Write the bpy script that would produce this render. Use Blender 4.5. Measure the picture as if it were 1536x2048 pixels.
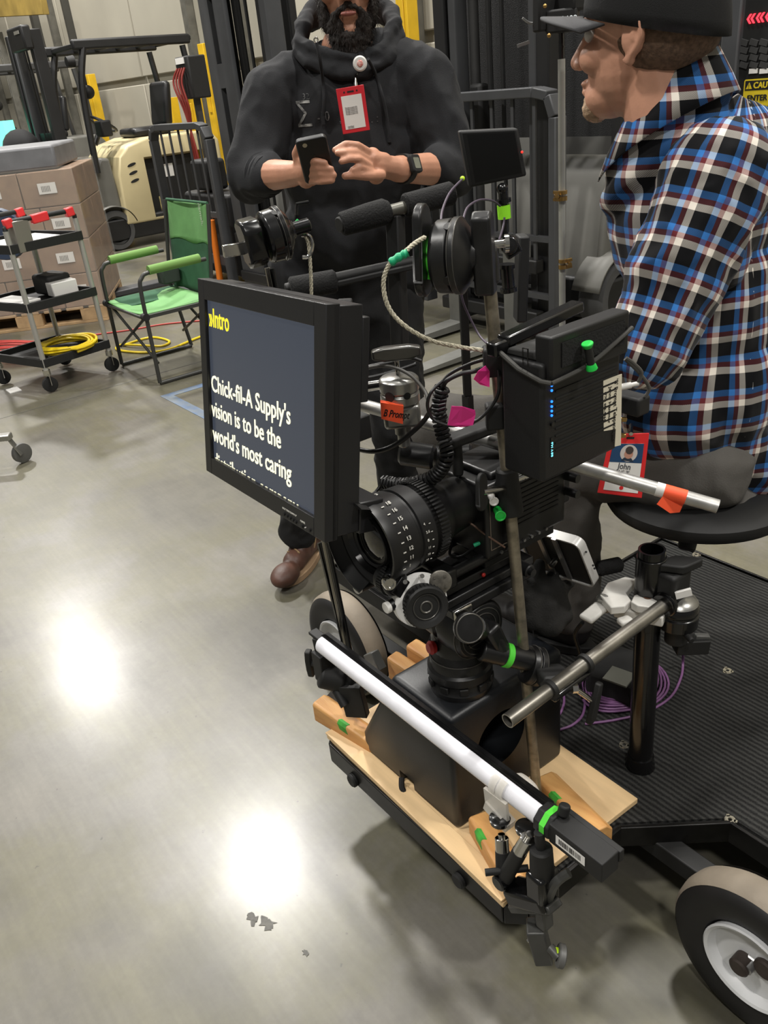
import bpy, bmesh, math, random
from mathutils import Vector, Matrix, noise
from mathutils.bvhtree import BVHTree
random.seed(7)
for _o in list(bpy.data.objects): bpy.data.objects.remove(_o)
S = bpy.context.scene
COL = S.collection
pi = math.pi

# ------------------------------------------------------------------ camera
FPX = 1660.0
CAMH = 1.5
_p, _r = math.radians(27.5), math.radians(6.0)
FH = Vector((-.8192, .5736, 0)); RH = Vector((.5736, .8192, 0)); ZZ = Vector((0, 0, 1))
CF = FH*math.cos(_p) - ZZ*math.sin(_p)
_U0 = FH*math.sin(_p) + ZZ*math.cos(_p)
CR = RH*math.cos(_r) - _U0*math.sin(_r)
CU = RH*math.sin(_r) + _U0*math.cos(_r)
CP = Vector((0, 0, CAMH))
cd = bpy.data.cameras.new('camera')
cd.sensor_fit = 'VERTICAL'; cd.sensor_height = 36; cd.lens = 36*FPX/2048; cd.clip_end = 200; cd.clip_start = .02
cam = bpy.data.objects.new('camera', cd); COL.objects.link(cam)
cam.matrix_world = Matrix(((CR.x, CU.x, -CF.x, CP.x), (CR.y, CU.y, -CF.y, CP.y), (CR.z, CU.z, -CF.z, CP.z), (0, 0, 0, 1)))
S.camera = cam

# ------------------------------------------------------------------ world, lights, exposure
S.view_settings.view_transform = 'Standard'; S.view_settings.look = 'None'
S.view_settings.gamma = 1; S.view_settings.use_curve_mapping = False
S.view_settings.exposure = 0.0
wd = bpy.data.worlds.new('world'); S.world = wd; wd.use_nodes = True
bg = wd.node_tree.nodes['Background']
bg.inputs[0].default_value = (.80, .785, .73, 1); bg.inputs[1].default_value = .20
for k, (lx, ly, w) in enumerate([(-8.75, 3.2, 900), (-15.5, 2.85, 1000), (-2.3, 3.4, 560), (4.2, 3.4, 520), (-9.3, -3.2, 560), (-2.7, -3.2, 420), (3.8, -3.2, 400)]):
    ld = bpy.data.lights.new('high_bay_lamp', 'AREA'); ld.shape = 'DISK'; ld.size = .8
    ld.energy = w; ld.color = (1, .97, .92)
    lo = bpy.data.objects.new('high_bay_lamp', ld); COL.objects.link(lo); lo.location = (lx, ly, 9)

# ------------------------------------------------------------------ helpers
def ray(x, y): return CF*FPX + CR*(x-768) - CU*(y-1024)
def pZ(x, y, z=0.):
    d = ray(x, y); return CP + d*((z-CAMH)/d.z)
def pB(x, y, b):
    d = ray(x, y); return CP + d*(b/d.y)
def pA(x, y, a):
    d = ray(x, y); return CP + d*(a/d.x)
def pY(x, y, Y):
    d = ray(x, y); return CP + d*(Y/d.dot(FH))
def cw(x, y, z): return RH*x + FH*y + ZZ*z          # viewer-aligned floor axes (x right, y ahead)
OX, OY = -1.283, .666
def q(u, v, z): return Vector((OX+u, OY+v, z))      # dolly axes
X, Y, Z = Vector((1, 0, 0)), Vector((0, 1, 0)), Vector((0, 0, 1))

def lin(c):
    return tuple((x/255/12.92 if x/255 <= .04045 else ((x/255+.055)/1.055)**2.4) for x in c)
MATS = {}
def mat(name, c, rough=.5, metal=0., var=0., vs=8., bump=0., bs=60., emis=0., ecol=None, trans=0., coat=0., c2=None, spec=.5, alpha=1., stretch=None, sheen=0.):
    if name in MATS: return MATS[name]
    m = bpy.data.materials.new(name); m.use_nodes = True; MATS[name] = m
    nt = m.node_tree; b = nt.nodes['Principled BSDF']; L = nt.links
    rgb = lin(c)
    if max(c) < 48: rgb = tuple(k*.55 for k in rgb)
    if c2 and max(c2) < 48: c2 = tuple(k*.75 for k in c2)
    b.inputs['Base Color'].default_value = (*rgb, 1); b.inputs['Roughness'].default_value = rough
    b.inputs['Metallic'].default_value = metal; b.inputs['Specular IOR Level'].default_value = spec
    b.inputs['Coat Weight'].default_value = coat; b.inputs['Transmission Weight'].default_value = trans
    b.inputs['Alpha'].default_value = alpha; b.inputs['Sheen Weight'].default_value = sheen
    tc = nt.nodes.new('ShaderNodeTexCoord')
    src = tc.outputs['Object']
    if stretch:
        mp = nt.nodes.new('ShaderNodeMapping'); mp.inputs['Scale'].default_value = stretch; L.new(src, mp.inputs[0]); src = mp.outputs[0]
    if var or c2:
        n = nt.nodes.new('ShaderNodeTexNoise'); n.inputs['Scale'].default_value = vs; n.inputs['Detail'].default_value = 6
        L.new(src, n.inputs['Vector'])
        r = nt.nodes.new('ShaderNodeValToRGB'); r.color_ramp.elements[0].position = .32; r.color_ramp.elements[1].position = .68
        d = lin(c2) if c2 else tuple(x*(1+var) for x in rgb)
        a_ = rgb if c2 else tuple(x*(1-var) for x in rgb)
        r.color_ramp.elements[0].color = (*a_, 1); r.color_ramp.elements[1].color = (*d, 1)
        L.new(n.outputs[0], r.inputs[0]); L.new(r.outputs[0], b.inputs['Base Color'])
    if bump:
        n2 = nt.nodes.new('ShaderNodeTexNoise'); n2.inputs['Scale'].default_value = bs; n2.inputs['Detail'].default_value = 4
        L.new(src, n2.inputs['Vector'])
        bp = nt.nodes.new('ShaderNodeBump'); bp.inputs['Strength'].default_value = bump; bp.inputs['Distance'].default_value = .004
        L.new(n2.outputs[0], bp.inputs['Height']); L.new(bp.outputs[0], b.inputs['Normal'])
    if emis:
        b.inputs['Emission Color'].default_value = (*lin(ecol or c), 1); b.inputs['Emission Strength'].default_value = emis
    return m

BLK = mat('black_anodised', (30, 30, 31), .38, .0, var=.25, vs=30)
BLKG = mat('black_gloss_paint', (22, 22, 23), .22, var=.2, vs=20, coat=.2)
BLKM = mat('black_matte_plastic', (30, 30, 30), .62, var=.15, vs=40)
RUB = mat('black_rubber', (26, 26, 26), .75, var=.3, vs=30)
FOAM = mat('black_foam', (28, 28, 28), .95, bump=.6, bs=260)
STEEL = mat('brushed_steel', (150, 146, 138), .34, .9, var=.25, vs=24, stretch=(1, 1, 1))
CHROME = mat('polished_chrome', (205, 203, 198), .14, 1., var=.06)
ALU = mat('aluminium_pipe', (176, 175, 172), .4, .75, var=.18, vs=40)
BRASS = mat('brass', (176, 142, 84), .3, .9, var=.15)
GRN = mat('green_tape', (84, 214, 60), .6, var=.08)
GRNP = mat('green_plastic', (30, 190, 70), .4)
GRNT = mat('teal_heatshrink', (20, 160, 110), .45)
PINK = mat('hot_pink_tape', (255, 60, 160), .6, var=.05)
ORG = mat('orange_tape', (255, 92, 50), .6, var=.05)
WHT = mat('white_plastic', (215, 213, 208), .45, var=.05)
CBL = mat('black_cable', (24, 24, 25), .42)
YEL = mat('yellow_paint', (214, 172, 30), .45, var=.12, vs=6)
DGRY = mat('dark_grey_paint', (58, 58, 58), .5, var=.15, vs=10)
GLASS = mat('lens_glass', (18, 16, 16), .04, coat=1.)

def frame(o, z, x=None):
    z = Vector(z).normalized()
    if x is None: x = Vector((1, 0, 0)) if abs(z.x) < .8 else Vector((0, 1, 0))
    x = Vector(x); x = (x - z*x.dot(z)).normalized(); y = z.cross(x)
    o = Vector(o)
    return Matrix(((x.x, y.x, z.x, o.x), (x.y, y.y, z.y, o.y), (x.z, y.z, z.z, o.z), (0, 0, 0, 1)))

class MB:
    def __init__(s): s.bm = bmesh.new()
    def _f(s, vs):
        try: return s.bm.faces.new(vs)
        except ValueError: return None
    def loft(s, rings, closed=True, caps=True):
        R = [[s.bm.verts.new(p) for p in r] for r in rings]
        for a, b in zip(R, R[1:]):
            n = len(a)
            for i in range(n if closed else n-1):
                j = (i+1) % n; s._f((a[i], a[j], b[j], b[i]))
        if caps and closed:
            if len(R[0]) > 2: s._f(R[0][::-1]); s._f(R[-1])
        return s
    def box(s, c, sz, M=None):
        c = Vector(c); x, y, z = [k/2 for k in sz]
        pts = [Vector(p) for p in ((-x, -y), (x, -y), (x, y), (-x, y)) for p in ((p[0], p[1], -z),)]
        top = [p + Vector((0, 0, 2*z)) for p in pts]
        if M is not None: f = lambda p: (M @ p) + c
        else: f = lambda p: p + c
        return s.loft([[f(p) for p in pts], [f(p) for p in top]])
    def bar(s, p0, p1, w, h, up=(0, 0, 1)):
        p0, p1 = Vector(p0), Vector(p1); F = frame(p0, p1-p0, Vector(up).cross(p1-p0) if Vector(up).cross(p1-p0).length > 1e-6 else None)
        L = (p1-p0).length
        r = [Vector((-w/2, -h/2, 0)), Vector((w/2, -h/2, 0)), Vector((w/2, h/2, 0)), Vector((-w/2, h/2, 0))]
        return s.loft([[F @ k for k in r], [F @ (k+Vector((0, 0, L))) for k in r]])
    def lathe(s, o, ax, prof, n=20, x=None, caps=True, a0=0., a1=2*pi):
        F = frame(o, ax, x); rings = []
        full = abs(a1-a0-2*pi) < 1e-6
        m = n if full else n+1
        for hh, rr in prof:
            rr = max(rr, 1e-5)
            rings.append([F @ Vector((rr*math.cos(a0+(a1-a0)*k/n), rr*math.sin(a0+(a1-a0)*k/n), hh)) for k in range(m)])
        return s.loft(rings, closed=full, caps=caps)
    def cyl(s, p0, p1, r, r2=None, n=16, ch=0.):
        p0, p1 = Vector(p0), Vector(p1); L = (p1-p0).length; r2 = r if r2 is None else r2
        if ch: pr_ = [(0, r-ch), (ch, r), (L-ch, r2), (L, r2-ch)]
        else: pr_ = [(0, r), (L, r2)]
        return s.lathe(p0, p1-p0, pr_, n)
    def pipe(s, p0, p1, r, w=.002, n=18):
        L = (Vector(p1)-Vector(p0)).length
        return s.lathe(p0, Vector(p1)-Vector(p0), [(0, r-w), (0, r), (L, r), (L, r-w), (0, r-w)], n, caps=False)
    def tube(s, pts, r, n=8, closed=False, caps=True):
        pts = [Vector(p) for p in pts]; N = len(pts); rings = []; prev = None
        for i, p in enumerate(pts):
            if closed: t = pts[(i+1) % N]-pts[i-1]
            else: t = pts[min(i+1, N-1)]-pts[max(i-1, 0)]
            if t.length < 1e-9: t = Vector((0, 0, 1))
            t.normalize()
            if prev is None: x = t.orthogonal().normalized()
            else:
                x = prev - t*prev.dot(t)
                x = x.normalized() if x.length > 1e-6 else t.orthogonal().normalized()
            prev = x; y = t.cross(x); rr = r[i] if isinstance(r, (list, tuple)) else r
            rings.append([p + (x*math.cos(2*pi*k/n)+y*math.sin(2*pi*k/n))*rr for k in range(n)])
        if closed: rings.append(rings[0])
        return s.loft(rings, caps=caps and not closed)
    def prism(s, poly, F, d0, d1):
        return s.loft([[F @ Vector((a, b, d0)) for a, b in poly], [F @ Vector((a, b, d1)) for a, b in poly]])
    def sph(s, c, r, M=None, n=14, m=9):
        c = Vector(c); r = (r, r, r) if not isinstance(r, (tuple, list)) else r
        rings = []
        for j in range(m+1):
            th = pi*j/m; sn = max(math.sin(th), 1e-4)
            row = []
            for k in range(n):
                p = Vector((r[0]*sn*math.cos(2*pi*k/n), r[1]*sn*math.sin(2*pi*k/n), -r[2]*math.cos(th)))
                row.append((M @ p if M is not None else p) + c)
            rings.append(row)
        return s.loft(rings)
    def torus(s, c, ax, R, r, n=32, m=8, x=None):
        F = frame(c, ax, x)
        return s.tube([F @ Vector((R*math.cos(2*pi*k/n), R*math.sin(2*pi*k/n), 0)) for k in range(n)], r, m, closed=True)
    def capsule(s, p0, p1, r0, r1, n=14):
        p0, p1 = Vector(p0), Vector(p1); L = max((p1-p0).length, 1e-4)
        pr_ = [(-r0*math.cos(a), r0*math.sin(a)) for a in [k*pi/2/5 for k in range(0, 6)]] + \
              [(L+r1*math.sin(a), r1*math.cos(a)) for a in [k*pi/2/5 for k in range(0, 6)]]
        return s.lathe(p0, (p1-p0) if (p1-p0).length > 1e-5 else Vector((0, 0, 1)), pr_, n)
    def build(s, name, m, parent=None, bev=0., smooth=True, ang=38, seg=2, recalc=True):
        if recalc: bmesh.ops.recalc_face_normals(s.bm, faces=s.bm.faces)
        off = root_loc(parent)
        if off is not None: bmesh.ops.translate(s.bm, verts=s.bm.verts, vec=-off)
        me = bpy.data.meshes.new(name); s.bm.to_mesh(me); s.bm.free()
        return link(name, me, m, parent, bev, smooth, ang, seg)
def root_loc(p):
    if p is None: return None
    while p.parent: p = p.parent
    return Vector(p.location)
def link(name, me, m, parent=None, bev=0., smooth=True, ang=38, seg=2):
    if smooth and len(me.polygons):
        me.polygons.foreach_set('use_smooth', [True]*len(me.polygons)); me.set_sharp_from_angle(angle=math.radians(ang))
    o = bpy.data.objects.new(name, me); COL.objects.link(o)
    if m and not me.materials: me.materials.append(m)
    if parent: o.parent = parent
    if bev:
        b = o.modifiers.new('bevel', 'BEVEL'); b.width = bev; b.segments = seg; b.limit_method = 'ANGLE'; b.angle_limit = math.radians(35)
    return o
def tag(o, label, cat=None, group=None, kind=None):
    if label: o['label'] = label
    if cat: o['category'] = cat
    if group: o['group'] = group
    if kind: o['kind'] = kind
    return o
def thing(name, label, cat, loc, group=None):
    o = bpy.data.objects.new(name, None); o.empty_display_size = .05; COL.objects.link(o); o.location = loc
    return tag(o, label, cat, group)
def struct(o, label=None):
    o['kind'] = 'structure'
    if label: o['label'] = label
    return o
def bez(pts, n=12, closed=False):
    """Catmull-Rom through points"""
    P = [Vector(p) for p in pts]; out = []; N = len(P)
    rng = range(N) if closed else range(N-1)
    for i in rng:
        if closed: a, b, c, d = P[i-1], P[i], P[(i+1) % N], P[(i+2) % N]
        else: a, b, c, d = P[max(i-1, 0)], P[i], P[i+1], P[min(i+2, N-1)]
        for k in range(n):
            t = k/n
            out.append(.5*((2*b)+(-a+c)*t+(2*a-5*b+4*c-d)*t*t+(-a+3*b-3*c+d)*t**3))
    if not closed: out.append(P[-1])
    return out
def text(name, s, F, size, m, parent=None, bold=0., sx=1., depth=.0004, clip=None, align='LEFT', shear=0., conform=None):
    """flat lettering built in the XY plane of frame F"""
    cu = bpy.data.curves.new(name, 'FONT'); cu.body = s; cu.size = size; cu.extrude = depth; cu.align_x = align; cu.shear = shear; cu.resolution_u = 3
    o = bpy.data.objects.new(name, cu); COL.objects.link(o)
    dg = bpy.context.evaluated_depsgraph_get(); dg.update()
    me = bpy.data.meshes.new_from_object(o.evaluated_get(dg)); bpy.data.objects.remove(o)
    bm = bmesh.new()
    for k in (range(5) if bold else (0,)):
        n0 = len(bm.verts); bm.from_mesh(me); bm.verts.ensure_lookup_table()
        dx, dy, dz = ((0, 0, 0), (1, 0, .1), (-1, 0, .05), (.5, .6, .15), (-.5, -.6, .2))[k]
        for v in bm.verts[n0:]: v.co = Vector((v.co.x*sx+dx*bold, v.co.y+dy*bold, v.co.z+dz*bold))
    bpy.data.meshes.remove(me)
    if clip is not None:
        bmesh.ops.bisect_plane(bm, geom=bm.verts[:]+bm.edges[:]+bm.faces[:], plane_co=(0, clip, 0), plane_no=(0, -1, 0), clear_outer=True)
    if conform: bmesh.ops.subdivide_edges(bm, edges=[e for e in bm.edges if e.calc_length() > size*.3], cuts=2)
    bmesh.ops.transform(bm, matrix=F, verts=bm.verts)
    if conform:
        bvh, dr = conform
        for v in bm.verts:
            h = bvh.ray_cast(v.co - dr*.5, dr)
            if h[0]: v.co = h[0] - dr*.0015
    b = MB(); b.bm.free(); b.bm = bm
    o = b.build(name, m, parent, smooth=False, recalc=False); o['kind'] = 'lettering'
    del o['kind']; return o
def fromprims(name, prims, vox, m, parent=None, smooth=6, disp=None, sub=0):
    """one continuous surface grown round overlapping limbs"""
    b = MB()
    for p in prims:
        if p[0] == 'c': b.capsule(p[1], p[2], p[3], p[4])
        elif p[0] == 'e': b.sph(p[1], p[2], p[3] if len(p) > 3 else None, 20, 12)
        elif p[0] == 'b': b.box(p[1], p[2], p[3] if len(p) > 3 else None)
        elif p[0] == 'f': p[1](b)
    bmesh.ops.recalc_face_normals(b.bm, faces=b.bm.faces)
    me = bpy.data.meshes.new('tmp'); b.bm.to_mesh(me); b.bm.free()
    o = bpy.data.objects.new('tmp', me); COL.objects.link(o)
    r = o.modifiers.new('r', 'REMESH'); r.mode = 'VOXEL'; r.voxel_size = vox
    s = o.modifiers.new('s', 'SMOOTH'); s.factor = .5; s.iterations = smooth
    dg = bpy.context.evaluated_depsgraph_get(); dg.update()
    me2 = bpy.data.meshes.new_from_object(o.evaluated_get(dg)); bpy.data.objects.remove(o); bpy.data.meshes.remove(me)
    bm = bmesh.new(); bm.from_mesh(me2); bpy.data.meshes.remove(me2)
    bm.normal_update()
    if disp:
        for v, d in [(v, disp(v.co, v.normal)) for v in bm.verts]: v.co = v.co + d
    bb = MB(); bb.bm.free(); bb.bm = bm
    return bb.build(name, m, parent, ang=80, recalc=False)
def bvh_of(o):
    off = root_loc(o) if o.parent else Vector(o.location)
    me = o.data
    return BVHTree.FromPolygons([v.co+off for v in me.vertices], [p.vertices[:] for p in me.polygons])
# ------------------------------------------------------------------ floor
def floor_mat():
    m = bpy.data.materials.new('polished_concrete'); m.use_nodes = True
    nt = m.node_tree; N = nt.nodes; L = nt.links; b = N['Principled BSDF']
    tc = N.new('ShaderNodeTexCoord')
    def noise_(sc, det=6, rough=.6):
        n = N.new('ShaderNodeTexNoise'); n.inputs['Scale'].default_value = sc; n.inputs['Detail'].default_value = det; n.inputs['Roughness'].default_value = rough
        L.new(tc.outputs['Object'], n.inputs['Vector']); return n
    def ramp(src, stops):
        r = N.new('ShaderNodeValToRGB'); e = r.color_ramp.elements
        e[0].position, e[0].color = stops[0][0], (*stops[0][1], 1); e[1].position, e[1].color = stops[-1][0], (*stops[-1][1], 1)
        for p_, c_ in stops[1:-1]:
            k = e.new(p_); k.color = (*c_, 1)
        L.new(src, r.inputs[0]); return r
    def mix(a, b_, fac, mode='MIX'):
        x = N.new('ShaderNodeMix'); x.data_type = 'RGBA'; x.blend_type = mode
        for s_, t in ((a, 6), (b_, 7), (fac, 0)):
            if hasattr(s_, 'links') or hasattr(s_, 'is_linked'): L.new(s_, x.inputs[t])
            else: x.inputs[t].default_value = s_ if t == 0 else (*s_, 1)
        return x.outputs[2]
    big = noise_(1.3, 7, .62); med = noise_(5, 8, .65); fine = noise_(70, 4)
    base = ramp(big.outputs[0], [(.30, lin((76, 74, 67))), (.42, lin((96, 93, 85))), (.52, lin((98, 95, 79))), (.60, lin((104, 101, 94))), (.72, lin((110, 106, 98)))])
    mm = ramp(med.outputs[0], [(.3, (.78, .78, .78)), (.6, (1.06, 1.06, 1.05))])
    c = mix(base.outputs[0], mm.outputs[0], .8, 'MULTIPLY')
    ff = ramp(fine.outputs[0], [(.35, (.92, .92, .92)), (.65, (1.04, 1.04, 1.04))])
    c = mix(c, ff.outputs[0], .7, 'MULTIPLY')
    sp = ramp(noise_(42, 3, .45).outputs[0], [(.735, (0, 0, 0)), (.76, (.7, .7, .7))])
    c = mix(c, lin((62, 60, 55)), sp.outputs[0])
    st = N.new('ShaderNodeMapping'); st.inputs['Scale'].default_value = (3, 40, 1); st.inputs['Rotation'].default_value = (0, 0, .5); L.new(tc.outputs['Object'], st.inputs[0])
    sn_ = N.new('ShaderNodeTexNoise'); sn_.inputs['Scale'].default_value = 1.6; sn_.inputs['Detail'].default_value = 5; L.new(st.outputs[0], sn_.inputs['Vector'])
    s2_ = ramp(sn_.outputs[0], [(.40, (.90, .90, .90)), (.62, (1.05, 1.05, 1.05))])
    c = mix(c, s2_.outputs[0], .6, 'MULTIPLY')
    L.new(c, b.inputs['Base Color'])
    rr = ramp(noise_(3.5, 6).outputs[0], [(.3, (.34,)*3), (.7, (.42,)*3)])
    L.new(rr.outputs[0], b.inputs['Roughness'])
    b.inputs['Specular IOR Level'].default_value = .5; b.inputs['Coat Weight'].default_value = .26; b.inputs['Coat Roughness'].default_value = .20
    bp = N.new('ShaderNodeBump'); bp.inputs['Strength'].default_value = .12; bp.inputs['Distance'].default_value = .003
    L.new(noise_(9, 4).outputs[0], bp.inputs['Height']); L.new(bp.outputs[0], b.inputs['Normal'])
    return m
FLM = floor_mat()
b = MB(); b.box((-10, -2, -.1), (44, 26, .2)); fl = struct(b.build('floor', FLM, smooth=False))
JM = mat('joint_filler', (84, 82, 74), .6)
for k, xx in enumerate((-4.9, -9.8, -14.7)):
    b = MB(); b.box((xx, 1, .0005), (.012, 8.8, .001)); struct(b.build('floor_joint', JM, fl, smooth=False))
for k, yy in enumerate((-4.5,)):
    b = MB(); b.box((-8, yy, .0007), (20, .010, .001)); struct(b.build('floor_joint', JM, fl, smooth=False))
BLUE = mat('blue_floor_tape', (74, 96, 128), .6, c2=(104, 110, 112), vs=14)
b = MB(); b.box((-4.44, 2.35, .001), (.06, 1.4, .002)); b.box((-3.79, 1.68, .001), (1.24, .06, .002))
struct(b.build('floor_tape', BLUE, fl, smooth=False), 'worn blue tape corner stuck on the floor beside the green chair')
# dark scuff marks
SC = mat('scuff', (74, 72, 66), .5, var=.3, vs=60)
for k, (x, y, s_) in enumerate(((505, 1838, .02), (536, 1848, .025), (610, 1905, .01))):
    c = pZ(x, y, 0); b = MB(); random.seed(k+3)
    pts = [(c.x+math.cos(t)*s_*random.uniform(.35, 1.2), c.y+math.sin(t)*s_*random.uniform(.2, .8)) for t in [i*pi/8 for i in range(16)]]
    b.prism(pts, Matrix.Identity(4), .0004, .0009); struct(b.build('floor_scuff', SC, fl, smooth=False))

# ------------------------------------------------------------------ back wall
WB = 5.9
WM = mat('painted_concrete_wall', (158, 153, 139), .7, var=.10, vs=.7)
b = MB(); b.box((-13, WB+.15, 4.5), (40, .3, 9)); wall = struct(b.build('wall_back', WM, smooth=False))
b = MB(); b.box((-29, 0, 4.5), (.3, 12, 9)); struct(b.build('wall_left', WM, smooth=False))
# pre-cast panels stand proud of the wall with open joints between them
k = 0
for xx in (-27, -24.0, -21, -18, -15, -12, -9, -6, -3, 0):
    for zz, hh in ((.9, 1.7), (2.85, 2.0), (5.2, 2.5)):
        b = MB(); b.box((xx, WB-.03, zz), (2.95, .06, hh)); struct(b.build('wall_panel', WM, wall, bev=.012))
# tracks / conduits running up the wall
TR = mat('galvanised_conduit', (112, 110, 102), .45, .5, var=.2)
TR2 = mat('dark_conduit', (70, 69, 64), .5, .3)
for k, (xx, r, m_) in enumerate(((-21.0, .09, TR), (-17.6, .1, TR2), (-16.7, .07, TR), (-15.9, .05, TR2), (-11.5, .09, TR), (-11.0, .07, TR2), (-10.1, .05, TR), (-9.6, .06, TR), (-7.9, .08, TR2), (-6.9, .06, TR))):
    b = MB(); b.bar((xx, WB-.12, .3), (xx, WB-.12, 8.5), r*1.6, .12)
    o = b.build('wall_conduit', m_, bev=.01)
    tag(o, ['pale vertical track at the far left of the wall', 'dark vertical track left of the cream forklift roof', 'pale vertical track beside the dark one behind the left forklift mast', 'thin dark conduit on the wall above the left forklift mast', 'wide pale track on the wall above the cream forklift roof', 'dark track next to the wide pale one above the cream forklift', 'thin pale conduit above the rear of the cream forklift roof', 'pale conduit on the wall left of the tall black mast', 'dark track on the wall behind the tall black mast', 'thin pale conduit behind the standing man'][k], 'track')
b = MB(); b.bar(pB(-120, 22, 5.2), pB(88, 4, 5.2), .1, .34); tag(b.build('rack_beam', mat('dusty_yellow_beam', (150, 126, 62), .6, var=.25, vs=3), bev=.01), 'yellow overhead rack beam at the upper left corner of the hall', 'beam')
def onF(x, y, F):
    d = ray(x, y); n = F.col[2].xyz; o = F.translation
    P = CP + d*((o-CP).dot(n)/d.dot(n)); return (F.inverted() @ P)
def carve(o, cutters):
    """cut openings out of a built mesh, keeps it one mesh"""
    tmp = []
    for c in cutters:
        off = root_loc(o) if o.parent else None
        if off is not None: bmesh.ops.translate(c.bm, verts=c.bm.verts, vec=-off)
        bmesh.ops.recalc_face_normals(c.bm, faces=c.bm.faces)
        me = bpy.data.meshes.new('cut'); c.bm.to_mesh(me); c.bm.free()
        k = bpy.data.objects.new('cut', me); COL.objects.link(k)
        if off is not None: k.location = off
        tmp.append(k)
        md = o.modifiers.new('cut', 'BOOLEAN'); md.operation = 'DIFFERENCE'; md.object = k; md.solver = 'EXACT'
    dg = bpy.context.evaluated_depsgraph_get(); dg.update()
    me2 = bpy.data.meshes.new_from_object(o.evaluated_get(dg)); o.modifiers.clear(); o.data = me2
    for k in tmp: bpy.data.objects.remove(k)
    me2.polygons.foreach_set('use_smooth', [True]*len(me2.polygons)); me2.set_sharp_from_angle(angle=math.radians(30))
    return o

# ------------------------------------------------------------------ camera dolly
DZ = .20
def carpet_mat():
    m = bpy.data.materials.new('ribbed_black_carpet'); m.use_nodes = True
    nt = m.node_tree; N = nt.nodes; L = nt.links; b = N['Principled BSDF']
    tc = N.new('ShaderNodeTexCoord')
    n = N.new('ShaderNodeTexNoise'); n.inputs['Scale'].default_value = 9; n.inputs['Detail'].default_value = 8; L.new(tc.outputs['Object'], n.inputs['Vector'])
    n3 = N.new('ShaderNodeTexNoise'); n3.inputs['Scale'].default_value = 350; n3.inputs['Detail'].default_value = 3; L.new(tc.outputs['Object'], n3.inputs['Vector'])
    w = N.new('ShaderNodeTexWave'); w.bands_direction = 'Y'; w.inputs['Scale'].default_value = 26; w.inputs['Distortion'].default_value = 1.2; w.inputs['Detail'].default_value = 3; w.inputs['Detail Scale'].default_value = 3
    L.new(tc.outputs['Object'], w.inputs['Vector'])
    r = N.new('ShaderNodeValToRGB'); r.color_ramp.elements[0].color = (*lin((24, 24, 24)), 1); r.color_ramp.elements[1].color = (*lin((62, 62, 60)), 1)
    r.color_ramp.elements[0].position = .25; r.color_ramp.elements[1].position = .85
    mx = N.new('ShaderNodeMath'); mx.operation = 'MULTIPLY'; mx.inputs[1].default_value = .45; L.new(w.outputs['Fac'], mx.inputs[0])
    ad = N.new('ShaderNodeMath'); ad.operation = 'ADD'; L.new(mx.outputs[0], ad.inputs[0])
    m2 = N.new('ShaderNodeMath'); m2.operation = 'MULTIPLY'; m2.inputs[1].default_value = .5; L.new(n3.outputs[0], m2.inputs[0]); L.new(m2.outputs[0], ad.inputs[1])
    L.new(ad.outputs[0], r.inputs[0]); L.new(r.outputs[0], b.inputs['Base Color'])
    b.inputs['Roughness'].default_value = .95; b.inputs['Specular IOR Level'].default_value = .2
    bp = N.new('ShaderNodeBump'); bp.inputs['Strength'].default_value = .9; bp.inputs['Distance'].default_value = .006
    L.new(ad.outputs[0], bp.inputs['Height']); L.new(bp.outputs[0], b.inputs['Normal'])
    return m
dolly = thing('camera_dolly', 'low black camera dolly with ribbed black carpet deck and fat pneumatic tyres', 'dolly', q(.3, .6, 0))
deckpoly = [(0, .03), (.03, 0), (.57, 0), (.6, .03), (.6, .28), (.73, .44), (1.2, .44), (1.2, .85), (.73, .85), (.6, 1.0), (.6, 1.235), (0, 1.235), (0, 1.0), (-.13, .85), (-.6, .85), (-.6, .44), (-.13, .44), (0, .28)]
deckpoly = [(a, b_ if b_ <= .5 else b_) for a, b_ in deckpoly]
deckpoly[8:11] = [(1.2, 1.235)]
F0 = Matrix.Translation(Vector((OX, OY, 0)))
b = MB(); b.prism(deckpoly, F0, DZ-.03, DZ-.006); b.build('deck', BLKM, dolly, bev=.003)
ins = .012
def inset(poly, d):
    n = len(poly); out = []
    for i in range(n):
        a, b_, c = Vector(poly[i-1]), Vector(poly[i]), Vector(poly[(i+1) % n])
        e1 = (b_-a).normalized(); e2 = (c-b_).normalized(); n1 = Vector((-e1.y, e1.x)); n2 = Vector((-e2.y, e2.x))
        bis = n1+n2; bis = bis/max(bis.dot(n1), .3); out.append(tuple(b_+bis*d))
    return out
b = MB(); b.prism(inset(deckpoly, .012), F0, DZ-.008, DZ); cp = b.build('carpet', carpet_mat(), dolly)
# steel angle running round the deck edge
b = MB()
pts = [Vector((OX+a, OY+c, DZ-.022)) for a, c in deckpoly]
for i in range(len(pts)):
    b.bar(pts[i-1], pts[i], .008, .05)
b.build('edge_trim', mat('worn_black_steel', (34, 33, 32), .35, .5, var=.5, vs=26), dolly, bev=.002)
for vv in (.35, .95):
    b = MB(); b.bar(q(-.34, vv, .14), q(.90, vv, .14), .04, .04); b.cyl(q(-.335, vv, .15), q(-.335, .30 if vv < .5 else 1.14, .15), .014); b.cyl(q(.893, vv, .15), q(.893, .26 if vv < .5 else 1.14, .15), .014); b.build("axle_beam", BLKM, dolly, bev=.003)
for uu in (.12, .46):
    b = MB(); b.cyl(q(uu, -.002, .165), q(uu, -.014, .165), .016, n=14, ch=.003); b.build('edge_bolt', BLKM, dolly)
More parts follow.
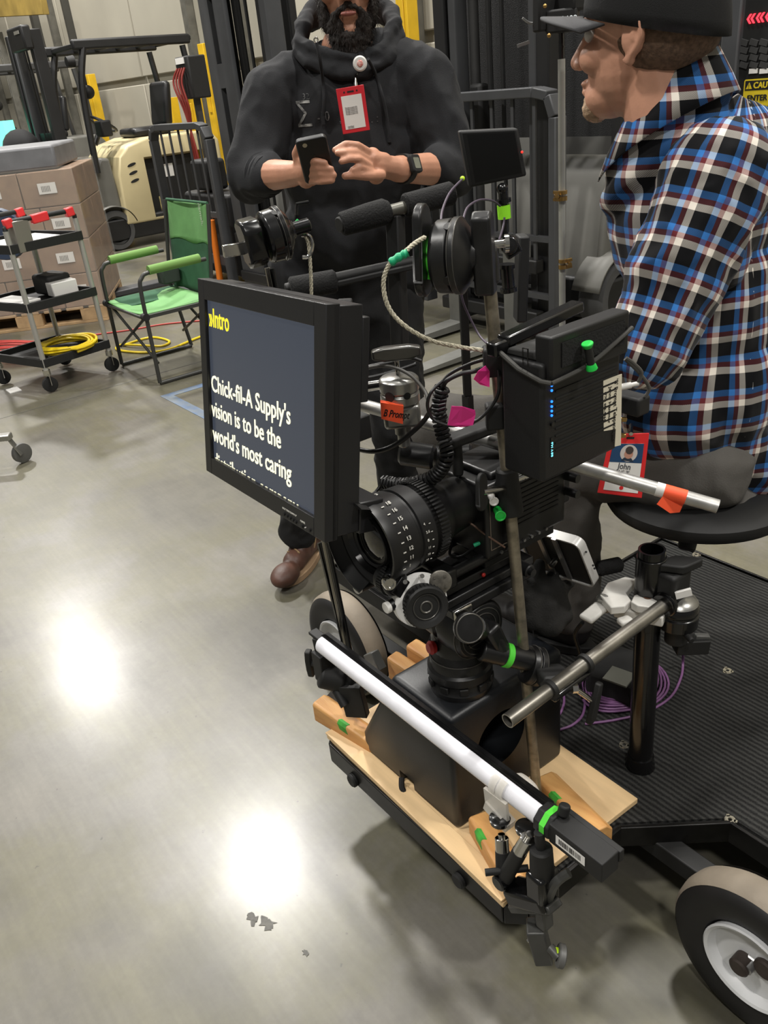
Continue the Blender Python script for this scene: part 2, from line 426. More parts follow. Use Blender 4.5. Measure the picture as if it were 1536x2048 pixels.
# wheels
TREAD = mat('dusty_grey_tread', (128, 118, 104), .72, var=.25, vs=7, bump=.15, bs=90)
SIDE = mat('black_sidewall', (33, 32, 33), .55, var=.15, vs=20)
RIMW = mat('white_painted_rim', (206, 207, 208), .32, var=.05, coat=.3)
def dwheel(u, v, near):
    s = 1
    o = q(u, v, .15); ax = Vector((0, -1, 0))
    R = .15
    b = MB()
    prof = []
    b.lathe(o + Y*.068, ax, [(0.004, .085), (-.004, .12), (.004, .141), (.014, .149), (.034, .152), (.054, .149), (.062, .143)], 64, caps=False)
    t = b.build('tyre_tread', TREAD, dolly)
    b = MB(); b.lathe(o + Y*.068, ax, [(.061, .1432), (.067, .138), (.072, .122), (.0715, .1), (.066, .084), (.055, .078)], 64, caps=False)
    b.lathe(o + Y*.068, ax, [(.0, .142), (-.006, .12), (.004, .08), (.01, .076)], 64, caps=False)
    b.build('tyre_sidewall', SIDE, dolly)
    b = MB(); b.lathe(o + Y*.068, ax, [(.055, .077), (.072, .081), (.0745, .078), (.072, .073), (.05, .066), (.036, .058), (.033, .03), (.04, .024), (.04, .001)], 48, caps=True)
    b.lathe(o + Y*.068, ax, [(.055, .077), (.0, .075), (-.006, .078)], 48, caps=False)
    rim = b.build('wheel_rim', RIMW, dolly)
    for k in range(4):
        a = k*pi/2+.5
        c = o + Vector((.042*math.cos(a), 0, .042*math.sin(a)))
        b = MB(); b.lathe(c + Y*.034, ax, [(0, .009), (.006, .009), (.008, .006)], 6); b.build('lug_bolt', mat('zinc', (150, 150, 150), .35, .8), rim)
    b = MB(); b.lathe(o + Y*.032, ax, [(0, .024), (.004, .024), (.004, .0175), (.020, .0175), (.024, .014)], 6); b.lathe(o+Y*.014, ax, [(0, .009), (.02, .009)], 12)
    b.build('axle_nut', mat('zinc', (150, 150, 150), .35, .8), rim)
    b = MB(); b.cyl(o+Vector((-.012, .030, -.004)), o+Vector((-.012, -.012, -.004)), .017, n=20, ch=.003); b.cyl(o+Vector((.022, .034, .012)), o+Vector((.022, .004, .012)), .019, n=20, ch=.003); b.build('axle_end', mat('rusty_dark_steel', (66, 58, 54), .55, .5, var=.2, vs=60), rim)
dwheel(.893, .240, 1); dwheel(-.31, .250, 1); dwheel(.893, 1.1, 0); dwheel(-.335, 1.1, 0)
# plated tee-nuts in the carpet
TN = mat('tee_nut_plate', (170, 165, 150), .3, .8, var=.3, vs=200)
for x, y in ((1392, 1110), (1455, 1342), (1248, 1490), (1460, 1640)):
    c = pZ(x, y, DZ)
    b = MB(); b.lathe(c, Z, [(0, .011), (.002, .010), (.002, .004), (-.002, .004)], 12, caps=False)
    for k in range(3):
        a = k*2*pi/3+.4; b.box(c+Vector((math.cos(a)*.01, math.sin(a)*.01, .001)), (.006, .006, .002), Matrix.Rotation(a, 3, 'Z'))
    b.build('tee_nut', TN, dolly)
# upright socket tubes on the deck
pb = pZ(1280, 1530, DZ)
b = MB(); b.cyl(pb, pb+Z*.03, .03, .026, 24); b.pipe(pb, Vector((pb.x-.005, pb.y+.0, .715)), .024, .004, 28); post = b.build('post', BLKG, dolly)
b = MB(); b.pipe(Vector((pb.x-.005, pb.y, .55)), Vector((pb.x-.005, pb.y, .70)), .027, .004, 28); b.build('post_sleeve', BLKG, dolly, bev=.001)
# front lip lamp bracket arm at the rear right
# plywood
PLY = mat('birch_plywood', (222, 190, 144), .55, var=.09, vs=5, stretch=(1, 9, 1))
PLE = mat('plywood_edge', (196, 156, 110), .6, var=.2, vs=60, stretch=(1, 1, 20))
ply = thing('plywood_board', 'pale birch plywood board lying on the dolly deck under the black riser box', 'board', q(.29, .18, DZ))
b = MB(); b.prism([(.008, .006), (.575, -.006), (.585, .353), (.01, .36)], F0, DZ, DZ+.013); b.build('board_top', PLY, ply, bev=.0015)
b = MB(); b.prism([(.008, .004), (.573, -.008), (.575, .032), (.010, .045)], F0, DZ+.0132, DZ+.0185); b.build('front_strip', PLY, ply, bev=.001)
# wedges
WD = mat('oak_wedge', (206, 158, 98), .5, c2=(182, 128, 72), vs=6, stretch=(1, 7, 7), bump=.1)
WD2 = mat('pale_pine_wedge', (210, 164, 106), .5, c2=(188, 134, 80), vs=7, stretch=(1, 6, 6), bump=.1)
GP = mat('green_paint_dab', (58, 148, 48), .6, var=.3, vs=50)
def wedge(p0, p1, w, h0, h1, label, m=WD, dab=None, cham=.25):
    p0, p1 = Vector(p0), Vector(p1); d = (p1-p0); L = d.length; F = frame(p0, Z, d)
    t = thing('wooden_wedge', label, 'wedge', p0, 'wooden wedges round the riser box')
    c = w*cham
    def ring(x, h): return [F @ Vector((x, -w/2, 0)), F @ Vector((x, w/2, 0)), F @ Vector((x, w/2, h-c)), F @ Vector((x, w/2-c, h)), F @ Vector((x, -w/2+c*.4, h)), F @ Vector((x, -w/2, h-c*.4))]
    b = MB(); b.loft([ring(0, h0), ring(L*.5, (h0+h1)/2), ring(L, h1)]); b.build('block', m, t, bev=.003)
    if dab:
        x0, x1 = dab
        b = MB()
        hh = lambda x: h0+(h1-h0)*x/L
        b.loft([[F @ Vector((x, -w/2-.0006, hh(x)-c*.45)), F @ Vector((x, -w/2+c*.42, hh(x)+.0006)), F @ Vector((x+.004, -w/2+c*.9, hh(x)+.0006)), F @ Vector((x+.006, -w/2-.0006, hh(x)-c*1.6))] for x in (x0, (x0+x1)/2, x1)])
        b.build('green_paint', GP, t)
PT = DZ+.0135
wedge(q(-.05, .035, PT), q(.125, .065, PT), .05, .052, .03, 'wooden wedge with a green paint mark at the left corner of the plywood', WD, (.08, .105))
wedge(q(.435, .075, PT+.0052), q(.60, .02, PT+.0052), .05, .042, .03, 'wooden wedge with green mark pushed under the near corner of the riser box', WD, (.03, .055))
wedge(q(.44, .25, PT), q(.615, .205, PT), .052, .03, .055, 'wooden wedge with green mark at the right of the riser box, by the pole', WD, (.05, .075))
wedge(q(.005, .212, PT), q(.085, .222, PT), .042, .112, .102, 'nearer of two upright wooden wedges left of the riser box', WD2)
wedge(q(.012, .266, PT), q(.10, .276, PT), .045, .122, .112, 'farther of two upright wooden wedges left of the riser box', WD2)
# riser box
BX = mat('moulded_black_plastic', (24, 27, 32), .42, var=.12, vs=14, bump=.05, bs=300)
rb = thing('riser_box', 'black moulded riser box with a round side hole standing on the plywood', 'box', q(.28, .18, PT))
zt = .49
FV = Matrix(((1, 0, 0, OX), (0, 0, 1, OY), (0, 1, 0, 0), (0, 0, 0, 1)))   # x=u, y=z, depth=v
b = MB(); b.prism([(.107, PT), (.107, .265), (.238, zt), (.41, zt), (.41, PT)], FV, .04, .335)
body = b.build('box_body', BX, rb, bev=.014, seg=4)
hc = pA(1003, 1475, OX+.41)
c1 = MB(); c1.cyl(hc+X*.03, hc-X*.12, .062, n=48)
nc = pB(815, 1570, OY+.04)
c2_ = MB(); c2_.box(nc+Vector((0, .03, -.005)), (.045, .10, .06))
carve(body, [c1, c2_])
b = MB(); b.tube(bez([nc+Vector((-.012, -.004, .015)), nc+Vector((0, -.014, .0)), nc+Vector((.012, -.008, -.012)), nc+Vector((.016, .02, -.016))]), .006); b.build('latch_cable', RUB, rb)
# ------------------------------------------------------------------ fluid head on the riser box
HU, HV = .345, .125
hd = thing('fluid_head', 'scuffed black fluid tripod head standing on the black riser box under the camera', 'tripod head', q(HU, HV, zt))
SCF = mat('scuffed_black_casting', (32, 32, 33), .36, var=.4, vs=45, bump=.04, bs=120)
b = MB(); b.lathe(q(HU, HV, zt+.0005), Z, [(0, .058), (.012, .060), (.018, .056), (.03, .056), (.034, .060), (.05, .060), (.054, .055), (.075, .054), (.08, .05), (.10, .046)], 40); b.build('base_ring', SCF, hd)
for k in range(10):
    b = MB(); a = k*2*pi/10; b.box(q(HU, HV, zt+.024)+Vector((math.cos(a)*.0585, math.sin(a)*.0585, 0)), (.006, .016, .014), Matrix.Rotation(a, 3, 'Z'))
    b.build('ring_lug', BLKM, hd, bev=.0015)
b = MB(); b.torus(q(HU, HV, zt+.075), Z, .0548, .0012, 48, 6); b.build('drag_scale_ring', mat('worn_edge', (96, 94, 90), .4, .6), hd)
tc_ = q(HU+.01, HV, zt+.15)
b = MB(); b.lathe(tc_-X*.055, X, [(0, .042), (.004, .050), (.035, .052), (.04, .048), (.05, .048), (.054, .056), (.10, .056), (.106, .052), (.108, .05), (.108, .001)], 44)
b.lathe(q(HU, HV, zt+.08), Z, [(0, .048), (.03, .05), (.06, .035)], 30); b.build('tilt_drum', SCF, hd)
b = MB()
for r_ in (.044, .034): b.torus(tc_+X*.0535, X, r_, .0009, 40, 5)
for a in (.3, pi-.3): b.bar(tc_+X*.0535+Vector((0, -.034, -.012)), tc_+X*.0535+Vector((0, .034, -.012)), .0016, .0016)
b.bar(tc_+X*.0535+Vector((0, -.03, -.020)), tc_+X*.0535+Vector((0, .03, -.020)), .0016, .0016)
b.build('drum_rings', mat('worn_edge', (96, 94, 90), .4, .6), hd)
b = MB(); b.torus(tc_-X*.012, X, .0565, .0008, 44, 5); b.torus(tc_+X*.045, X, .0565, .0008, 44, 5); b.build('scale_edge', mat('worn_edge', (96, 94, 90), .4, .6), hd)
rk = pA(868, 1300, q(HU-.02, 0, 0).x)
b = MB(); b.lathe(q(HU-.008, HV-.050, zt+.105), Vector((-.2, -1, .1)), [(0, .011), (.008, .013), (.013, .009)], 20); b.build('brake_knob', mat('red_plastic', (170, 36, 32), .4), hd)
# drag knob facing the viewer
dk = pA(958, 1258, OX+HU+.12)
b = MB(); b.cyl(tc_+X*.05, dk-X*.01, .018, n=20); b.lathe(dk-Vector((.02, .01, 0)), Vector((.8, -.25, .35)), [(0, .018), (.006, .025), (.014, .026), (.018, .0235), (.0185, .001)], 30); kn = b.build('drag_knob', SCF, hd)
b = MB(); b.torus(dk-Vector((.02, .01, 0))+Vector((.8, -.25, .35)).normalized()*.018, Vector((.8, -.25, .35)), .0235, .0012, 30, 6); b.build('knob_rim', mat('worn_edge', (96, 94, 90), .4, .6), kn)
# camera plate
pz = zt+.215
b = MB(); b.box(q(HU+.01, HV+.03, pz), (.115, .19, .018)); b.box(q(HU+.01, HV+.03, pz+.018), (.10, .21, .016)); b.build('camera_plate', SCF, hd, bev=.003)
b = MB(); b.box(q(HU+.01, HV+.02, pz+.036), (.08, .18, .018)); b.build('sliding_plate', BLK, hd, bev=.003)
b = MB(); b.box(q(HU+.0695, HV-.045, pz), (.006, .04, .020)); b.build('plate_clamp', CHROME, hd, bev=.003)
b = MB(); b.sph(q(HU+.053, HV+.02, pz+.036), (.003, .004, .004)); b.build('release_button', mat('red_plastic', (170, 36, 32), .4), hd)
b = MB(); b.cyl(q(HU+.05, HV+.10, pz+.02), q(HU+.085, HV+.10, pz+.02), .012, n=18, ch=.002); b.cyl(q(HU+.085, HV+.10, pz+.02), q(HU+.092, HV+.10, pz+.02), .007, n=14); b.build('plate_knob', BLK, hd)
# ------------------------------------------------------------------ cinema camera
CU_, CZ_ = .353, .855
cam_t = thing('cinema_camera', 'black cinema camera body with thin logo outline sitting on the fluid head', 'camera', q(CU_, .2, pz+.046))
b = MB(); b.box(q(CU_, .235, CZ_-.01), (.125, .19, .135)); b.box(q(CU_, .24, CZ_+.062), (.10, .15, .014)); b.build('camera_body', BLK, cam_t, bev=.006, seg=3)
b = MB(); b.box(q(CU_, .235, pz+.060), (.09, .17, .030)); b.build('base_plate', BLKM, cam_t, bev=.003)
b = MB()
for k in range(9): b.box(q(CU_+.063, .26, CZ_+.035-.009*k), (.002, .10, .003))
b.build('cooling_ribs', BLKM, cam_t)
LINE = mat('pale_outline', (120, 108, 96), .5)
FS = Matrix(((0, 0, 1, OX+CU_+.0632), (1, 0, 0, OY+.148), (0, 1, 0, CZ_-.06), (0, 0, 0, 1)))
b = MB()
for (x0, y0, x1, y1) in ((0, 0, 0, .09), (0, .09, .05, .09), (.05, .09, .05, 0), (.05, 0, 0, 0)): b.bar(FS @ Vector((x0, y0, 0)), FS @ Vector((x1, y1, 0)), .001, .001)
b.build('logo_outline', LINE, cam_t)
text('logo_lettering', 'RED', FS @ Matrix.Translation((.008, .096, 0)), .02, LINE, cam_t, sx=1.1)
b = MB()
for k in range(7): b.cyl(q(CU_+.062, .17+k*.018, CZ_-.072), q(CU_+.066, .17+k*.018, CZ_-.072), .003, n=8)
b.build('body_screws', mat('zinc', (150, 150, 150), .35, .8), cam_t)
b = MB(); b.bar(q(CU_, .12, CZ_+.125), q(CU_, .33, CZ_+.118), .03, .018); b.cyl(q(CU_, .14, CZ_+.06), q(CU_, .14, CZ_+.125), .009); b.cyl(q(CU_, .30, CZ_+.06), q(CU_, .30, CZ_+.12), .009); b.build('top_handle', BLKM, cam_t, bev=.005)
b = MB(); b.box(q(CU_-.01, .345, CZ_), (.10, .045, .12)); b.build('battery_plate', BLKM, cam_t, bev=.004)
b = MB()
for k in range(3):
    b.cyl(q(CU_+.0, .325, CZ_+.04-.03*k), q(CU_+.085, .335, CZ_+.04-.03*k), .008, n=12)
b.build('side_connectors', BLK, cam_t)
for (x, y, m_, r_) in ((1001, 1032, GRNP, .0075), (988, 1003, WHT, .006)):
    c = pA(x, y, OX+.44); b = MB(); b.torus(c, (.8, -.5, .1), r_, .0016, 20, 6); b.cyl(c-Vector((.02, -.012, 0)), c, r_*.9, n=14); b.build('connector_ring', m_, cam_t)
# rods
for uu in (CU_-.033, CU_+.045):
    b = MB(); b.cyl(q(uu, -.055, .775), q(uu, .30, .775), .0095, n=20); r_ = b.build('support_rod', BLK, cam_t)
    b = MB(); b.cyl(q(uu, -.063, .775), q(uu, -.055, .775), .0093, n=20, ch=.001); b.build('rod_cap', WHT, r_)
b = MB(); b.box(q(CU_+.005, .06, .775), (.11, .03, .035)); b.build('rod_bracket', BLK, cam_t, bev=.004)
# lens
LC = q(CU_, 0, .868); 
ln = thing('cine_lens', 'large black cine lens with white distance numbers pointing toward the left under the monitor', 'lens', LC)
b = MB(); b.lathe(q(CU_, -.055, .868), Y, [(.012, .052), (0, .066), (.0, .070), (.012, .071), (.02, .069), (.055, .068), (.058, .064), (.062, .064), (.064, .067), (.09, .066), (.093, .061), (.098, .06), (.13, .058), (.14, .05), (.165, .046), (.195, .043)], 72, caps=True)
b.build('lens_barrel', mat('lens_black', (24, 24, 25), .42, var=.1), ln)
b = MB()
for k in range(64):
    a = k*2*pi/64; c = q(CU_, .052, .868)+Vector((math.cos(a)*.066, 0, math.sin(a)*.066)); b.box(c, (.003, .018, .003), Matrix.Rotation(-a, 3, 'Y'))
b.build('focus_gear', BLKM, ln)
b = MB(); b.lathe(q(CU_, -.054, .868), -Y, [(.0, .052), (-.016, .044), (-.018, .038)], 60, caps=False); b.build('inner_baffle', BLKG, ln)
b = MB(); b.lathe(q(CU_, -.040, .868), -Y, [(-.008, .040), (0, .036), (.006, .026), (.0085, .012), (.009, .001)], 48); b.build('front_element', GLASS, ln)
b = MB(); b.lathe(q(CU_, -.046, .868), -Y, [(-.004, .041), (0, .042), (.003, .040), (0, .037)], 60, caps=False); b.build('retaining_ring', BLK, ln)
WMK = mat('white_engraving', (200, 198, 190), .6)
for k, s_ in enumerate(('1', '11', '12', '13', '14', '15', '16', '18', '2', '23', '3')):
    a = math.radians(-22+k*13); c = q(CU_, -.026, .868)+Vector((math.cos(a)*.0705, 0, math.sin(a)*.0705))
    nrm = Vector((math.cos(a), 0, math.sin(a)))
    F = frame(c, nrm, (0, 1, 0))
    text('distance_number', s_, F, .009, WMK, ln, bold=.0002)
    b = MB(); b.box(c-Y*.008, (.001, .005, .0016), Matrix.Rotation(-a, 3, 'Y')); b.build('distance_mark', WMK, ln)
for k, s_ in enumerate(('22', '16', '11', '8', '5.6', '4')):
    a = math.radians(-30+k*11); nrm = Vector((math.cos(a), 0, math.sin(a))); c = q(CU_, .012, .868)+nrm*.0692
    text('aperture_number', s_, frame(c, nrm, (0, 1, 0)), .006, WMK, ln)
    b = MB(); b.box(c+Y*.011, (.001, .003, .001), Matrix.Rotation(-a, 3, 'Y')); b.build('aperture_mark', WMK, ln)
# dark flange shade under the front of the lens
b = MB(); b.lathe(q(CU_, -.075, .868), Y, [(0, .080), (.001, .084), (.02, .074), (.022, .071)], 60, caps=False, x=(1, 0, 0), a0=math.radians(95), a1=math.radians(290)); b.build('lens_shade', BLKM, ln)
# ------------------------------------------------------------------ follow focus
fc = pA(846, 1207, OX+.43)
fa = Vector((.90, -.34, .20)).normalized()
ff = thing('follow_focus', 'follow focus unit with a white marking ring on its black hand wheel', 'follow focus', fc)
b = MB(); b.lathe(fc-fa*.030, fa, [(0, .040), (.004, .044), (.008, .044), (.009, .030)], 48); b.build('back_disc', BLK, ff)
b = MB(); b.lathe(fc-fa*.0215, fa, [(0, .040), (.001, .0445), (.013, .0425), (.0135, .030)], 60); b.build('marking_ring', mat('white_disc', (232, 231, 228), .4), ff)
b = MB(); b.lathe(fc-fa*.010, fa, [(0, .031), (.016, .031), (.0165, .034), (.03, .0345), (.033, .032), (.031, .024), (.026, .022), (.026, .001)], 56); b.build('hand_wheel', BLKM, ff)
b = MB()
for k in range(36):
    a = k*2*pi/36; F = frame(fc+fa*.013, fa); b.box(F @ Vector((.0345*math.cos(a), .0345*math.sin(a), 0)), (.0015, .0015, .014), (F.to_3x3() @ Matrix.Rotation(a, 3, 'Z')))
b.build('wheel_knurl', RUB, ff)
F = frame(fc+fa*.0165, fa)
b = MB(); b.torus(fc+fa*.0165, fa, .0205, .0009, 40, 5); b.torus(fc+fa*.0165, fa, .009, .0015, 30, 6); b.build('wheel_face_ring', mat('worn_edge', (96, 94, 90), .4, .6), ff)
for k, (dx, dy, s_) in enumerate(((.004, .013, 'TILTA'), (-.016, -.017, 'TILTA'))):
    pass
g0 = pA(790, 1165, OX+.40)
b = MB(); b.box(fc-fa*.045+Vector((0, .01, -.0)), (.045, .055, .05)); b.cyl(g0-X*.03, g0+X*.005, .022, n=28, ch=.002); b.bar(g0-X*.012, fc-fa*.04, .04, .03); b.bar(fc-fa*.05, q(CU_+.045, .04, .775), .03, .03); b.build('gear_box', BLK, ff, bev=.003)
gc = pA(800, 1140, OX+.415)
b = MB()
for k in range(36):
    a = k*2*pi/36; b.box(g0-X*.012+Vector((0, math.cos(a)*.0235, math.sin(a)*.0235)), (.012, .002, .003), Matrix.Rotation(a, 3, 'X'))
b.build('drive_gear', BLKM, ff)
c = pA(778, 1166, OX+.42)
b = MB(); b.lathe(c-fa*.008, fa, [(0, .010), (.012, .0105), (.015, .009), (.015, .006), (.012, .005), (.012, .001)], 24); b.build('lock_button', CHROME, ff)
for x, y in ((810, 1168), (844, 1156)):
    c = pA(x, y, OX+.43); b = MB(); b.cyl(c-fa*.012-Z*.002, c+Vector((.001, 0, .004)), .0028, .0036, n=10); b.build('hard_stop', CHROME, ff)
c = pA(880, 1163, OX+.43)
b = MB(); b.lathe(c, Vector((.8, -.5, .3)), [(-.01, .005), (-.001, .005), (0, .0185), (.003, .0185), (.004, .017), (.004, .001)], 30)
for k in range(4):
    a = k*pi/2+.6; Fk = frame(c, (.8, -.5, .3)); b.cyl(Fk @ Vector((.012*math.cos(a), .012*math.sin(a), .003)), Fk @ Vector((.012*math.cos(a), .012*math.sin(a), .006)), .0022, n=8)
b.build('clear_disc', mat('worn_metal_disc', (116, 112, 104), .4, .6, var=.4, vs=80), ff)

# ------------------------------------------------------------------ prompter monitor
x_ = Vector((.9996, -.029, .034)).normalized(); n_ = Vector((-.034, -.985, .174)); n_ = (n_-x_*n_.dot(x_)).normalized()
MF = frame(q(.157, -.099, 1.07), n_, x_)
mon = thing('prompter_monitor', 'black square monitor showing yellow and white script text on a grey screen', 'monitor', q(.157, -.099, .89))
MW, MH = .41, .34
def mbox(b, x0, x1, y0, y1, z0, z1):
    return b.loft([[MF @ Vector((a, c, z)) for a, c in ((x0, y0), (x1, y0), (x1, y1), (x0, y1))] for z in (z0, z1)])
MBK = mat('monitor_black_paint', (38, 38, 40), .42, var=.06, bump=.04, bs=500)
s0 = onF(408, 600, MF); s1 = onF(627, 651, MF); s2 = onF(628, 1034, MF); s3 = onF(422, 917, MF)
sx0, sx1 = (s0.x+s3.x)/2, (s1.x+s2.x)/2; sy0, sy1 = (s2.y+s3.y)/2, (s0.y+s1.y)/2
print('SCREEN', sx0, sx1, sy0, sy1)
b = MB(); mbox(b, -MW/2, sx0, -MH/2, MH/2, -.022, 0); mbox(b, sx1, MW/2, -MH/2, MH/2, -.022, 0); mbox(b, sx0, sx1, sy1, MH/2, -.022, 0); mbox(b, sx0, sx1, -MH/2, sy0, -.022, 0)
b.build('bezel', MBK, mon, bev=.0012)
b = MB(); mbox(b, -MW/2, MW/2, -MH/2, MH/2, -.0225, -.012); mbox(b, -MW/2+.004, MW/2-.004, -MH/2+.004, MH/2-.003, -.062, -.0232); b.build('rear_case', MBK, mon, bev=.0015)
b = MB(); mbox(b, .02, MW/2-.002, -MH/2-.0, -MH/2+.05, -.105, -.062); b.build('rear_foot', MBK, mon, bev=.002)
b = MB(); mbox(b, .17, .20, MH/2-.14, MH/2-.02, -.075, -.062); b.build('rear_handle', MBK, mon, bev=.002)
SCRM = mat('lit_screen', (30, 32, 36), .22, emis=.75, ecol=(70, 76, 88))
b = MB(); mbox(b, sx0+.0002, sx1-.0002, sy0+.0002, sy1-.0002, -.0118, -.0060); b.build('screen', SCRM, mon, smooth=False)
TY = mat('yellow_screen_text', (225, 205, 40), .5, emis=.9, ecol=(235, 218, 50)); TW = mat('white_screen_text', (235, 230, 200), .5, emis=.9, ecol=(242, 238, 205))
SFp = MF @ Matrix.Translation((0, 0, -.0056))
def fit(name, s, p0, p1, hgt, m, clip=None):
    a = onF(*p0, SFp); c = onF(*p1, SFp); w = (c-a).x
    cu = bpy.data.curves.new('t', 'FONT'); cu.body = s; cu.size = hgt/.70; o = bpy.data.objects.new('t', cu); COL.objects.link(o)
    bpy.context.view_layer.update(); tw = max(k[0] for k in o.bound_box); bpy.data.objects.remove(o)
    F = SFp @ Matrix.Translation((a.x, (a.y+c.y)/2, 0))
    text(name, s, F, hgt/.70, m, mon, bold=.0008, sx=w/tw, depth=.0001, clip=None if clip is None else clip-(a.y+c.y)/2)
fit('script_heading', '»Intro', (418.5, 652), (458, 663), .0310, TY)
fit('script_line', "Chick-fil-A Supply's", (423, 782), (580.6, 848), .0285, TW)
fit('script_line', 'vision is to be the', (424, 833), (561.5, 895), .0285, TW)
fit('script_line', "world's most caring", (426.5, 884), (582.5, 960), .0285, TW)
fit('script_line', 'distribution company', (428.5, 935), (596.5, 1030), .0285, TW, clip=sy0+.0006)
# controls
for k, (x, y) in enumerate(((569, 1028), (575, 1032), (581, 1036), (587, 1040), (592, 1044), (605, 1052), (612, 1055), (620, 1060))):
    c = onF(x, y, MF); b = MB(); b.cyl(MF @ Vector((c.x, c.y, 0)), MF @ Vector((c.x, c.y, .002)), .0026 if k != 6 else .001, n=10); b.build('control_button', BLKM if k != 6 else WHT, mon)
for (x, y, s_) in ((565, 1017, 'INPUT MENU DOWN UP'), (601, 1043, 'POWER')):
    c = onF(x, y, MF); text('control_label', s_, MF @ Matrix.Translation((c.x, c.y, .0002)), .0042, WMK, mon, sx=.95)
# ------------------------------------------------------------------ LED tube
TUBE = mat('white_tube_diffuser', (226, 226, 232), .32, spec=.4, coat=.3)
t0, t1 = q(.035, .014, .476), q(.655, .014, .476)
lt = thing('light_tube', 'long white light tube held level in front of the riser box', 'light', t0)
b = MB(); b.lathe(t0, X, [(0, .004), (.002, .014), (.008, .019), (.62, .019)], 36); b.build('diffuser', TUBE, lt)
b = MB(); b.lathe(t0+X*.004, X, [(0, .0205), (.615, .0205)], 30, x=(0, 1, 0), a0=math.radians(-5), a1=math.radians(88), caps=False); b.lathe(t0+X*.004, X, [(0, .0192), (.615, .0192)], 30, x=(0, 1, 0), a0=math.radians(-5), a1=math.radians(88), caps=False)
b.bar(t0+Vector((.0, .017, .010)), t0+Vector((.62, .017, .010)), .008, .012); b.build('spine', BLKG, lt)
ec = t1
b = MB(); b.lathe(ec-X*.004, X, [(0, .020), (.001, .0255), (.03, .0255), (.032, .020), (.10, .020), (.104, .016)], 8, x=(0, math.cos(.39), math.sin(.39))); b.box(ec+Vector((.075, 0, 0)), (.10, .038, .038)); b.build('end_cap', BLKM, lt, bev=.002)
b = MB(); b.box(ec+Vector((.075, .022, .008)), (.105, .010, .022)); b.cyl(ec+Vector((.03, .006, .022)), ec+Vector((.03, .012, .040)), .009, n=14, ch=.002); b.build('cap_catch', BLKM, lt, bev=.002)
b = MB(); b.lathe(ec+X*.010, X, [(0, .0262), (.010, .0262)], 8, x=(0, math.cos(.39), math.sin(.39)), caps=False, a0=0, a1=2*pi*.999); b.build('green_tape_strip', GRN, lt, smooth=False)
LB = mat('white_label', (226, 224, 220), .5)
FL_ = Matrix(((1, 0, 0, ec.x+.040), (0, 0, -1, ec.y-.0198), (0, 1, 0, ec.z-.009), (0, 0, 0, 1)))
b = MB(); b.prism([(0, 0), (.055, 0), (.055, .018), (0, .018)], FL_, 0, .0004); lb = b.build('barcode_label', LB, lt)
b = MB(); x = .006; random.seed(5)
while x < .048:
    w = random.choice((.0007, .0012, .002)); b.prism([(x, .004), (x+w, .004), (x+w, .0145), (x, .0145)], FL_, .0004, .0006); x += w+random.choice((.0008, .0014))
b.build('barcode_lines', BLKM, lb)
# ------------------------------------------------------------------ poles
OLDS = mat('worn_steel_pole', (140, 132, 116), .42, .7, var=.35, vs=50, bump=.05, bs=200)
WE = MATS['worn_edge']
pole0, pole1 = q(.462, .204, DZ), q(.405, .172, 1.255)
tp = thing('steel_pole', 'tall worn steel pole rising from the deck through the middle of the rig', 'pole', pole0)
b = MB(); b.pipe(pole0, pole1, .0098, .0018, 24); b.build('tube', OLDS, tp)
def onpole(z): return pole0 + (pole1-pole0)*((z-pole0.z)/(pole1.z-pole0.z))
def zpole(y):
    lo, hi = .2, 1.25
    for _ in range(40):
        m = (lo+hi)/2; P = onpole(m)-CP; yy = 1024-FPX*P.dot(CU)/P.dot(CF)
        if yy > y: lo = m
        else: hi = m
    return lo
PD = (pole1-pole0).normalized()
# two thin rods at the left
lr = thing('twin_rod_stand', 'pair of thin bright rods standing behind the monitor, left of the lens', 'stand', q(.04, .06, .44))
for dx in (0, .014):
    b = MB(); b.cyl(q(.052+dx, .065, .40), q(-.033+dx, .062, 1.225), .0052, n=12); b.build('rod', mat('bright_rod', (150, 146, 138), .25, .95, var=.2) if dx == 0 else BLKG, lr)
# ------------------------------------------------------------------ grip heads
def griphead(name, label, c, ax, R, L, T=None, m=SCF, up=Z, holder=True, ring=None, block=None):
    ax = Vector(ax).normalized(); c = Vector(c)
    t = thing(name, label, 'grip head', c)
    b = MB(); b.lathe(c-ax*L*.5, ax, [(0, R*.55), (.001, R*.86), (L*.10, R*.95), (L*.42, R*.97), (L*.44, R*.90), (L*.48, R*.90), (L*.50, R), (L*.62, R), (L*.66, R*.93), (L*.80, R*.72), (L*.90, R*.4), (L, R*.32)], 44)
    hd_ = b.build('clamp_discs', m, t, bev=.0012)
    F = frame(c, ax, up)
    b = MB(); b.torus(c-ax*L*.01, ax, R*.985, R*.012, 40, 5); b.torus(c+ax*L*.12, ax, R*.99, R*.012, 40, 5); b.build('worn_rims', WE, t)
    for k in range(4):
        a = k*pi/2+.5; P = F @ Vector((R*.97*math.cos(a), R*.97*math.sin(a), -L*.03)); nn = (P-(F @ Vector((0, 0, -L*.03)))).normalized()
        b = MB(); b.lathe(P-nn*R*.06, nn, [(0, R*.14), (R*.065, R*.14)], 16); b.build('rod_hole', BLKM, hd_)
    if holder:
        h = c+ax*(L*.5+.006)
        b = MB(); b.prism([(-.055, -.014), (.05, -.014), (.06, 0), (.05, .014), (-.055, .014)], frame(h, ax, up), -.012, .016); b.build('rod_holder', m, t, bev=.004)
    return t, F, ax
bc = pY(914, 512, 1.2); bax = (RH*.92-FH*.38+Z*.02)
gh, F, ax = griphead('grip_head', 'big black grip head with oval T-handle clamped on top of the tall steel pole', bc, bax, .053, .062)
b = MB()
hc_ = bc-ax*.078
stad = [(.062*math.cos(a)+(.0 if abs(math.cos(a)) < 1e9 else 0), .0) for a in (0,)]
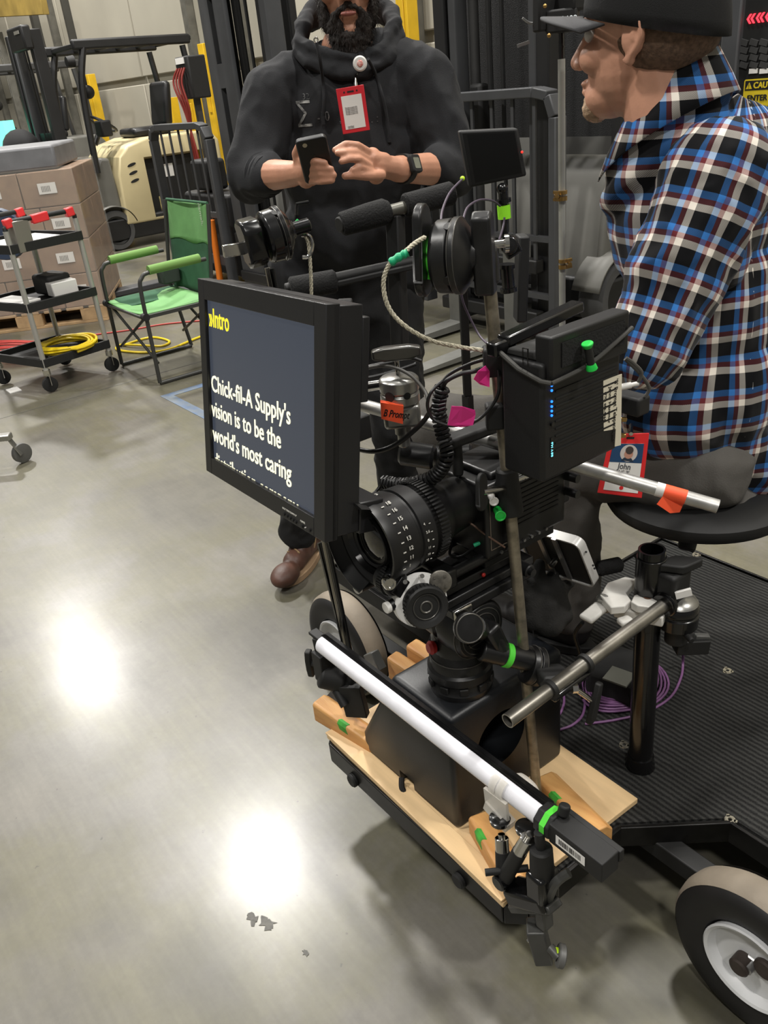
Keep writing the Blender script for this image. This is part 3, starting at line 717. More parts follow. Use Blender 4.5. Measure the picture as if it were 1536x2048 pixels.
def stadium(L, W, n=10): return [((L/2-W/2)*(1 if math.cos(a) > 0 else -1)+W/2*math.cos(a), W/2*math.sin(a)) for a in [(-pi/2+.001)+k*pi/n for k in range(n+1)]+[(pi/2+.001)+k*pi/n for k in range(n+1)]]
b.prism(stadium(.128, .052), frame(pY(845, 502, 1.2), (bax.normalized()*.9+Vector((0, 0, -.05))), Z), -.007, .007); b.build('oval_handle', SCF, gh, bev=.004, seg=3)
b = MB(); b.cyl(pY(850, 502, 1.2), bc-ax*.03, .010, n=16); b.build('handle_shaft', BLKG, gh)
b = MB(); b.lathe(bc-ax*.041, ax, [(0, .026), (.0035, .0275), (.007, .026)], 30); b.build('green_band', GRN, gh)
b = MB(); k0 = pY(862, 540, 1.19); b.cyl(k0, k0+Vector((0, 0, -.012)), .004, .006, n=10); b.build('green_band_tail', GRN, gh)
b = MB(); b.cyl(pole1-PD*.03, pole1+PD*.02, .0165, n=20, ch=.003); b.build('pole_socket', SCF, gh, bev=.002)
k0 = pY(1008, 487, 1.22)
b = MB(); b.cyl(k0-RH*.02, k0, .006, n=12); b.cyl(k0, k0+RH*.006, .013, n=16); b.build('set_knob', CHROME, gh)
# left head
lc = pB(557, 468, OY+.07)
lh, F, ax = griphead('grip_head', 'small glossy black grip head above the left end of the monitor', lc, (RH*.9+FH*.34+Z*.12), .045, .055, m=BLKG, holder=False)
b = MB(); b.prism([(-.035, -.028), (.03, -.03), (.038, -.015), (.036, .02), (.02, .03), (-.03, .026), (-.043, 0)], frame(lc-ax*.052, ax, Z), -.012, .022); b.build('rod_holder', BLKG, lh, bev=.005)
p0 = pY(505, 494, 1.46); p1 = pY(446, 503, 1.44)
b = MB(); b.cyl(p0, p1, .005, n=10); b.bar(p0+(p1-p0)*.30, p1, .010, .020, up=Z); b.build('wing_screw', CHROME, lh, bev=.003)
for x, y in ((508, 517), (505, 527)):
    c = pY(x, y, 1.44); b = MB(); b.bar(c-RH*.006, c+RH*.006, .004, .003); b.build('scratch_edge', CHROME, lh)
b = MB(); b.lathe(lc+ax*.025, ax, [(0, .012), (.03, .012), (.032, .01)], 16); b.build('end_pin', BLKG, lh)
b = MB(); b.tube(bez([pY(605, 515, 1.5), pY(618, 512, 1.5), pY(625, 490, 1.5), pY(618, 472, 1.5), pY(603, 470, 1.5)], 6), .0035); b.build('carabiner', CHROME, lh)
fl_ = pY(592, 430, 1.62)
b = MB(); b.tube([pY(593, 430, 1.5), pY(594, 408, 1.5), pY(618, 404, 1.5)], .003); b.build('thin_hook', BLKG, lh)
# wire ropes
WIRE = mat('pale_wire_rope', (178, 172, 152), .5, var=.5, vs=420)
def rope(label, pts, r=.0032):
    P = bez(pts, 16)
    t = thing('safety_cable', label, 'cable', P[0])
    # twisted strands give the rope its relief
    b = MB(); Q = []; s = 0
    for i in range(len(P)-1):
        n = max(int((P[i+1]-P[i]).length/.0018), 1)
        for k in range(n): Q.append(P[i]+(P[i+1]-P[i])*(k/n))
    for st in range(3):
        pp = []; x = None
        for i, p in enumerate(Q):
            tt = (Q[min(i+1, len(Q)-1)]-Q[max(i-1, 0)]).normalized()
            x = tt.orthogonal().normalized() if x is None else (x-tt*x.dot(tt)).normalized()
            a = i*.0018/.018*2*pi+st*2*pi/3; pp.append(p+(x*math.cos(a)+tt.cross(x)*math.sin(a))*r*.45)
        b.tube(pp, r*.62, 6)
    b.build('wire_strand', WIRE, t); return t
t = rope('white wire safety cable looping left from the big grip head with a teal sleeve', [pY(850, 474, 1.17), pY(825, 490, 1.16), pY(800, 513, 1.15), pY(778, 530, 1.15), pY(767, 565, 1.15), pY(775, 610, 1.15), pY(805, 648, 1.15), pY(860, 680, 1.16), pY(920, 694, 1.18), pY(975, 702, 1.19)])
b = MB(); P = bez([pY(780, 526, 1.15), pY(800, 513, 1.15), pY(816, 505, 1.15)], 6); b.tube(P, [.0048+.0016*math.sin(i*.9)**2 for i in range(len(P))], 12); b.build('teal_sleeve', GRNT, t)
t = rope('straight white wire safety cable hanging from the small grip head behind the monitor', [pY(604, 462, 1.5), pY(616, 484, 1.5), pY(620, 520, 1.5), pY(622, 560, 1.5), pY(623, 600, 1.5), pY(623, 640, 1.49)])
b = MB(); P = bez([pY(590, 443, 1.5), pY(600, 452, 1.5), pY(609, 464, 1.5)], 6); b.tube(P, [.0062]*4+[.0052]*(len(P)-4), 12); b.build('green_sleeve', mat('green_sleeve', (30, 180, 90), .45), t)

# ------------------------------------------------------------------ silver gobo head
gc0 = pY(800, 790, 1.31)
sg = thing('gobo_head', 'silver gobo head marked with orange tape beside the monitor, wide T-handle on top', 'grip head', gc0)
SIL = mat('satin_silver', (158, 157, 153), .3, .85, var=.12, vs=30)
ga = Z
zz0 = gc0.z
b = MB(); b.lathe(gc0-Z*.012, ga, [(0, .030), (.002, .033), (.016, .033), (.018, .030), (.020, .030), (.022, .033), (.040, .033), (.044, .029), (.048, .012)], 36); d_ = b.build('clamp_discs', SIL, sg, bev=.001)
for dx, r_ in ((-.020, .0085), (.010, .006)):
    P = gc0 + RH*dx + Z*.012; nn = (P-gc0-Z*.012+(-FH)*.03).normalized(); P = gc0+Z*.008+nn*.0315
    b = MB(); b.lathe(P, nn, [(0, r_), (.002, r_)], 20); b.build('rod_hole', BLKM, d_)
b = MB(); b.box(gc0-Z*.032, (.062, .048, .040), Matrix.Rotation(math.radians(55), 3, 'Z')); b.build('rod_holder', SIL, sg, bev=.007, seg=3)
b = MB(); b.cyl(gc0-Z*.05, gc0-Z*.068, .014, n=20); b.cyl(gc0-Z*.068, gc0-Z*.092, .0105, n=20, ch=.002); b.build('lock_stud', SIL, sg)
b = MB(); b.cyl(gc0+Z*.035, gc0+Z*.066, .004, n=10)
Ft = frame(gc0+Z*.073, -FH, RH)
b.build('screw', CHROME, sg)
b = MB(); b.prism([(-.040, -.008), (-.020, -.013), (.020, -.013), (.040, -.008), (.0405, .007), (.020, .011), (-.020, .011), (-.0405, .007)], Ft, -.009, .009); b.build('tee_handle', mat('cast_handle', (96, 95, 92), .28, .8, var=.15), sg, bev=.004, seg=3)
# orange tape with marker lettering
To = pY(762, 803, 1.2726)
tn = (-FH*.985-RH*.0).normalized(); TF = frame(pY(764, 842, 1.272), -FH, RH)
tl = onF(762, 806, TF); 
b = MB(); b.prism([(onF(761, 805, TF).x, onF(761, 805, TF).y), (onF(763, 838, TF).x, onF(763, 838, TF).y), (onF(806, 848, TF).x, onF(806, 848, TF).y), (onF(807, 812, TF).x, onF(807, 812, TF).y)], TF, -.012, .0002); tpz = b.build('orange_tape', ORG, sg, smooth=False)
a = onF(766, 832, TF)
text('marker_lettering', 'B Prompt', TF @ Matrix.Translation((a.x, a.y, .0004)) @ Matrix.Rotation(math.radians(-13), 4, 'Z'), .0175, mat('black_marker', (30, 18, 18), .6), tpz, bold=.0003, sx=.62, shear=.2)
# brass spigot to the monitor
m0, m1, m2 = pY(676, 778, 1.345), pY(722, 775, 1.335), pY(765, 768, 1.32)
b = MB(); b.cyl(m0, m1, .0125, n=22, ch=.002); b.build('brass_sleeve', BRASS, sg)
b = MB(); b.cyl(m1, m2+RH*.005, .0085, n=20); b.cyl(m1+(m2-m1)*.6-Z*.003, m2, .004, n=8); b.build('spigot', CHROME, sg)
b = MB(); b.box(pY(712, 765, 1.325), (.008, .012, .026)); b.build('catch', BLKM, sg, bev=.001)
# aluminium pipe
ap0, ap1 = pY(680, 797, 1.40), pY(1436, 1013, 1.13)
al = thing('aluminium_pipe', 'long aluminium pipe crossing the rig, orange tape near its open right end', 'pipe', ap0)
AD = (ap1-ap0).normalized(); AL = (ap1-ap0).length
b = MB(); b.pipe(ap0, ap1, .0112, .003, 24); b.build('tube', ALU, al)
def onap(x):
    lo, hi = 0., 1.
    for _ in range(40):
        m = (lo+hi)/2; P = ap0+(ap1-ap0)*m-CP; xx = 768+FPX*P.dot(CR)/P.dot(CF)
        if xx < x: lo = m
        else: hi = m
    return ap0+(ap1-ap0)*lo
c0, c1 = onap(1328), onap(1372)
b = MB(); b.lathe(c0, AD, [(0, .0117), ((c1-c0).length, .0117)], 24, caps=False); b.build('orange_tape_wrap', ORG, al)
b = MB(); b.lathe(onap(1312), AD, [(0, .0116), ((onap(1328)-onap(1312)).length, .0116)], 24, caps=False); b.build('white_label_wrap', LB, al)
Ff = frame(c0, -FH+Z*.25, AD); w = (c1-c0).length
b = MB(); b.loft([[Ff @ Vector((x_, y_, z_)) for x_, y_ in ((0.0, .0), (w, .0), (w*.92, -.026), (w*.5, -.031), (-.008, -.022))] for z_ in (.008, .0088)]); b.build('orange_tape_flag', ORG, al, smooth=False)
# ------------------------------------------------------------------ transmitter box on the pole
G = q(.55, .127, 1.144)
tb = thing('transmitter_box', 'black wireless transmitter box with blue lights and paper name label strapped to the pole', 'transmitter', G-Z*.19)
TBM = mat('transmitter_shell', (27, 27, 28), .5, var=.1, bump=.06, bs=400)
b = MB(); b.box(G+Vector((-.039, .082, -.088)), (.078, .165, .176)); b.build('shell', TBM, tb, bev=.006, seg=3)
b = MB(); b.prism([(-.078+.004, 0), (-.07, .010), (-.02, .014), (-.016, 0)], Matrix(((1, 0, 0, G.x), (0, 0, 1, G.y), (0, 1, 0, G.z), (0, 0, 0, 1))), .006, .158); b.build('top_cover', mat('dusty_black_plastic', (44, 44, 43), .7, var=.1), tb, bev=.003)
b = MB(); b.box(G+Vector((-.006, .088, .006)), (.03, .162, .062)); b.build('battery', TBM, tb, bev=.004, seg=3)
b = MB(); b.box(G+Vector((.0095, .092, .008)), (.002, .13, .034)); b.build('fuzzy_pad', FOAM, tb)
b = MB(); b.bar(G+Vector((-.085, .012, .015)), G+Vector((-.085, .17, .030)), .024, .016); b.bar(G+Vector((-.085, -.012, .008)), G+Vector((-.085, .03, .010)), .02, .02); b.build('antenna_arm', BLKG, tb, bev=.003)
b = MB(); b.box(G+Vector((-.034, .075, .0145)), (.008, .045, .001)); b.build('white_strip', WHT, tb)
b = MB()
b.tube([G+Vector((-.081, -.002, .006)), G+Vector((-.04, -.004, -.012)), G+Vector((.0, -.003, -.022)), G+Vector((.012, .004, -.024))], .0035, 8)
b.tube(bez([G+Vector((.0125, .004, -.024)), G+Vector((.013, .06, -.020)), G+Vector((.013, .10, -.012)), G+Vector((.013, .17, .012))]), .0032, 8); b.build('bungee_strap', mat('grey_elastic', (62, 61, 58), .8), tb)
FU = Matrix(((0, 0, 1, G.x+.0002), (1, 0, 0, G.y), (0, 1, 0, G.z), (0, 0, 0, 1)))  # +u face, x=v, y=z
b = MB()
for k in range(9): b.prism([(.025, -.045-.011*k), (.155, -.045-.011*k), (.155, -.0425-.011*k), (.025, -.0425-.011*k)], FU, -.001, .0012)
b.build('shell_ribs', BLKM, tb)
LED = mat('blue_led', (20, 70, 255), .4, emis=3.0, ecol=(30, 110, 255)); LEDC = mat('cyan_display', (120, 220, 235), .4, emis=1.0, ecol=(120, 215, 235))
for y in (771, 781, 803, 813, 822, 831):
    c = onF(1103, y, FU); b = MB(); b.cyl(FU @ Vector((c.x, c.y, -.001)), FU @ Vector((c.x, c.y, .0012)), .0018, n=12); b.build('status_light', LED, tb)
c = onF(1103, 895, FU); b = MB(); b.prism([(c.x-.0022, c.y-.015), (c.x+.0022, c.y-.015), (c.x+.0022, c.y+.015), (c.x-.0022, c.y+.015)], FU, 0, .0009); dsp = b.build('display', BLKG, tb)
text('display_figures', '8:8 V 14.6', FU @ Matrix.Translation((c.x+.0018, c.y-.014, .001)) @ Matrix.Rotation(pi/2, 4, 'Z'), .0055, LEDC, dsp, bold=.00015)
c = onF(1103, 848, FU); b = MB(); b.cyl(FU @ Vector((c.x, c.y, 0)), FU @ Vector((c.x, c.y, .003)), .003, n=14); b.build('power_button', BLKG, tb)
b = MB(); Fn = Matrix(((1, 0, 0, G.x), (0, 0, -1, G.y-.0002), (0, 1, 0, G.z), (0, 0, 0, 1)))
c = onF(1051, 714, Fn)
for s_ in ((-.005, -.012, -.0042, .012), (.0042, -.012, .005, .012), (-.005, .0112, .005, .012)): b.prism([(c.x+s_[0], c.y+s_[1]), (c.x+s_[2], c.y+s_[1]), (c.x+s_[2], c.y+s_[3]), (c.x+s_[0], c.y+s_[3])], Fn, -.001, .0012)
b.build('port_frame', CHROME, tb)
PAP = mat('paper_label', (212, 205, 184), .75, var=.05)
pl = [onF(x, y, FU) for x, y in ((1206, 759), (1243, 748), (1241, 890), (1229, 893), (1231, 858), (1207, 862))]
b = MB(); b.prism([(p.x, p.y) for p in pl], FU, .0, .0008); pp = b.build('paper_label', PAP, tb, smooth=False)
INK = mat('black_ink', (40, 36, 34), .7)
for (x, y, s_, sz) in ((1230, 758, "'B' Prompt Teleprompter", .0112), (1219, 773, 'Jenny Hammer', .0086), (1210, 783, '(770) 606-4364', .0066)):
    c = onF(x, y, FU); text('label_lettering', s_, FU @ Matrix.Translation((c.x-.002, c.y, .001)) @ Matrix.Rotation(-pi/2, 4, 'Z'), sz, INK, pp, sx=.88 if sz > .011 else 1.1)
# green spool on the strap
sp = thing('green_spool', 'small spool with bright green ends tucked under the strap of the transmitter', 'spool', G)
sa, sb_ = pA(1175, 690, G.x+.022), pA(1183, 735, G.x+.022)
dv = (sb_-sa).normalized(); SL = (sb_-sa).length
b = MB(); b.lathe(sa, dv, [(0, .0055), (SL, .0055)], 16); b.build('dark_core', BLKM, sp)
b = MB(); b.lathe(sa-dv*.003, dv, [(0, .0075), (.001, .0082), (.004, .0075), (.007, .0055)], 24); b.build('green_flange', GRNP, sp)
b = MB(); b.lathe(sb_+dv*.003, -dv, [(0, .0075), (.001, .0082), (.006, .007), (.009, .0055)], 24); b.build('green_flange', GRNP, sp)
# plugs at the right
b = MB(); c = G+Vector((-.02, .168, -.05)); b.cyl(pY(1240, 775, 1.17), pY(1262, 770, 1.17), .005, n=14); b.cyl(pY(1262, 770, 1.17), pY(1277, 767, 1.17), .0035, n=12); b.build('white_plug', WHT, tb)
b = MB(); b.box(pY(1262, 806, 1.2), (.05, .03, .03)); b.build('side_plug', BLKM, tb, bev=.004)
b = MB(); b.tube(bez([pY(1275, 767, 1.17), pY(1283, 745, 1.17), pY(1265, 725, 1.17), pY(1252, 716, 1.17)], 8), .0028); b.tube(bez([pY(1250, 718, 1.18), pY(1278, 745, 1.18), pY(1298, 775, 1.18), pY(1290, 793, 1.18)], 8), .0028); b.build('side_cables', mat('grey_cable', (70, 68, 64), .5), tb)
for (x, y) in ((1249, 839), (1247, 871)):
    b = MB(); b.cyl(pY(x-8, y, 1.19), pY(x+4, y, 1.19), .004, n=12, ch=.001); b.build('brass_connector', BRASS, tb)
# brackets between pole and box
for k, (y0, y1, dx, w) in enumerate(((688, 745, -.004, .034), (800, 850, -.012, .028))):
    za, zb = zpole(y0), zpole(y1); P = onpole((za+zb)/2)
    bt = MB(); bt.box(P+RH*dx-FH*.010, (w, w*.9, za-zb), Matrix.Rotation(.9, 3, 'Z'))
    bt.build('pole_bracket', BLKM, tb, bev=.004)
b = MB(); b.box(onpole(zpole(790))+RH*.012, (.02, .02, .14), Matrix.Rotation(.9, 3, 'Z')); b.build('mount_rail', BLKM, tb, bev=.002)
b = MB(); b.box(onpole(zpole(890))+RH*.012, (.012, .012, .03), Matrix.Rotation(.9, 3, 'Z')); b.build('mount_rail_foot', BLKM, tb, bev=.002)
# pole clamp sleeve
pc = thing('pole_clamp', 'black tubular clamp with paddle handle round the steel pole under the transmitter', 'clamp', onpole(zpole(1020)))
b = MB(); b.cyl(onpole(zpole(1026)), onpole(zpole(937)), .021, .018, 24, ch=.002); b.build('sleeve', BLKM, pc)
pk = pY(963, 984, 1.12)
b = MB(); b.prism(stadium(.062, .026), frame(pk, RH*.75-FH*.55, Z), -.004, .004); b.build('paddle', BLKM, pc, bev=.003)
b = MB(); b.cyl(pk, onpole(zpole(975)), .006, n=12); b.cyl(onpole(zpole(960))+RH*.01, onpole(zpole(950))+RH*.035, .008, n=12); b.build('clamp_screw', CHROME, pc)
# ------------------------------------------------------------------ cables
def coil(pts, R, r, pitch, n=8):
    P = bez(pts, 24); b = MB(); Q = []; d = 0.; x = None
    seg = [(P[i], P[i+1]) for i in range(len(P)-1)]
    step = pitch/10; pos = []; acc = 0
    for a, c in seg:
        L = (c-a).length; k = max(int(L/step), 1)
        for i in range(k): pos.append(a+(c-a)*(i/k))
    dist = 0
    for i, p in enumerate(pos):
        t = (pos[min(i+2, len(pos)-1)]-pos[max(i-2, 0)]).normalized()
        x = t.orthogonal().normalized() if x is None else (x-t*x.dot(t)).normalized()
        if i: dist += (p-pos[i-1]).length
        a = dist/pitch*2*pi; Q.append(p+(x*math.cos(a)+t.cross(x)*math.sin(a))*R)
    b.tube(Q, r, n); return b
def cable(name, label, pts, r, m=CBL, cat='cable', group=None, nb=10):
    P = bez(pts, nb); b = MB(); b.tube(P, r, 10)
    o = b.build(name, m); tag(o, label, cat, group); return o
cc = tag(coil([pY(885, 775, 1.2), pY(878, 805, 1.2), pY(880, 840, 1.2), pY(888, 880, 1.19), pY(893, 915, 1.18), pY(872, 950, 1.19), pY(835, 966, 1.2), pY(800, 970, 1.22), pY(765, 964, 1.25)], .0098, .0031, .0068).build('coiled_cable', CBL), 'thick black coiled cable hanging in an arc in the middle of the rig', 'cable')
tag(coil([pY(788, 985, 1.3), pY(784, 1010, 1.3), pY(800, 1035, 1.28), pY(845, 1045, 1.27), pY(880, 1060, 1.27), pY(900, 1075, 1.27)], .0085, .0028, .0064).build('coiled_cable', CBL), 'black coiled cable running down over the lens to the camera body', 'cable')
tag(coil([pY(878, 966, 1.34), pY(905, 968, 1.34), pY(940, 960, 1.32), pY(965, 948, 1.3), pY(992, 936, 1.28)], .0078, .0026, .0066).build('coiled_cable', CBL), 'short black coiled cable passing behind the steel pole under the transmitter', 'cable')
cable('monitor_cable', 'black cable from a ribbed plug on the monitor back rising into the coil', [pY(680, 985, 1.22), pY(700, 995, 1.22), pY(725, 998, 1.22), pY(750, 985, 1.24), pY(765, 964, 1.25)], .0028)
pg = [pY(668, 978, 1.20), pY(690, 990, 1.20), pY(706, 999, 1.21)]
b = MB(); P = bez(pg, 8); b.tube(P, [.009 if i % 2 else .0075 for i in range(len(P))], 14); tag(b.build('ribbed_plug', RUB), 'ribbed black plug sticking out of the lower back of the monitor', 'plug')
cable('thick_cable', 'thick black cable drooping from the monitor back under the gobo head', [pY(672, 878, 1.36), pY(700, 893, 1.34), pY(745, 903, 1.3), pY(790, 890, 1.28), pY(840, 850, 1.25), pY(868, 812, 1.22), pY(885, 785, 1.2)], .0042)
cable('signal_cable', 'black cable bridging from the coil top to the bracket on the steel pole', [pY(885, 778, 1.2), pY(893, 762, 1.19), pY(920, 748, 1.19), pY(950, 742, 1.19), pY(985, 728, 1.18)], .0036)
cable('signal_cable', 'upper black cable bridging to the bracket on the steel pole', [pY(878, 775, 1.21), pY(900, 748, 1.21), pY(940, 728, 1.2), pY(980, 716, 1.19)], .0028)
cable('looped_cable', 'thin black cable loop hanging left of the pole and carrying pink tape', [pY(885, 762, 1.18), pY(862, 785, 1.17), pY(855, 812, 1.17), pY(866, 838, 1.17), pY(893, 850, 1.16), pY(920, 850, 1.16), pY(955, 840, 1.16), pY(985, 810, 1.16), pY(998, 780, 1.16), pY(996, 740, 1.17)], .0026)
cable('arched_cable', 'thin grey cable arching over the gobo head to its right', [pY(700, 750, 1.34), pY(740, 735, 1.32), pY(780, 733, 1.3), pY(820, 750, 1.28), pY(848, 780, 1.26), pY(856, 800, 1.24)], .003, mat('grey_cable', (70, 68, 64), .5))
cable('black_cable_bundle', 'bundle of black cable behind the T-handle of the gobo head', [pY(700, 755, 1.4), pY(735, 735, 1.4), pY(780, 725, 1.4), pY(815, 715, 1.4), pY(842, 722, 1.4)], .0036)
cable('black_cable_bundle', 'lower strand of black cable behind the gobo head', [pY(690, 758, 1.39), pY(740, 755, 1.39), pY(790, 742, 1.39), pY(832, 728, 1.39)], .0034)
cable('camera_cable', 'black cable curving over the camera body with a green end', [pY(905, 1085, 1.24), pY(900, 1110, 1.22), pY(925, 1112, 1.2), pY(955, 1088, 1.19)], .0025)
cable('camera_lead', 'thin brown-edged lead looping over the camera side', [pY(903, 1070, 1.22), pY(915, 1050, 1.2), pY(940, 1047, 1.19), pY(965, 1065, 1.18), pY(1010, 1095, 1.17)], .0018, mat('tan_lead', (96, 72, 58), .5))
b = MB(); b.cyl(pY(948, 1091, 1.19), pY(961, 1085, 1.19), .0035, n=10); tag(b.build('green_heatshrink', GRNT), 'tiny green heat-shrink sleeve on the lead at the camera side', 'sleeve')
# pink tape flags
def flag(label, pts, Yd, m=PINK):
    b = MB(); P = [pY(x, y, Yd+dy) for x, y, dy in pts]
    c = sum(P, Vector())/len(P)
    n = len(P); lay = []
    for off in (0, .0008): lay.append([p-FH*off for p in P])
    b.loft(lay); return tag(b.build('pink_tape_flag', m, smooth=False), label, 'tape')
flag('smaller pink tape flag folded on the cable beside the pole bracket', [(947, 758, 0), (956, 742, -.012), (971, 731, 0), (979, 742, 0), (979, 774, 0), (960, 769, .004)], 1.16)
flag('larger pink tape flag on the looped cable right of the coil', [(895, 850, 0), (903, 812, -.01), (925, 813, -.012), (950, 820, 0), (951, 829, 0), (946, 850, 0), (920, 854, .004)], 1.15)
# ------------------------------------------------------------------ short steel pipe with its clamps
h0 = pZ(1015, 1442, .600); h1 = pZ(1333, 1206, .622)
hp = thing('short_steel_pipe', 'short bright steel pipe with an open end above the riser box, level', 'pipe', h0)
b = MB(); b.pipe(h0, h1, .0122, .002, 26); b.build('tube', STEEL, hp)
HD = (h1-h0).normalized()
# swivel clamp joining tall pole and short pipe
jc = pA(1085, 1335, OX+.45)
sc = thing('swivel_clamp', 'black swivel grip head with green band joining tall pole and short steel pipe', 'grip head', jc)
ja = (RH*.86+FH*.10-Z*.42).normalized()
pw = pA(1020, 1312, OX+.435)
b = MB(); b.cyl(pw-ja*.06, pw+ja*.05, .020, n=24, ch=.003); b.lathe(pA(1062, 1330, OX+.45)-ja*.012, ja, [(0, .02), (.002, .034), (.012, .036), (.013, .033), (.016, .033), (.017, .036), (.027, .036), (.034, .028), (.040, .016)], 40); d_ = b.build('clamp_discs', SCF, sc, bev=.001)
b = MB(); b.torus(pA(1062, 1330, OX+.45)+ja*.0005, ja, .0355, .0011, 40, 5); b.torus(pA(1062, 1330, OX+.45)+ja*.015, ja, .0352, .0009, 40, 5); b.build('worn_rims', WE, sc)
b = MB(); b.lathe(pw-ja*.012, ja, [(0, .0203), (.001, .022), (.011, .022), (.012, .0203)], 30); b.build('green_band', GRN, sc)
def onh(x):
    lo, hi = 0., 1.
    for _ in range(40):
        m = (lo+hi)/2; P = h0+(h1-h0)*m-CP; xx = 768+FPX*P.dot(CR)/P.dot(CF)
        if xx < x: lo = m
        else: hi = m
    return h0+(h1-h0)*lo
for x in (1100, 1170):
    b = MB(); P = onh(x); b.lathe(P-HD*.004, HD, [(0, .0124), (0, .017), (.008, .017), (.008, .0124)], 24, caps=False); b.build('saddle_ring', BLKM, sc)
b = MB(); b.bar(onh(1098)-Z*.015-X*.004, onh(1172)-Z*.015-X*.004, .034, .012); b.build('saddle_plate', BLKG, sc, bev=.004)
b = MB(); b.bar(pA(1095, 1345, OX+.47), onh(1130)-Z*.02-X*.012, .05, .03); b.build('saddle_block', BLKM, sc, bev=.005)
kp = pA(1190, 1405, OX+.585); k0 = pA(1148, 1376, OX+.575)
b = MB(); b.cyl(k0, kp, .0048, n=14); b.cyl(k0-RH*.003, k0+RH*.006, .009, n=6); b.build('clamp_screw', CHROME, sc)
b = MB(); b.prism([(-.040, -.010), (-.018, -.012), (.018, -.010), (.040, -.006), (.042, .007), (.018, .011), (-.018, .013), (-.040, .012)], frame(kp, RH*.75-FH*.6-Z*.1, Z*.95+RH*.22), -.006, .006); b.build('tee_handle', BLKM, sc, bev=.003)
# lower arm linking head to pole (left elbow)
b = MB(); b.bar(pA(975, 1250, OX+.42), pA(1000, 1300, OX+.42), .035, .03); b.cyl(pA(985, 1268, OX+.42), pA(1012, 1322, OX+.43), .017, n=18); b.build('elbow_arm', SCF, sc, bev=.006)
# end clamp at the far end of the short pipe
ec_ = pB(1358, 1205, h1.y+.03)
eh = thing('end_clamp', 'black grip head holding the far end of the short steel pipe, round knob on top', 'grip head', ec_)
b = MB(); b.lathe(ec_-Z*.05, Z, [(0, .030), (.003, .036), (.028, .037), (.030, .034), (.034, .034), (.036, .037), (.045, .036), (.052, .032)], 40); b.build('clamp_discs', BLKG, eh, bev=.001)
b = MB(); b.lathe(ec_+Z*.002, Z, [(0, .034), (.006, .030), (.012, .020), (.014, .001)], 36, x=(0, -1, 0)); b.build('silver_dome', SIL, eh)
b = MB(); b.box(ec_+Vector((-.015, -.008, .034)), (.05, .055, .07)); b.build('clamp_block', BLKM, eh, bev=.008, seg=3)
b = MB(); b.lathe(h1-HD*.012, HD, [(0, .0122), (0, .021), (.016, .021), (.016, .0122)], 26, caps=False); b.torus(h1-HD*.004, HD, .021, .0035, 28, 8); b.build('collar', BLKG, eh)
b = MB(); c = ec_+Vector((-.035, -.02, .07)); b.cyl(c-Z*.01, c+Z*.004, .011, n=20); b.cyl(c+Z*.004, c+Z*.006, .006, n=6); b.build('top_bolt', BLKM, eh, bev=.001)
kc = pB(1358, 1135, h1.y+.03)
b = MB(); b.cyl(kc-Z*.035, kc, .011, .013, 18); b.build('knob_neck', BLKM, eh)
b = MB(); b.prism([(.034*math.cos(a)*(1+.25*math.cos(2*a)), .016*math.sin(a)*(1-.3*math.cos(2*a))) for a in [k*2*pi/24 for k in range(24)]], frame(kc+Z*.004, Z, RH), -.006, .010); b.build('lobe_knob', BLKM, eh, bev=.003)
b = MB(); F = frame(ec_+Vector((.022, -.022, .038)), Vector((.75, -.65, .05)), Vector((.65, .75, .25))); b.box((0, 0, 0), (.001, .001, .001)); b.bm.clear(); b.prism([(-.014, -.006), (.014, -.006), (.014, .007), (-.014, .007)], F, -.006, .0005); b.build('small_label', LB, eh)
b = MB(); b.lathe(ec_-Z*.060, Z, [(0, .020), (.010, .022)], 28, caps=False); b.build('green_band', GRN, eh)
b = MB(); b.cyl(ec_-Z*.085, ec_-Z*.05, .021, n=22); b.bar(ec_-Z*.095+RH*.0, ec_-Z*.10+RH*.06, .028, .03); b.cyl(ec_+Vector((.02, -.01, -.05)), ec_+Vector((.045, -.02, -.052)), .006, n=10); b.build('lower_block', BLKM, eh, bev=.004)
b = MB(); b.bar(ec_-Z*.08+RH*.035, ec_-Z*.085+RH*.062, .012, .010); b.build('worn_lever', mat('worn_grey', (92, 92, 90), .5, .3), eh, bev=.002)
# white gate clamp on the post
px_, py_ = pb.x-.005, pb.y
wc = thing('white_gate_clamp', 'chipped white painted clamp gripping the black upright post below its open top', 'clamp', Vector((px_, py_, .60)))
CHP = mat('chipped_white_paint', (205, 202, 196), .5, c2=(222, 220, 214), vs=34)
zc = .625
def jaw(pts, z0, z1, m, nm='jaw'):
    b = MB(); b.prism(pts, Matrix.Translation((px_, py_, 0)), z0, z1); return b.build(nm, m, wc, bev=.0018, seg=2)
jl = [pZ(x, y, zc) for x, y in ((1200, 1190), (1215, 1165), (1250, 1153), (1275, 1158), (1262, 1172), (1252, 1185), (1262, 1200), (1250, 1212), (1222, 1215))]
jaw([(p.x-px_, p.y-py_) for p in jl], zc-.016, zc, CHP)
jr = [pZ(x, y, zc) for x, y in ((1262, 1205), (1268, 1192), (1295, 1184), (1302, 1172), (1326, 1170), (1338, 1182), (1318, 1205), (1300, 1216), (1275, 1213))]
jaw([(p.x-px_, p.y-py_) for p in jr], zc-.014, zc+.002, CHP)
b = MB(); c = pZ(1295, 1194, zc+.002); b.cyl(c-Z*.004, c+Z*.0015, .008, n=16); b.build('rusty_rivet', mat('rusty_iron', (96, 66, 48), .7, .3), wc)
b = MB(); b.bar(pZ(1232, 1215, zc-.03), pZ(1330, 1235, zc-.03), .035, .022); b.build('clamp_bar', CHP, wc, bev=.003)
b = MB(); b.bar(pZ(1238, 1246, zc-.03), pZ(1262, 1238, zc-.03), .02, .012); b.build('lower_lug', CHP, wc, bev=.004)
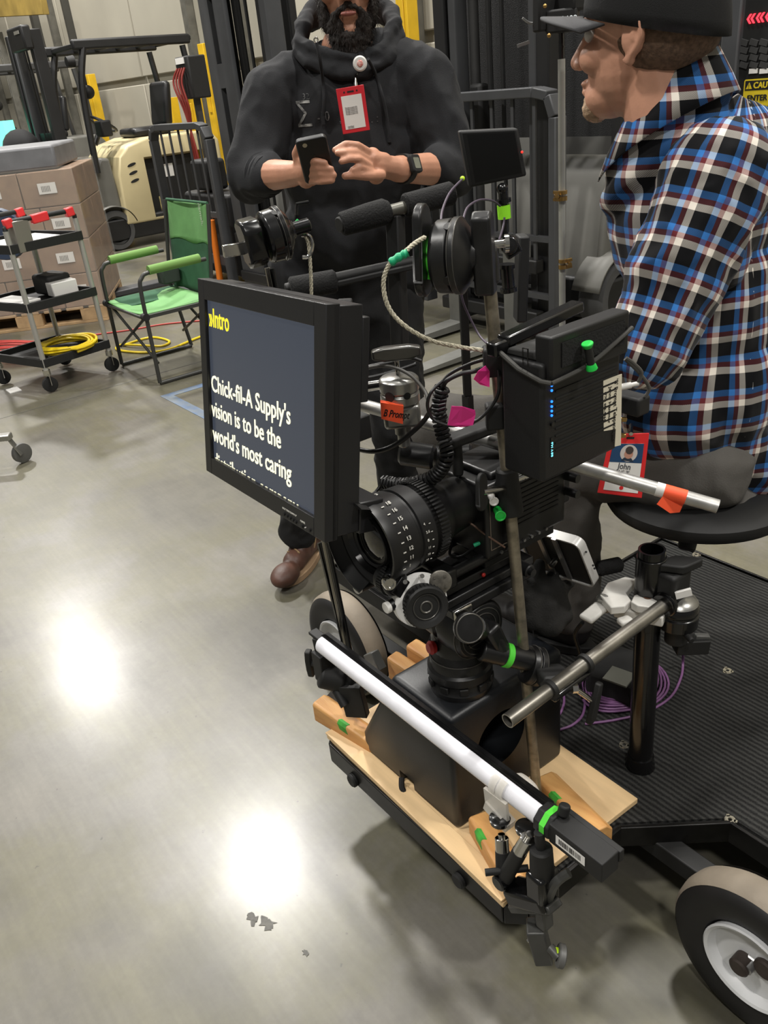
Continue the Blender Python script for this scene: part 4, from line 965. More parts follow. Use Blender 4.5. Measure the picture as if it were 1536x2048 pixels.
w0, w1 = pZ(1212, 1205, zc-.018), pZ(1170, 1240, zc-.028)
wd_ = (w1-w0).normalized()
b = MB(); b.lathe(w0, -wd_, [(-.012, .016), (-.004, .020), (0, .020), (.004, .016)], 28); b.build('washer', SIL, wc, bev=.001)
b = MB(); b.cyl(w0-wd_*.004, w0+wd_*.012, .011, n=6); b.bar(w0+wd_*.010, w1, .030, .010, up=Z); b.build('wing_nut', CHP, wc, bev=.004)
b = MB(); b.lathe(w0+wd_*.004, wd_, [(0, .0125), (.006, .0125)], 20, caps=False); b.build('green_trace', GRN, wc)
# grey glove
gl = thing('work_glove', 'grey work glove with a ribbed knit cuff hanging behind the tall pole', 'glove', pY(1090, 1270, 1.32))
gp = [('c', pY(1085, 1190, 1.36), pY(1100, 1245, 1.34), .034, .030), ('c', pY(1060, 1185, 1.36), pY(1068, 1235, 1.34), .03, .026), ('c', pY(1105, 1180, 1.37), pY(1122, 1230, 1.35), .026, .024), ('c', pY(1048, 1175, 1.36), pY(1028, 1140, 1.36), .016, .012), ('c', pY(1075, 1170, 1.36), pY(1078, 1130, 1.38), .018, .013), ('c', pY(1100, 1175, 1.37), pY(1110, 1138, 1.39), .017, .012), ('c', pY(1118, 1185, 1.38), pY(1140, 1165, 1.38), .015, .011)]
fromprims('glove_body', gp, .005, mat('grey_glove_cloth', (46, 45, 43), .9, var=.25, vs=30, bump=.3, bs=300), gl, 5, lambda c, n: n*.002*noise.noise(c*60))
b = MB()
P0, P1 = pY(1070, 1245, 1.34), pY(1118, 1232, 1.35)
for k in range(13):
    p = P0+(P1-P0)*(k/12); b.tube([p, p+Vector((0, 0, -.018))+FH*.003, p+Vector((0, 0, -.034))+RH*.002*k/3], .0042, 8)
b.build('knit_cuff', mat('dark_knit', (38, 37, 36), .95), gl)
# operator's monitor with the silver edge
om = thing('operator_monitor', 'on-board monitor seen from behind, rounded silver-white edge, beside the steel pole', 'monitor', pY(1130, 1120, 1.5))
oc = [pY(1050, 1060, 1.38), pY(1156, 1090, 1.29), pY(1197, 1180, 1.31)]
ox = oc[1]-oc[0]; on = ox.cross(oc[2]-oc[1]).normalized()
if on.dot(CP-oc[1]) < 0: on = -on
OF = frame(oc[1], on, ox); ow, oh = ox.length+.03, (OF.inverted() @ oc[2]).y
def rr(x0, y0, x1, y1, r, n=5):
    out = []
    for cx, cy, a in ((x1-r, y1-r, 0), (x0+r, y1-r, pi/2), (x0+r, y0+r, pi), (x1-r, y0+r, 3*pi/2)):
        for k in range(n+1): out.append((cx+r*math.cos(a+k*pi/2/n), cy+r*math.sin(a+k*pi/2/n)))
    return out
sgn = 1 if oh > 0 else -1
y0_, y1_ = (0, oh) if oh > 0 else (oh, 0)
SHELL = mat('silver_white_shell', (196, 195, 192), .38, .15)
outer = rr(-ow, y0_, 0, y1_, .016); inner = rr(-ow+.004, y0_+.004, -.004, y1_-.004, .013)
b = MB(); R = []
for zz_ in (0, -.020): R.append([OF @ Vector((x, y, zz_)) for x, y in outer])
I = [[OF @ Vector((x, y, zz_)) for x, y in inner] for zz_ in (-.020, 0)]
b.loft([R[0], R[1], I[0], I[1], R[0]], caps=False); b.build('edge_frame', SHELL, om, bev=.001)
b = MB(); b.prism(inner, OF, -.018, -.003); b.build('back_cover', BLKM, om, bev=.001)
for k, (fx, fy) in enumerate(((.35, .5), (.6, .5))):
    b = MB(); b.bar(OF @ Vector((-ow*fx, y0_*.9, .002)), OF @ Vector((-ow*fx, y1_*.9, .002)), .010, .004, up=on); b.build('slotted_arm', mat('zinc', (150, 150, 150), .35, .8), om)
b = MB(); b.cyl(OF @ Vector((-ow*.45, (y0_+y1_)*.5, .0)), OF @ Vector((-ow*.45, (y0_+y1_)*.5, .02)), .006, n=12); b.build('mount_bolt', CHROME, om)
b = MB(); c = pY(1052, 1030, 1.42); b.box(c, (.03, .03, .035)); b.build('hinge_block', BLKG, om, bev=.005)
b = MB(); c = pY(1043, 1047, 1.40); b.cyl(c-RH*.008, c+RH*.010, .006, n=12); b.build('red_catch', mat('red_plastic', (170, 36, 32), .4), om)
for x, y in ((1172, 1104), (1186, 1131), (1189, 1137)):
    c = pY(x, y, 1.30); b = MB(); b.cyl(c, c+(CP-c).normalized()*.004, .0022, n=8); b.build('shell_screw', BLKM, om)
# bent black rest behind the operator monitor
b = MB(); b.cyl(pY(1195, 1138, 1.6), pY(1242, 1128, 1.62), .018, n=18, ch=.006); tag(b.build('foam_grip_end', FOAM), 'black foam grip end poking out right of the silver-edged monitor', 'grip')
b = MB(); b.tube(bez([pY(1276, 1111, 1.75), pY(1295, 1112, 1.72), pY(1320, 1130, 1.70), pY(1340, 1150, 1.70)], 6), .012); tag(b.build('bent_strap', BLKM), 'bent black strap lying behind the open post top', 'strap')
# purple cable coil on the deck
PUR = mat('purple_cable', (112, 74, 116), .45)
cpz = DZ+.004
cz = pZ(1270, 1370, cpz); P = []
for i in range(6*36):
    a = i*2*pi/36; k = i/36; P.append(Vector((cz.x-.02+(.088-.006*k)*math.cos(a)+.005*math.sin(3.1*a), cz.y-.02+(.118-.006*k)*math.sin(a), cpz+.0028*k+.002*abs(math.sin(2*a+k)))))
b = MB(); b.tube(P, .0028, 8); tag(b.build('purple_cable_coil', PUR), 'purple cable coiled on the black carpet round the foot of the upright post', 'cable')
cable('purple_cable', 'outer purple cable bowing right from the coil on the carpet', [pZ(1170, 1448, cpz), pZ(1230, 1440, cpz), pZ(1290, 1425, cpz), pZ(1340, 1395, cpz), pZ(1362, 1355, cpz), pZ(1366, 1320, cpz+.02), pZ(1365, 1290, cpz+.12)], .003, PUR)
cable('purple_cable', 'short purple cable arc left of the coil, by the riser box', [pZ(1118, 1460, cpz), pZ(1145, 1450, cpz), pZ(1165, 1430, cpz), pZ(1170, 1400, cpz), pZ(1165, 1380, cpz)], .003, PUR)
cable('purple_cable', 'purple cable arc nearest the riser box corner', [pZ(1102, 1438, cpz), pZ(1118, 1430, cpz), pZ(1128, 1405, cpz), pZ(1125, 1375, cpz)], .003, PUR)
# pouch and small gear behind the coil
b = MB(); c = pZ(1240, 1350, DZ+.045); b.box(c, (.13, .12, .085), Matrix.Rotation(.3, 3, 'Z')); k_ = b.build('soft_pouch', mat('black_nylon', (34, 34, 34), .85, var=.3, vs=30), bev=.02, seg=3); tag(k_, 'soft black nylon pouch on the carpet inside the purple cable coil', 'pouch')
b = MB(); b.bar(pZ(1215, 1345, DZ+.092), pZ(1262, 1362, DZ+.092), .05, .004); tag(b.build('grey_card', mat('grey_card', (92, 92, 84), .7)), 'grey card lying on the soft black pouch', 'card')
cable('grey_strap_cable', 'dark grey cable hanging from the white clamp to the deck', [pZ(1165, 1245, .55), pY(1150, 1270, 1.32), pY(1160, 1310, 1.34), pY(1158, 1350, 1.38), pZ(1165, 1395, DZ+.03)], .004)
# ------------------------------------------------------------------ clamp holding the light tube, left end
kc0 = pB(680, 1345, OY+.05)
lk = thing('tube_clamp', 'black knuckle clamp with T-handle under the left end of the light tube', 'clamp', kc0)
b = MB(); b.lathe(kc0-RH*.045, RH*.9-Z*.35, [(0, .022), (.004, .028), (.05, .030), (.055, .026), (.06, .026), (.064, .031), (.085, .030), (.09, .022)], 30); b.box(pB(650, 1330, OY+.03), (.035, .04, .075)); b.build('knuckle_body', BLKM, lk, bev=.004)
b = MB(); k = pB(620, 1326, OY+.02); b.cyl(k, pB(650, 1332, OY+.03), .007, n=12); b.build('screw', BLKM, lk)
b = MB(); b.prism([(-.034, -.008), (-.012, -.012), (.012, -.012), (.034, -.008), (.034, .008), (.012, .012), (-.012, .012), (-.034, .008)], frame(k, RH*.9-FH*.3, Z), -.007, .007); b.build('tee_handle', BLKM, lk, bev=.003)
b = MB(); b.bar(pB(625, 1262, OY+.03), pB(655, 1285, OY+.03), .022, .008); b.bar(pB(640, 1275, OY+.03), pB(650, 1320, OY+.035), .03, .02); b.build('jaw', BLKM, lk, bev=.002)
b = MB(); b.bar(pB(700, 1370, OY+.05), pB(716, 1430, OY+.055), .02, .05); b.build('foot_plate', BLKM, lk, bev=.002)
b = MB(); b.bar(pZ(655, 1390, .24), pZ(712, 1418, .222), .055, .004); b.build('steel_angle', CHROME, lk, bev=.001)
b = MB(); b.cyl(pB(672, 1380, OY+.03), pB(690, 1412, OY+.03), .010, n=12); b.build('angle_bolt', BLKM, lk)
b = MB(); b.bar(pB(690, 1290, OY+.065), pB(640, 1085, OY+.065), .012, .006); b.build('flat_strut', BLKG, lk)
# metal tab near the box
b = MB(); b.bar(pB(742, 1325, OY+.16), pB(758, 1320, OY+.16), .022, .045); tag(b.build('steel_tab', mat('worn_grey', (92, 92, 90), .5, .3), bev=.002), 'small grey steel tab behind the left part of the light tube', 'bracket')
# ------------------------------------------------------------------ front right clamp cluster
vb = OY-.012
ac = thing('articulated_arm', 'small articulated arm of two black links with chrome knuckles below a clear clip', 'arm', pB(1012, 1760, vb-.02))
A0, A1, A2 = pB(1003, 1668, vb), pB(1008, 1758, vb-.02), pB(1060, 1668, vb-.005)
def link_(p, r, mch, nm):
    b = MB(); d = (r-p); b.cyl(p+d*.35, r, .012, .013, 18, ch=.002); b.build(nm, BLKM, ac)
    b = MB(); b.cyl(p+d*.08, p+d*.40, .0115, n=22, ch=.001); b.cyl(p, p+d*.1, .006, n=14); b.build('chrome_sleeve', CHROME, ac)
link_(A0, A1, CHROME, 'arm_link'); link_(A2, A1, CHROME, 'arm_link')
b = MB(); b.lathe(A1-Vector((-.0, .016, 0)), Y, [(0, .011), (.002, .0135), (.03, .0135)], 24); b.build('elbow_knob', BLKG, ac)
b = MB(); b.cyl(A1-RH*.03+Z*.02, A1+RH*.04+Z*.02, .006, n=12); b.build('lock_lever', BLKM, ac)
b = MB(); b.lathe(pB(1000, 1645, vb), Z, [(0, .010), (.002, .0165), (.010, .0175), (.012, .014)], 26); b.lathe(pB(1052, 1662, vb+.01), Z, [(0, .010), (.002, .0165), (.010, .0175), (.012, .014)], 26); b.build('mount_disc', BLKG, ac)
CLR = mat('clear_plastic', (232, 228, 220), .2, trans=.25, alpha=.6)
b = MB()
for dx in (0, .016): b.lathe(q(.555+dx, .014, .476), X, [(0, .0225), (.014, .0225)], 26, x=(0, -1, 0), a0=math.radians(-70), a1=math.radians(110), caps=False); b.lathe(q(.555+dx, .014, .476), X, [(0, .0245), (.014, .0245)], 26, x=(0, -1, 0), a0=math.radians(-70), a1=math.radians(110), caps=False)
b.bar(q(.570, -.008, .47), q(.572, -.006, .415), .05, .006, up=Y); b.bar(q(.548, -.004, .435), q(.598, -.004, .42), .02, .02)
clc = tag(b.build('clear_clip', CLR), 'clear plastic clip gripping the light tube above the articulated arm', 'clip')
b = MB(); b.tube(bez([pB(1028, 1562, OY+.045), pB(1040, 1553, OY+.045), pB(1065, 1572, OY+.045), pB(1072, 1590, OY+.045), pB(1050, 1580, OY+.045)], 6), .006); b.build('rear_lobe', CLR, clc)
su = thing('super_clamp', 'grey and black super clamp with round knob at the near dolly corner', 'clamp', pB(1075, 1830, vb))
b = MB(); b.cyl(pB(1078, 1665, vb), pB(1082, 1700, vb), .008, n=16); b.cyl(pB(1082, 1695, vb), pB(1085, 1760, vb), .018, .020, 20, ch=.003); b.build('stud', BLKM, su)
b = MB(); b.bar(pB(1025, 1780, vb-.01), pB(1100, 1800, vb), .045, .03); b.bar(pB(1085, 1740, vb), pB(1085, 1800, vb), .045, .035); b.build('upper_jaw', BLKG, su, bev=.006)
GCL = mat('grey_cast_metal', (74, 74, 72), .42, .5, var=.2)
b = MB(); b.bar(pB(1030, 1810, vb), pB(1110, 1812, vb), .03, .014); b.bar(pB(1085, 1800, vb), pB(1090, 1852, vb), .022, .02); b.build('lower_jaw', GCL, su, bev=.003)
b = MB(); b.bar(pB(1070, 1850, vb), pB(1088, 1915, vb+.01), .034, .03); b.build('drop_tube', GCL, su, bev=.003)
b = MB(); b.tube(bez([pB(1096, 1800, vb), pB(1108, 1770, vb), pB(1122, 1755, vb+.01), pB(1138, 1745, vb+.02)], 8), .008); b.build('curved_bracket', GCL, su)
b = MB(); b.cyl(pB(1056, 1882, vb-.01), pB(1070, 1872, vb), .004, n=10); b.build('side_pin', CHROME, su)
b = MB(); b.cyl(pB(1100, 1895, vb), pB(1118, 1915, vb), .008, n=14); b.build('knob_shaft', GCL, su)
b = MB(); b.lathe(pB(1110, 1906, vb), RH*.95-Z*.3, [(0, .009), (.006, .009)], 16); b.build('lime_washer', mat('lime_rubber', (190, 230, 40), .5), su)
b = MB(); b.lathe(pB(1115, 1910, vb), RH*.93-FH*.2-Z*.25, [(0, .017), (.002, .019), (.010, .019), (.012, .016)], 24); b.build('round_knob', mat('worn_grey', (92, 92, 90), .5, .3), su)
# knobs under the deck edge
# ------------------------------------------------------------------ upper gear behind the monitor
sm0 = [pY(918, 262, 1.50), pY(1036, 256, 1.50), pY(1054, 352, 1.50), pY(944, 380, 1.47)]
smf = frame((sm0[0]+sm0[2])/2, (sm0[1]-sm0[0]).cross(sm0[2]-sm0[1])*(-1), sm0[1]-sm0[0])
if smf.col[2].xyz.dot(CP-smf.translation) < 0: smf = frame((sm0[0]+sm0[2])/2, -smf.col[2].xyz, sm0[1]-sm0[0])
sm = thing('field_monitor', 'small black field monitor on a thin arm above the tall pole, screen off', 'monitor', smf.translation)
L4 = [smf.inverted() @ p for p in sm0]
pl4 = [(p.x, p.y) for p in L4]
b = MB(); b.prism(pl4, smf, -.026, 0); b.build('housing', BLKM, sm, bev=.004, seg=3)
cx = sum(p[0] for p in pl4)/4; cy = sum(p[1] for p in pl4)/4
b = MB(); b.prism([(cx+(p[0]-cx)*.80+.002, cy+(p[1]-cy)*.84) for p in pl4], smf, -.001, .0006); b.build('dark_screen', mat('off_screen', (14, 14, 15), .12), sm, smooth=False)
b = MB(); b.prism([(cx+(p[0]-cx)*(.88)-.001, cy+(p[1]-cy)*.90) for p in pl4], smf, -.001, .0003); b.build('screen_surround', BLKG, sm, smooth=False)
c = pY(1044, 304, 1.49); b = MB(); b.sph(c, .002); b.build('record_light', mat('red_led', (255, 40, 30), .4, emis=2.), sm)
b = MB(); c = pY(925, 357, 1.46); b.sph(c, .004); tag(b.build('lime_tip', mat('lime_rubber', (190, 230, 40), .5)), 'tiny lime green cable tip at the lower left corner of the field monitor', 'cable tip')
fa_ = thing('ball_joint_arm', 'thin black ball-joint arm wrapped in lime tape under the field monitor', 'arm', pY(1010, 480, 1.5))
b = MB(); b.sph(pY(1005, 378, 1.5), .010); b.cyl(pY(1005, 372, 1.5), pY(1007, 400, 1.5), .008, n=14); b.cyl(pY(1007, 400, 1.5), pY(1010, 475, 1.5), .0065, n=14); b.cyl(pY(1007, 398, 1.5), pY(1008, 405, 1.5), .013, n=16); b.build('arm_link', BLKG, fa_)
b = MB(); b.cyl(pY(1007, 410, 1.5), pY(1009, 437, 1.5), .0115, n=10); b.build('lime_tape', mat('lime_tape', (150, 235, 40), .6), fa_)
b = MB(); b.bar(pY(1012, 478, 1.5), pY(1030, 510, 1.5), .02, .03); b.cyl(pY(1018, 490, 1.5), pY(1018, 490, 1.46), .016, n=16); b.build('base_clamp', BLKG, fa_, bev=.004)
b = MB(); b.cyl(pY(1014, 530, 1.52), pY(1018, 580, 1.52), .012, .012, 16); b.cyl(pY(1014, 528, 1.52), pY(1014, 536, 1.52), .015, n=16); b.cyl(pY(1017, 575, 1.52), pY(1018, 583, 1.52), .016, n=16); b.build('lower_joint', CHROME if 0 else BLKG, fa_)
b = MB(); b.bar(pY(1045, 470, 1.6), pY(1040, 640, 1.6), .045, .02); b.build('upright_bar', BLKM, fa_, bev=.003)
PC = mat('purple_grey_lead', (72, 62, 76), .5)
cable('thin_lead', 'thin purple-grey lead arching from the lime tape to the big grip head', [pY(1000, 412, 1.48), pY(985, 402, 1.45), pY(960, 400, 1.40), pY(935, 415, 1.34), pY(925, 445, 1.28)], .0018, PC)
cable('thin_lead', 'thin purple-grey lead rising to the lime tip of the field monitor', [pY(882, 448, 1.24), pY(885, 420, 1.28), pY(900, 385, 1.36), pY(925, 358, 1.46)], .0018, PC)
cable('thin_lead', 'thin purple-grey lead hanging below the big grip head', [pY(922, 560, 1.3), pY(925, 600, 1.3), pY(942, 640, 1.3), pY(962, 675, 1.28), onpole(zpole(700))], .0018, PC)
cable('thin_lead', 'thin purple-grey lead between lime tape and arm base', [pY(1009, 435, 1.48), pY(1006, 455, 1.47), pY(998, 480, 1.42)], .0018, PC)
# pale vertical pole with brass clamps
vp = thing('pale_pole', 'pale grey vertical pole with brass pipe clamps, left of the seated man', 'pole', pY(1128, 640, 1.85))
v0 = pY(1129, 640, 1.85); v1 = pY(1123, 118, 1.85)
b = MB(); b.cyl(Vector((v0.x+.003, v0.y, DZ)), v1, .0072, n=16); b.build('tube', mat('pale_grey_tube', (156, 156, 148), .4, .2, var=.08, vs=20), vp)
b = MB(); b.cyl(v1, pY(1122, 55, 1.85), .0055, n=12); b.cyl(pY(1123, 92, 1.85), pY(1123, 96, 1.85), .006, n=12); b.build('black_stem', BLKG, vp)
for y, sx_ in ((391, -1), (528, 1)):
    c = pY(1125.5, y, 1.845); b = MB(); b.cyl(c-Z*.010, c-Z*.002, .0095, n=12); b.cyl(c+Z*.003, c+Z*.010, .0095, n=12); b.bar(c+RH*.006*sx_-Z*.008, c+RH*.02*sx_-Z*.006, .008, .006); b.bar(c+RH*.006*sx_+Z*.006, c+RH*.02*sx_+Z*.008, .008, .006); b.cyl(c+RH*.014*sx_-FH*.010, c+RH*.014*sx_+FH*.006, .004, n=10); b.build('brass_clamp', BRASS, vp)
gz = pY(1125, 42, 1.85)
b = MB(); b.box(gz, (.06, .05, .04), Matrix.Rotation(.6, 3, 'Z')); b.box(gz+RH*.02+Z*.03, (.05, .05, .03)); b.box(gz-RH*.035+Z*.03, (.02, .05, .09)); b.build('head_device', BLKM, vp, bev=.004)
c = pY(1134, 41, 1.80); text('display_figures', '1602', frame(c, -FH, RH) @ Matrix.Translation((-.012, -.003, 0)), .016, mat('white_display', (200, 205, 205), .4, emis=.6), vp)
for x, y in ((1090, 12), (1092, 38), (1098, 71)):
    c = pY(x, y, 1.82); b = MB(); b.sph(c, .004); b.build('brass_stud', BRASS, vp)
b = MB(); b.tube(bez([pY(1045, 36, 1.85), pY(1060, 46, 1.85), pY(1080, 44, 1.85), pY(1092, 30, 1.85)], 6), .0025); b.bar(pY(1035, 92, 1.9), pY(1058, 84, 1.9), .012, .006); b.build('thin_clip', mat('zinc', (150, 150, 150), .35, .8), vp)
# push bar with foam grips
pbh = thing('foam_grip_bar', 'black push bar frame with thick foam grips in front of the standing man', 'handle bar', pY(760, 480, 1.75))
b = MB(); b.cyl(pY(700, 445, 1.72), pY(905, 388, 1.80), .0125, n=18); b.build('bar', mat('worn_grey_tube', (92, 91, 84), .45, .5), pbh)
b = MB(); b.lathe(pY(682, 449, 1.72), pY(780, 420, 1.755)-pY(682, 449, 1.72), [(0, .020), (.004, .023), (.06, .0255), (.095, .0255), (.105, .019)], 26); b.build('foam_grip', FOAM, pbh)
b = MB(); b.cyl(pY(809, 412, 1.76), pY(905, 386, 1.80), .0235, n=26, ch=.004); b.build('foam_grip', FOAM, pbh)
b = MB(); b.cyl(pY(677, 450, 1.715), pY(684, 448, 1.72), .015, n=20, ch=.002); b.build('end_plug', BLKM, pbh)
b = MB(); b.cyl(pY(580, 578, 1.70), pY(672, 562, 1.72), .0235, n=24, ch=.004); b.build('foam_grip', FOAM, pbh)
b = MB(); b.cyl(pY(570, 578, 1.70), pY(840, 520, 1.74), .011, n=16); b.bar(pY(672, 566, 1.715), pY(840, 528, 1.735), .03, .012); b.build('lower_bar', BLKM, pbh, bev=.003)
b = MB(); b.bar(pY(690, 600, 1.72), pY(700, 760, 1.72), .035, .03); b.bar(pY(790, 430, 1.76), pY(800, 700, 1.74), .03, .03); b.build('bar_upright', BLKM, pbh, bev=.003)
b = MB(); b.bar(pY(925, 560, 1.8), pY(935, 790, 1.8), .022, .018); b.bar(pY(935, 790, 1.8), Vector((pY(935, 790, 1.8).x, pY(935, 790, 1.8).y, DZ)), .022, .018); tag(b.build('black_upright', BLKM, bev=.002), 'slim black square upright behind the coiled cable', 'post')
# two dark square posts beside the gobo head
b = MB(); P = pY(740, 870, 1.75); b.box(pY(705, 852, 1.55), (.06, .05, .05)); b.build('cable_box', BLKM, pbh, bev=.003)
b = MB(); b.bar(pY(676, 880, 1.6), pY(680, 960, 1.62), .012, .004); b.build('hanging_strap', BLKG, pbh)
# side handle above the camera
b = MB(); b.cyl(pY(800, 905, 1.35), pY(870, 915, 1.33), .022, n=20, ch=.005); b.cyl(pY(850, 912, 1.4), pY(945, 905, 1.38), .018, n=20, ch=.004); tag(b.build('black_knuckle_joint', SCF), 'black knuckle joint below the silver gobo head, behind the coil', 'joint')
b = MB(); b.cyl(pY(870, 970, 1.32), pY(955, 1015, 1.22), .012, n=18); tag(b.build('black_support_tube', BLK), 'dark tube sloping from the coil to the pole clamp', 'tube')
# ------------------------------------------------------------------ seat
st = thing('dolly_seat', 'round black operator seat the man in plaid sits on', 'seat', pY(1375, 1000, 1.58))
scn = pY(1395, 985, 1.60); 
b = MB(); b.lathe(scn-Z*.035, Z, [(0, .10), (.004, .165), (.014, .19), (.028, .198), (.042, .196), (.055, .18), (.06, .12), (.058, .001)], 64); b.build('seat_pan', BLKM, st)
b = MB(); b.lathe(pY(1372, 1100, 1.55), scn-Z*.035-pY(1372, 1100, 1.55), [(0, .014), (.003, .019), (.05, .021), (.075, .034), (.10, .09)], 30); b.build('stem', BLKM, st)
b = MB(); b.bar(pY(1425, 1050, 1.5), pY(1445, 1075, 1.5), .022, .03); b.build('under_bracket', BLKM, st, bev=.005)
b = MB(); b.bar(scn-Z*.05, scn-Z*.06+RH*.45, .05, .03); b.bar(scn-Z*.06+RH*.45, Vector(((scn+RH*.45).x, (scn+RH*.45).y, DZ)), .04, .04); b.build('swing_arm', BLKM, st, bev=.004)
# ------------------------------------------------------------------ people
MC = Matrix(((RH.x, FH.x, 0), (RH.y, FH.y, 0), (0, 0, 1)))
SKIN = mat('skin', (186, 134, 108), .5, var=.10, vs=18, bump=.08, bs=220)
SKIN2 = mat('skin_tanned', (200, 148, 122), .48, var=.10, vs=22, bump=.08, bs=220)
HOOD = mat('black_sweatshirt', (37, 38, 42), .92, var=.12, vs=5, bump=.2, bs=420)
TRO = mat('black_trousers', (26, 26, 28), .9, var=.15, vs=6, bump=.15, bs=300)
TRG = mat('dark_grey_trousers', (88, 85, 81), .9, var=.12, vs=6, bump=.2, bs=350)
BRD = mat('dark_brown_hair', (44, 34, 28), .75, var=.45, vs=60, bump=.5, bs=300)
def Mrot(f, up=Z):
    f = Vector(f).normalized(); s = Vector(up).cross(f).normalized(); u_ = f.cross(s)
    return Matrix(((f.x, s.x, u_.x), (f.y, s.y, u_.y), (f.z, s.z, u_.z)))
def head(o, f, sc=1., up=Z):
    M = Mrot(f, up); o = Vector(o)
    W = lambda x, y, z: o + M @ (Vector((x, y, z))*sc)
    E = lambda x, y, z, a, b_, c: ('e', W(x, y, z), (a*sc, b_*sc, c*sc), M)
    P = [E(-.018, 0, .032, .098, .077, .092), E(.022, 0, -.035, .066, .064, .085), E(.05, 0, -.085, .042, .046, .036), E(.076, 0, -.108, .020, .024, .018),
         ('c', W(.088, 0, .004), W(.110, 0, -.034), .009*sc, .0125*sc), E(.100, .012, -.038, .011, .009, .009), E(.100, -.012, -.038, .011, .009, .009),
         ('c', W(.077, -.026, .018), W(.077, .026, .018), .014*sc, .014*sc), E(.088, 0, -.066, .012, .024, .007), E(.087, 0, -.078, .012, .021, .008),
         E(.062, .042, -.03, .024, .022, .024), E(.062, -.042, -.03, .024, .022, .024), ('c', W(-.02, 0, -.05), W(-.045, 0, -.15), .056*sc, .062*sc)]
    for s in (1, -1):
        ep = [W(x-.006, s*y, z) for x, y, z in ((.006, .074, .004), (.000, .079, .014), (-.012, .084, .019), (-.023, .086, .011), (-.026, .086, -.006), (-.019, .084, -.020), (-.008, .080, -.034), (.002, .074, -.037))]
        for i in range(len(ep)-1): P.append(('c', ep[i], ep[i+1], .0052*sc, .0052*sc))
        P += [E(-.016, s*.078, -.008, .019, .007, .026), ('c', W(-.003, s*.075, -.018), W(-.002, s*.075, -.004), .005*sc, .004*sc), ('c', W(-.018, s*.084, .012), W(-.020, s*.085, -.010), .004*sc, .004*sc), E(-.012, s*.077, -.036, .009, .006, .010)]
    return P, W, M
def finger(pts, r0, r1):
    n = len(pts)-1
    return [('c', pts[i], pts[i+1], r0+(r1-r0)*i/n, r0+(r1-r0)*(i+1)/n) for i in range(n)]
def folds(amp, f1=6., f2=22., seed=0., stretch=(1, 1, 1)):
    sv = Vector((seed, seed*1.7, -seed)); st = Vector(stretch)
    def d(c, n):
        p = Vector((c.x*st.x, c.y*st.y, c.z*st.z))
        a = 1-abs(noise.noise(p*f1+sv))*2; b_ = 1-abs(noise.noise(p*f2+sv*2))*2
        return n*(amp*(a-.5)+amp*.35*(b_-.5))
    return d
def strands(b, surf, count, L, r, dirf, keep, seed=1):
    rnd = random.Random(seed); polys = surf.data.polygons; vs = surf.data.vertices; off = root_loc(surf)
    for _ in range(count):
        p = polys[rnd.randrange(len(polys))]; c = p.center+off
        if not keep(c): continue
        d = (p.normal*.45+dirf(c)+Vector((rnd.uniform(-.4, .4), rnd.uniform(-.4, .4), rnd.uniform(-.4, .4)))).normalized(); l = L*rnd.uniform(.5, 1.2)
        x = d.orthogonal().normalized()*r; y = d.cross(x)
        a = [b.bm.verts.new(c+x), b.bm.verts.new(c-x*.5+y*.87), b.bm.verts.new(c-x*.5-y*.87)]; t = b.bm.verts.new(c+d*l)
        for i in range(3): b._f((a[i], a[(i+1) % 3], t))

# ---- standing man
m1 = thing('person', 'standing bearded man in a black hooded sweatshirt typing on a phone', 'person', cw(-.06, 2.5, 0))
hf = (-FH*.98-RH*.03-Z*.14)
ho = pY(690, -52, 2.47)
P, W1, M1 = head(ho, hf, 1.06)
sL, sR = pY(545, 185, 2.47), pY(848, 160, 2.47)
eL, eR = pY(505, 352, 2.40), pY(903, 338, 2.42)
wL, wR = pY(583, 348, 2.20), pY(795, 338, 2.20)
P += [('c', sL, eL, .042, .042), ('c', sR, eR, .042, .042), ('c', eL, wL, .046, .031), ('c', eR, wR, .048, .031), ('c', sL+FH*.04-Z*.03, sR+FH*.04-Z*.03, .035, .035),
      ('c', pY(700, 110, 2.50), pY(712, 560, 2.5), .08, .08), ('c', pY(712, 560, 2.5), cw(-.22, 2.52, .45), .05, .045), ('c', cw(-.22, 2.52, .45), cw(-.30, 2.56, .1), .045, .04),
      ('c', pY(730, 560, 2.5), cw(.06, 2.5, .45), .05, .045), ('c', cw(.06, 2.5, .45), cw(.05, 2.58, .1), .045, .04)]
# hand round the phone (left in the picture)
pL = pY(612, 342, 2.13)
P += [('c', wL, pL, .030, .026), ('c', pY(605, 325, 2.14), pY(612, 358, 2.14), .022, .022), ('c', pY(622, 355, 2.13), pL, .02, .024)]
for k, (a_, c_, d_) in enumerate((((604, 322), (630, 322), (650, 326)), ((606, 337), (636, 336), (662, 338)), ((610, 350), (640, 349), (668, 350)), ((616, 362), (642, 363), (664, 361)))):
    P += finger([pY(*a_, 2.12), pY(*c_, 2.075), pY(*d_, 2.07)], .0105-.0008*k, .0078)
P += finger([pY(598, 330, 2.14), pY(592, 308, 2.13), pY(598, 292, 2.115)], .0125, .009)
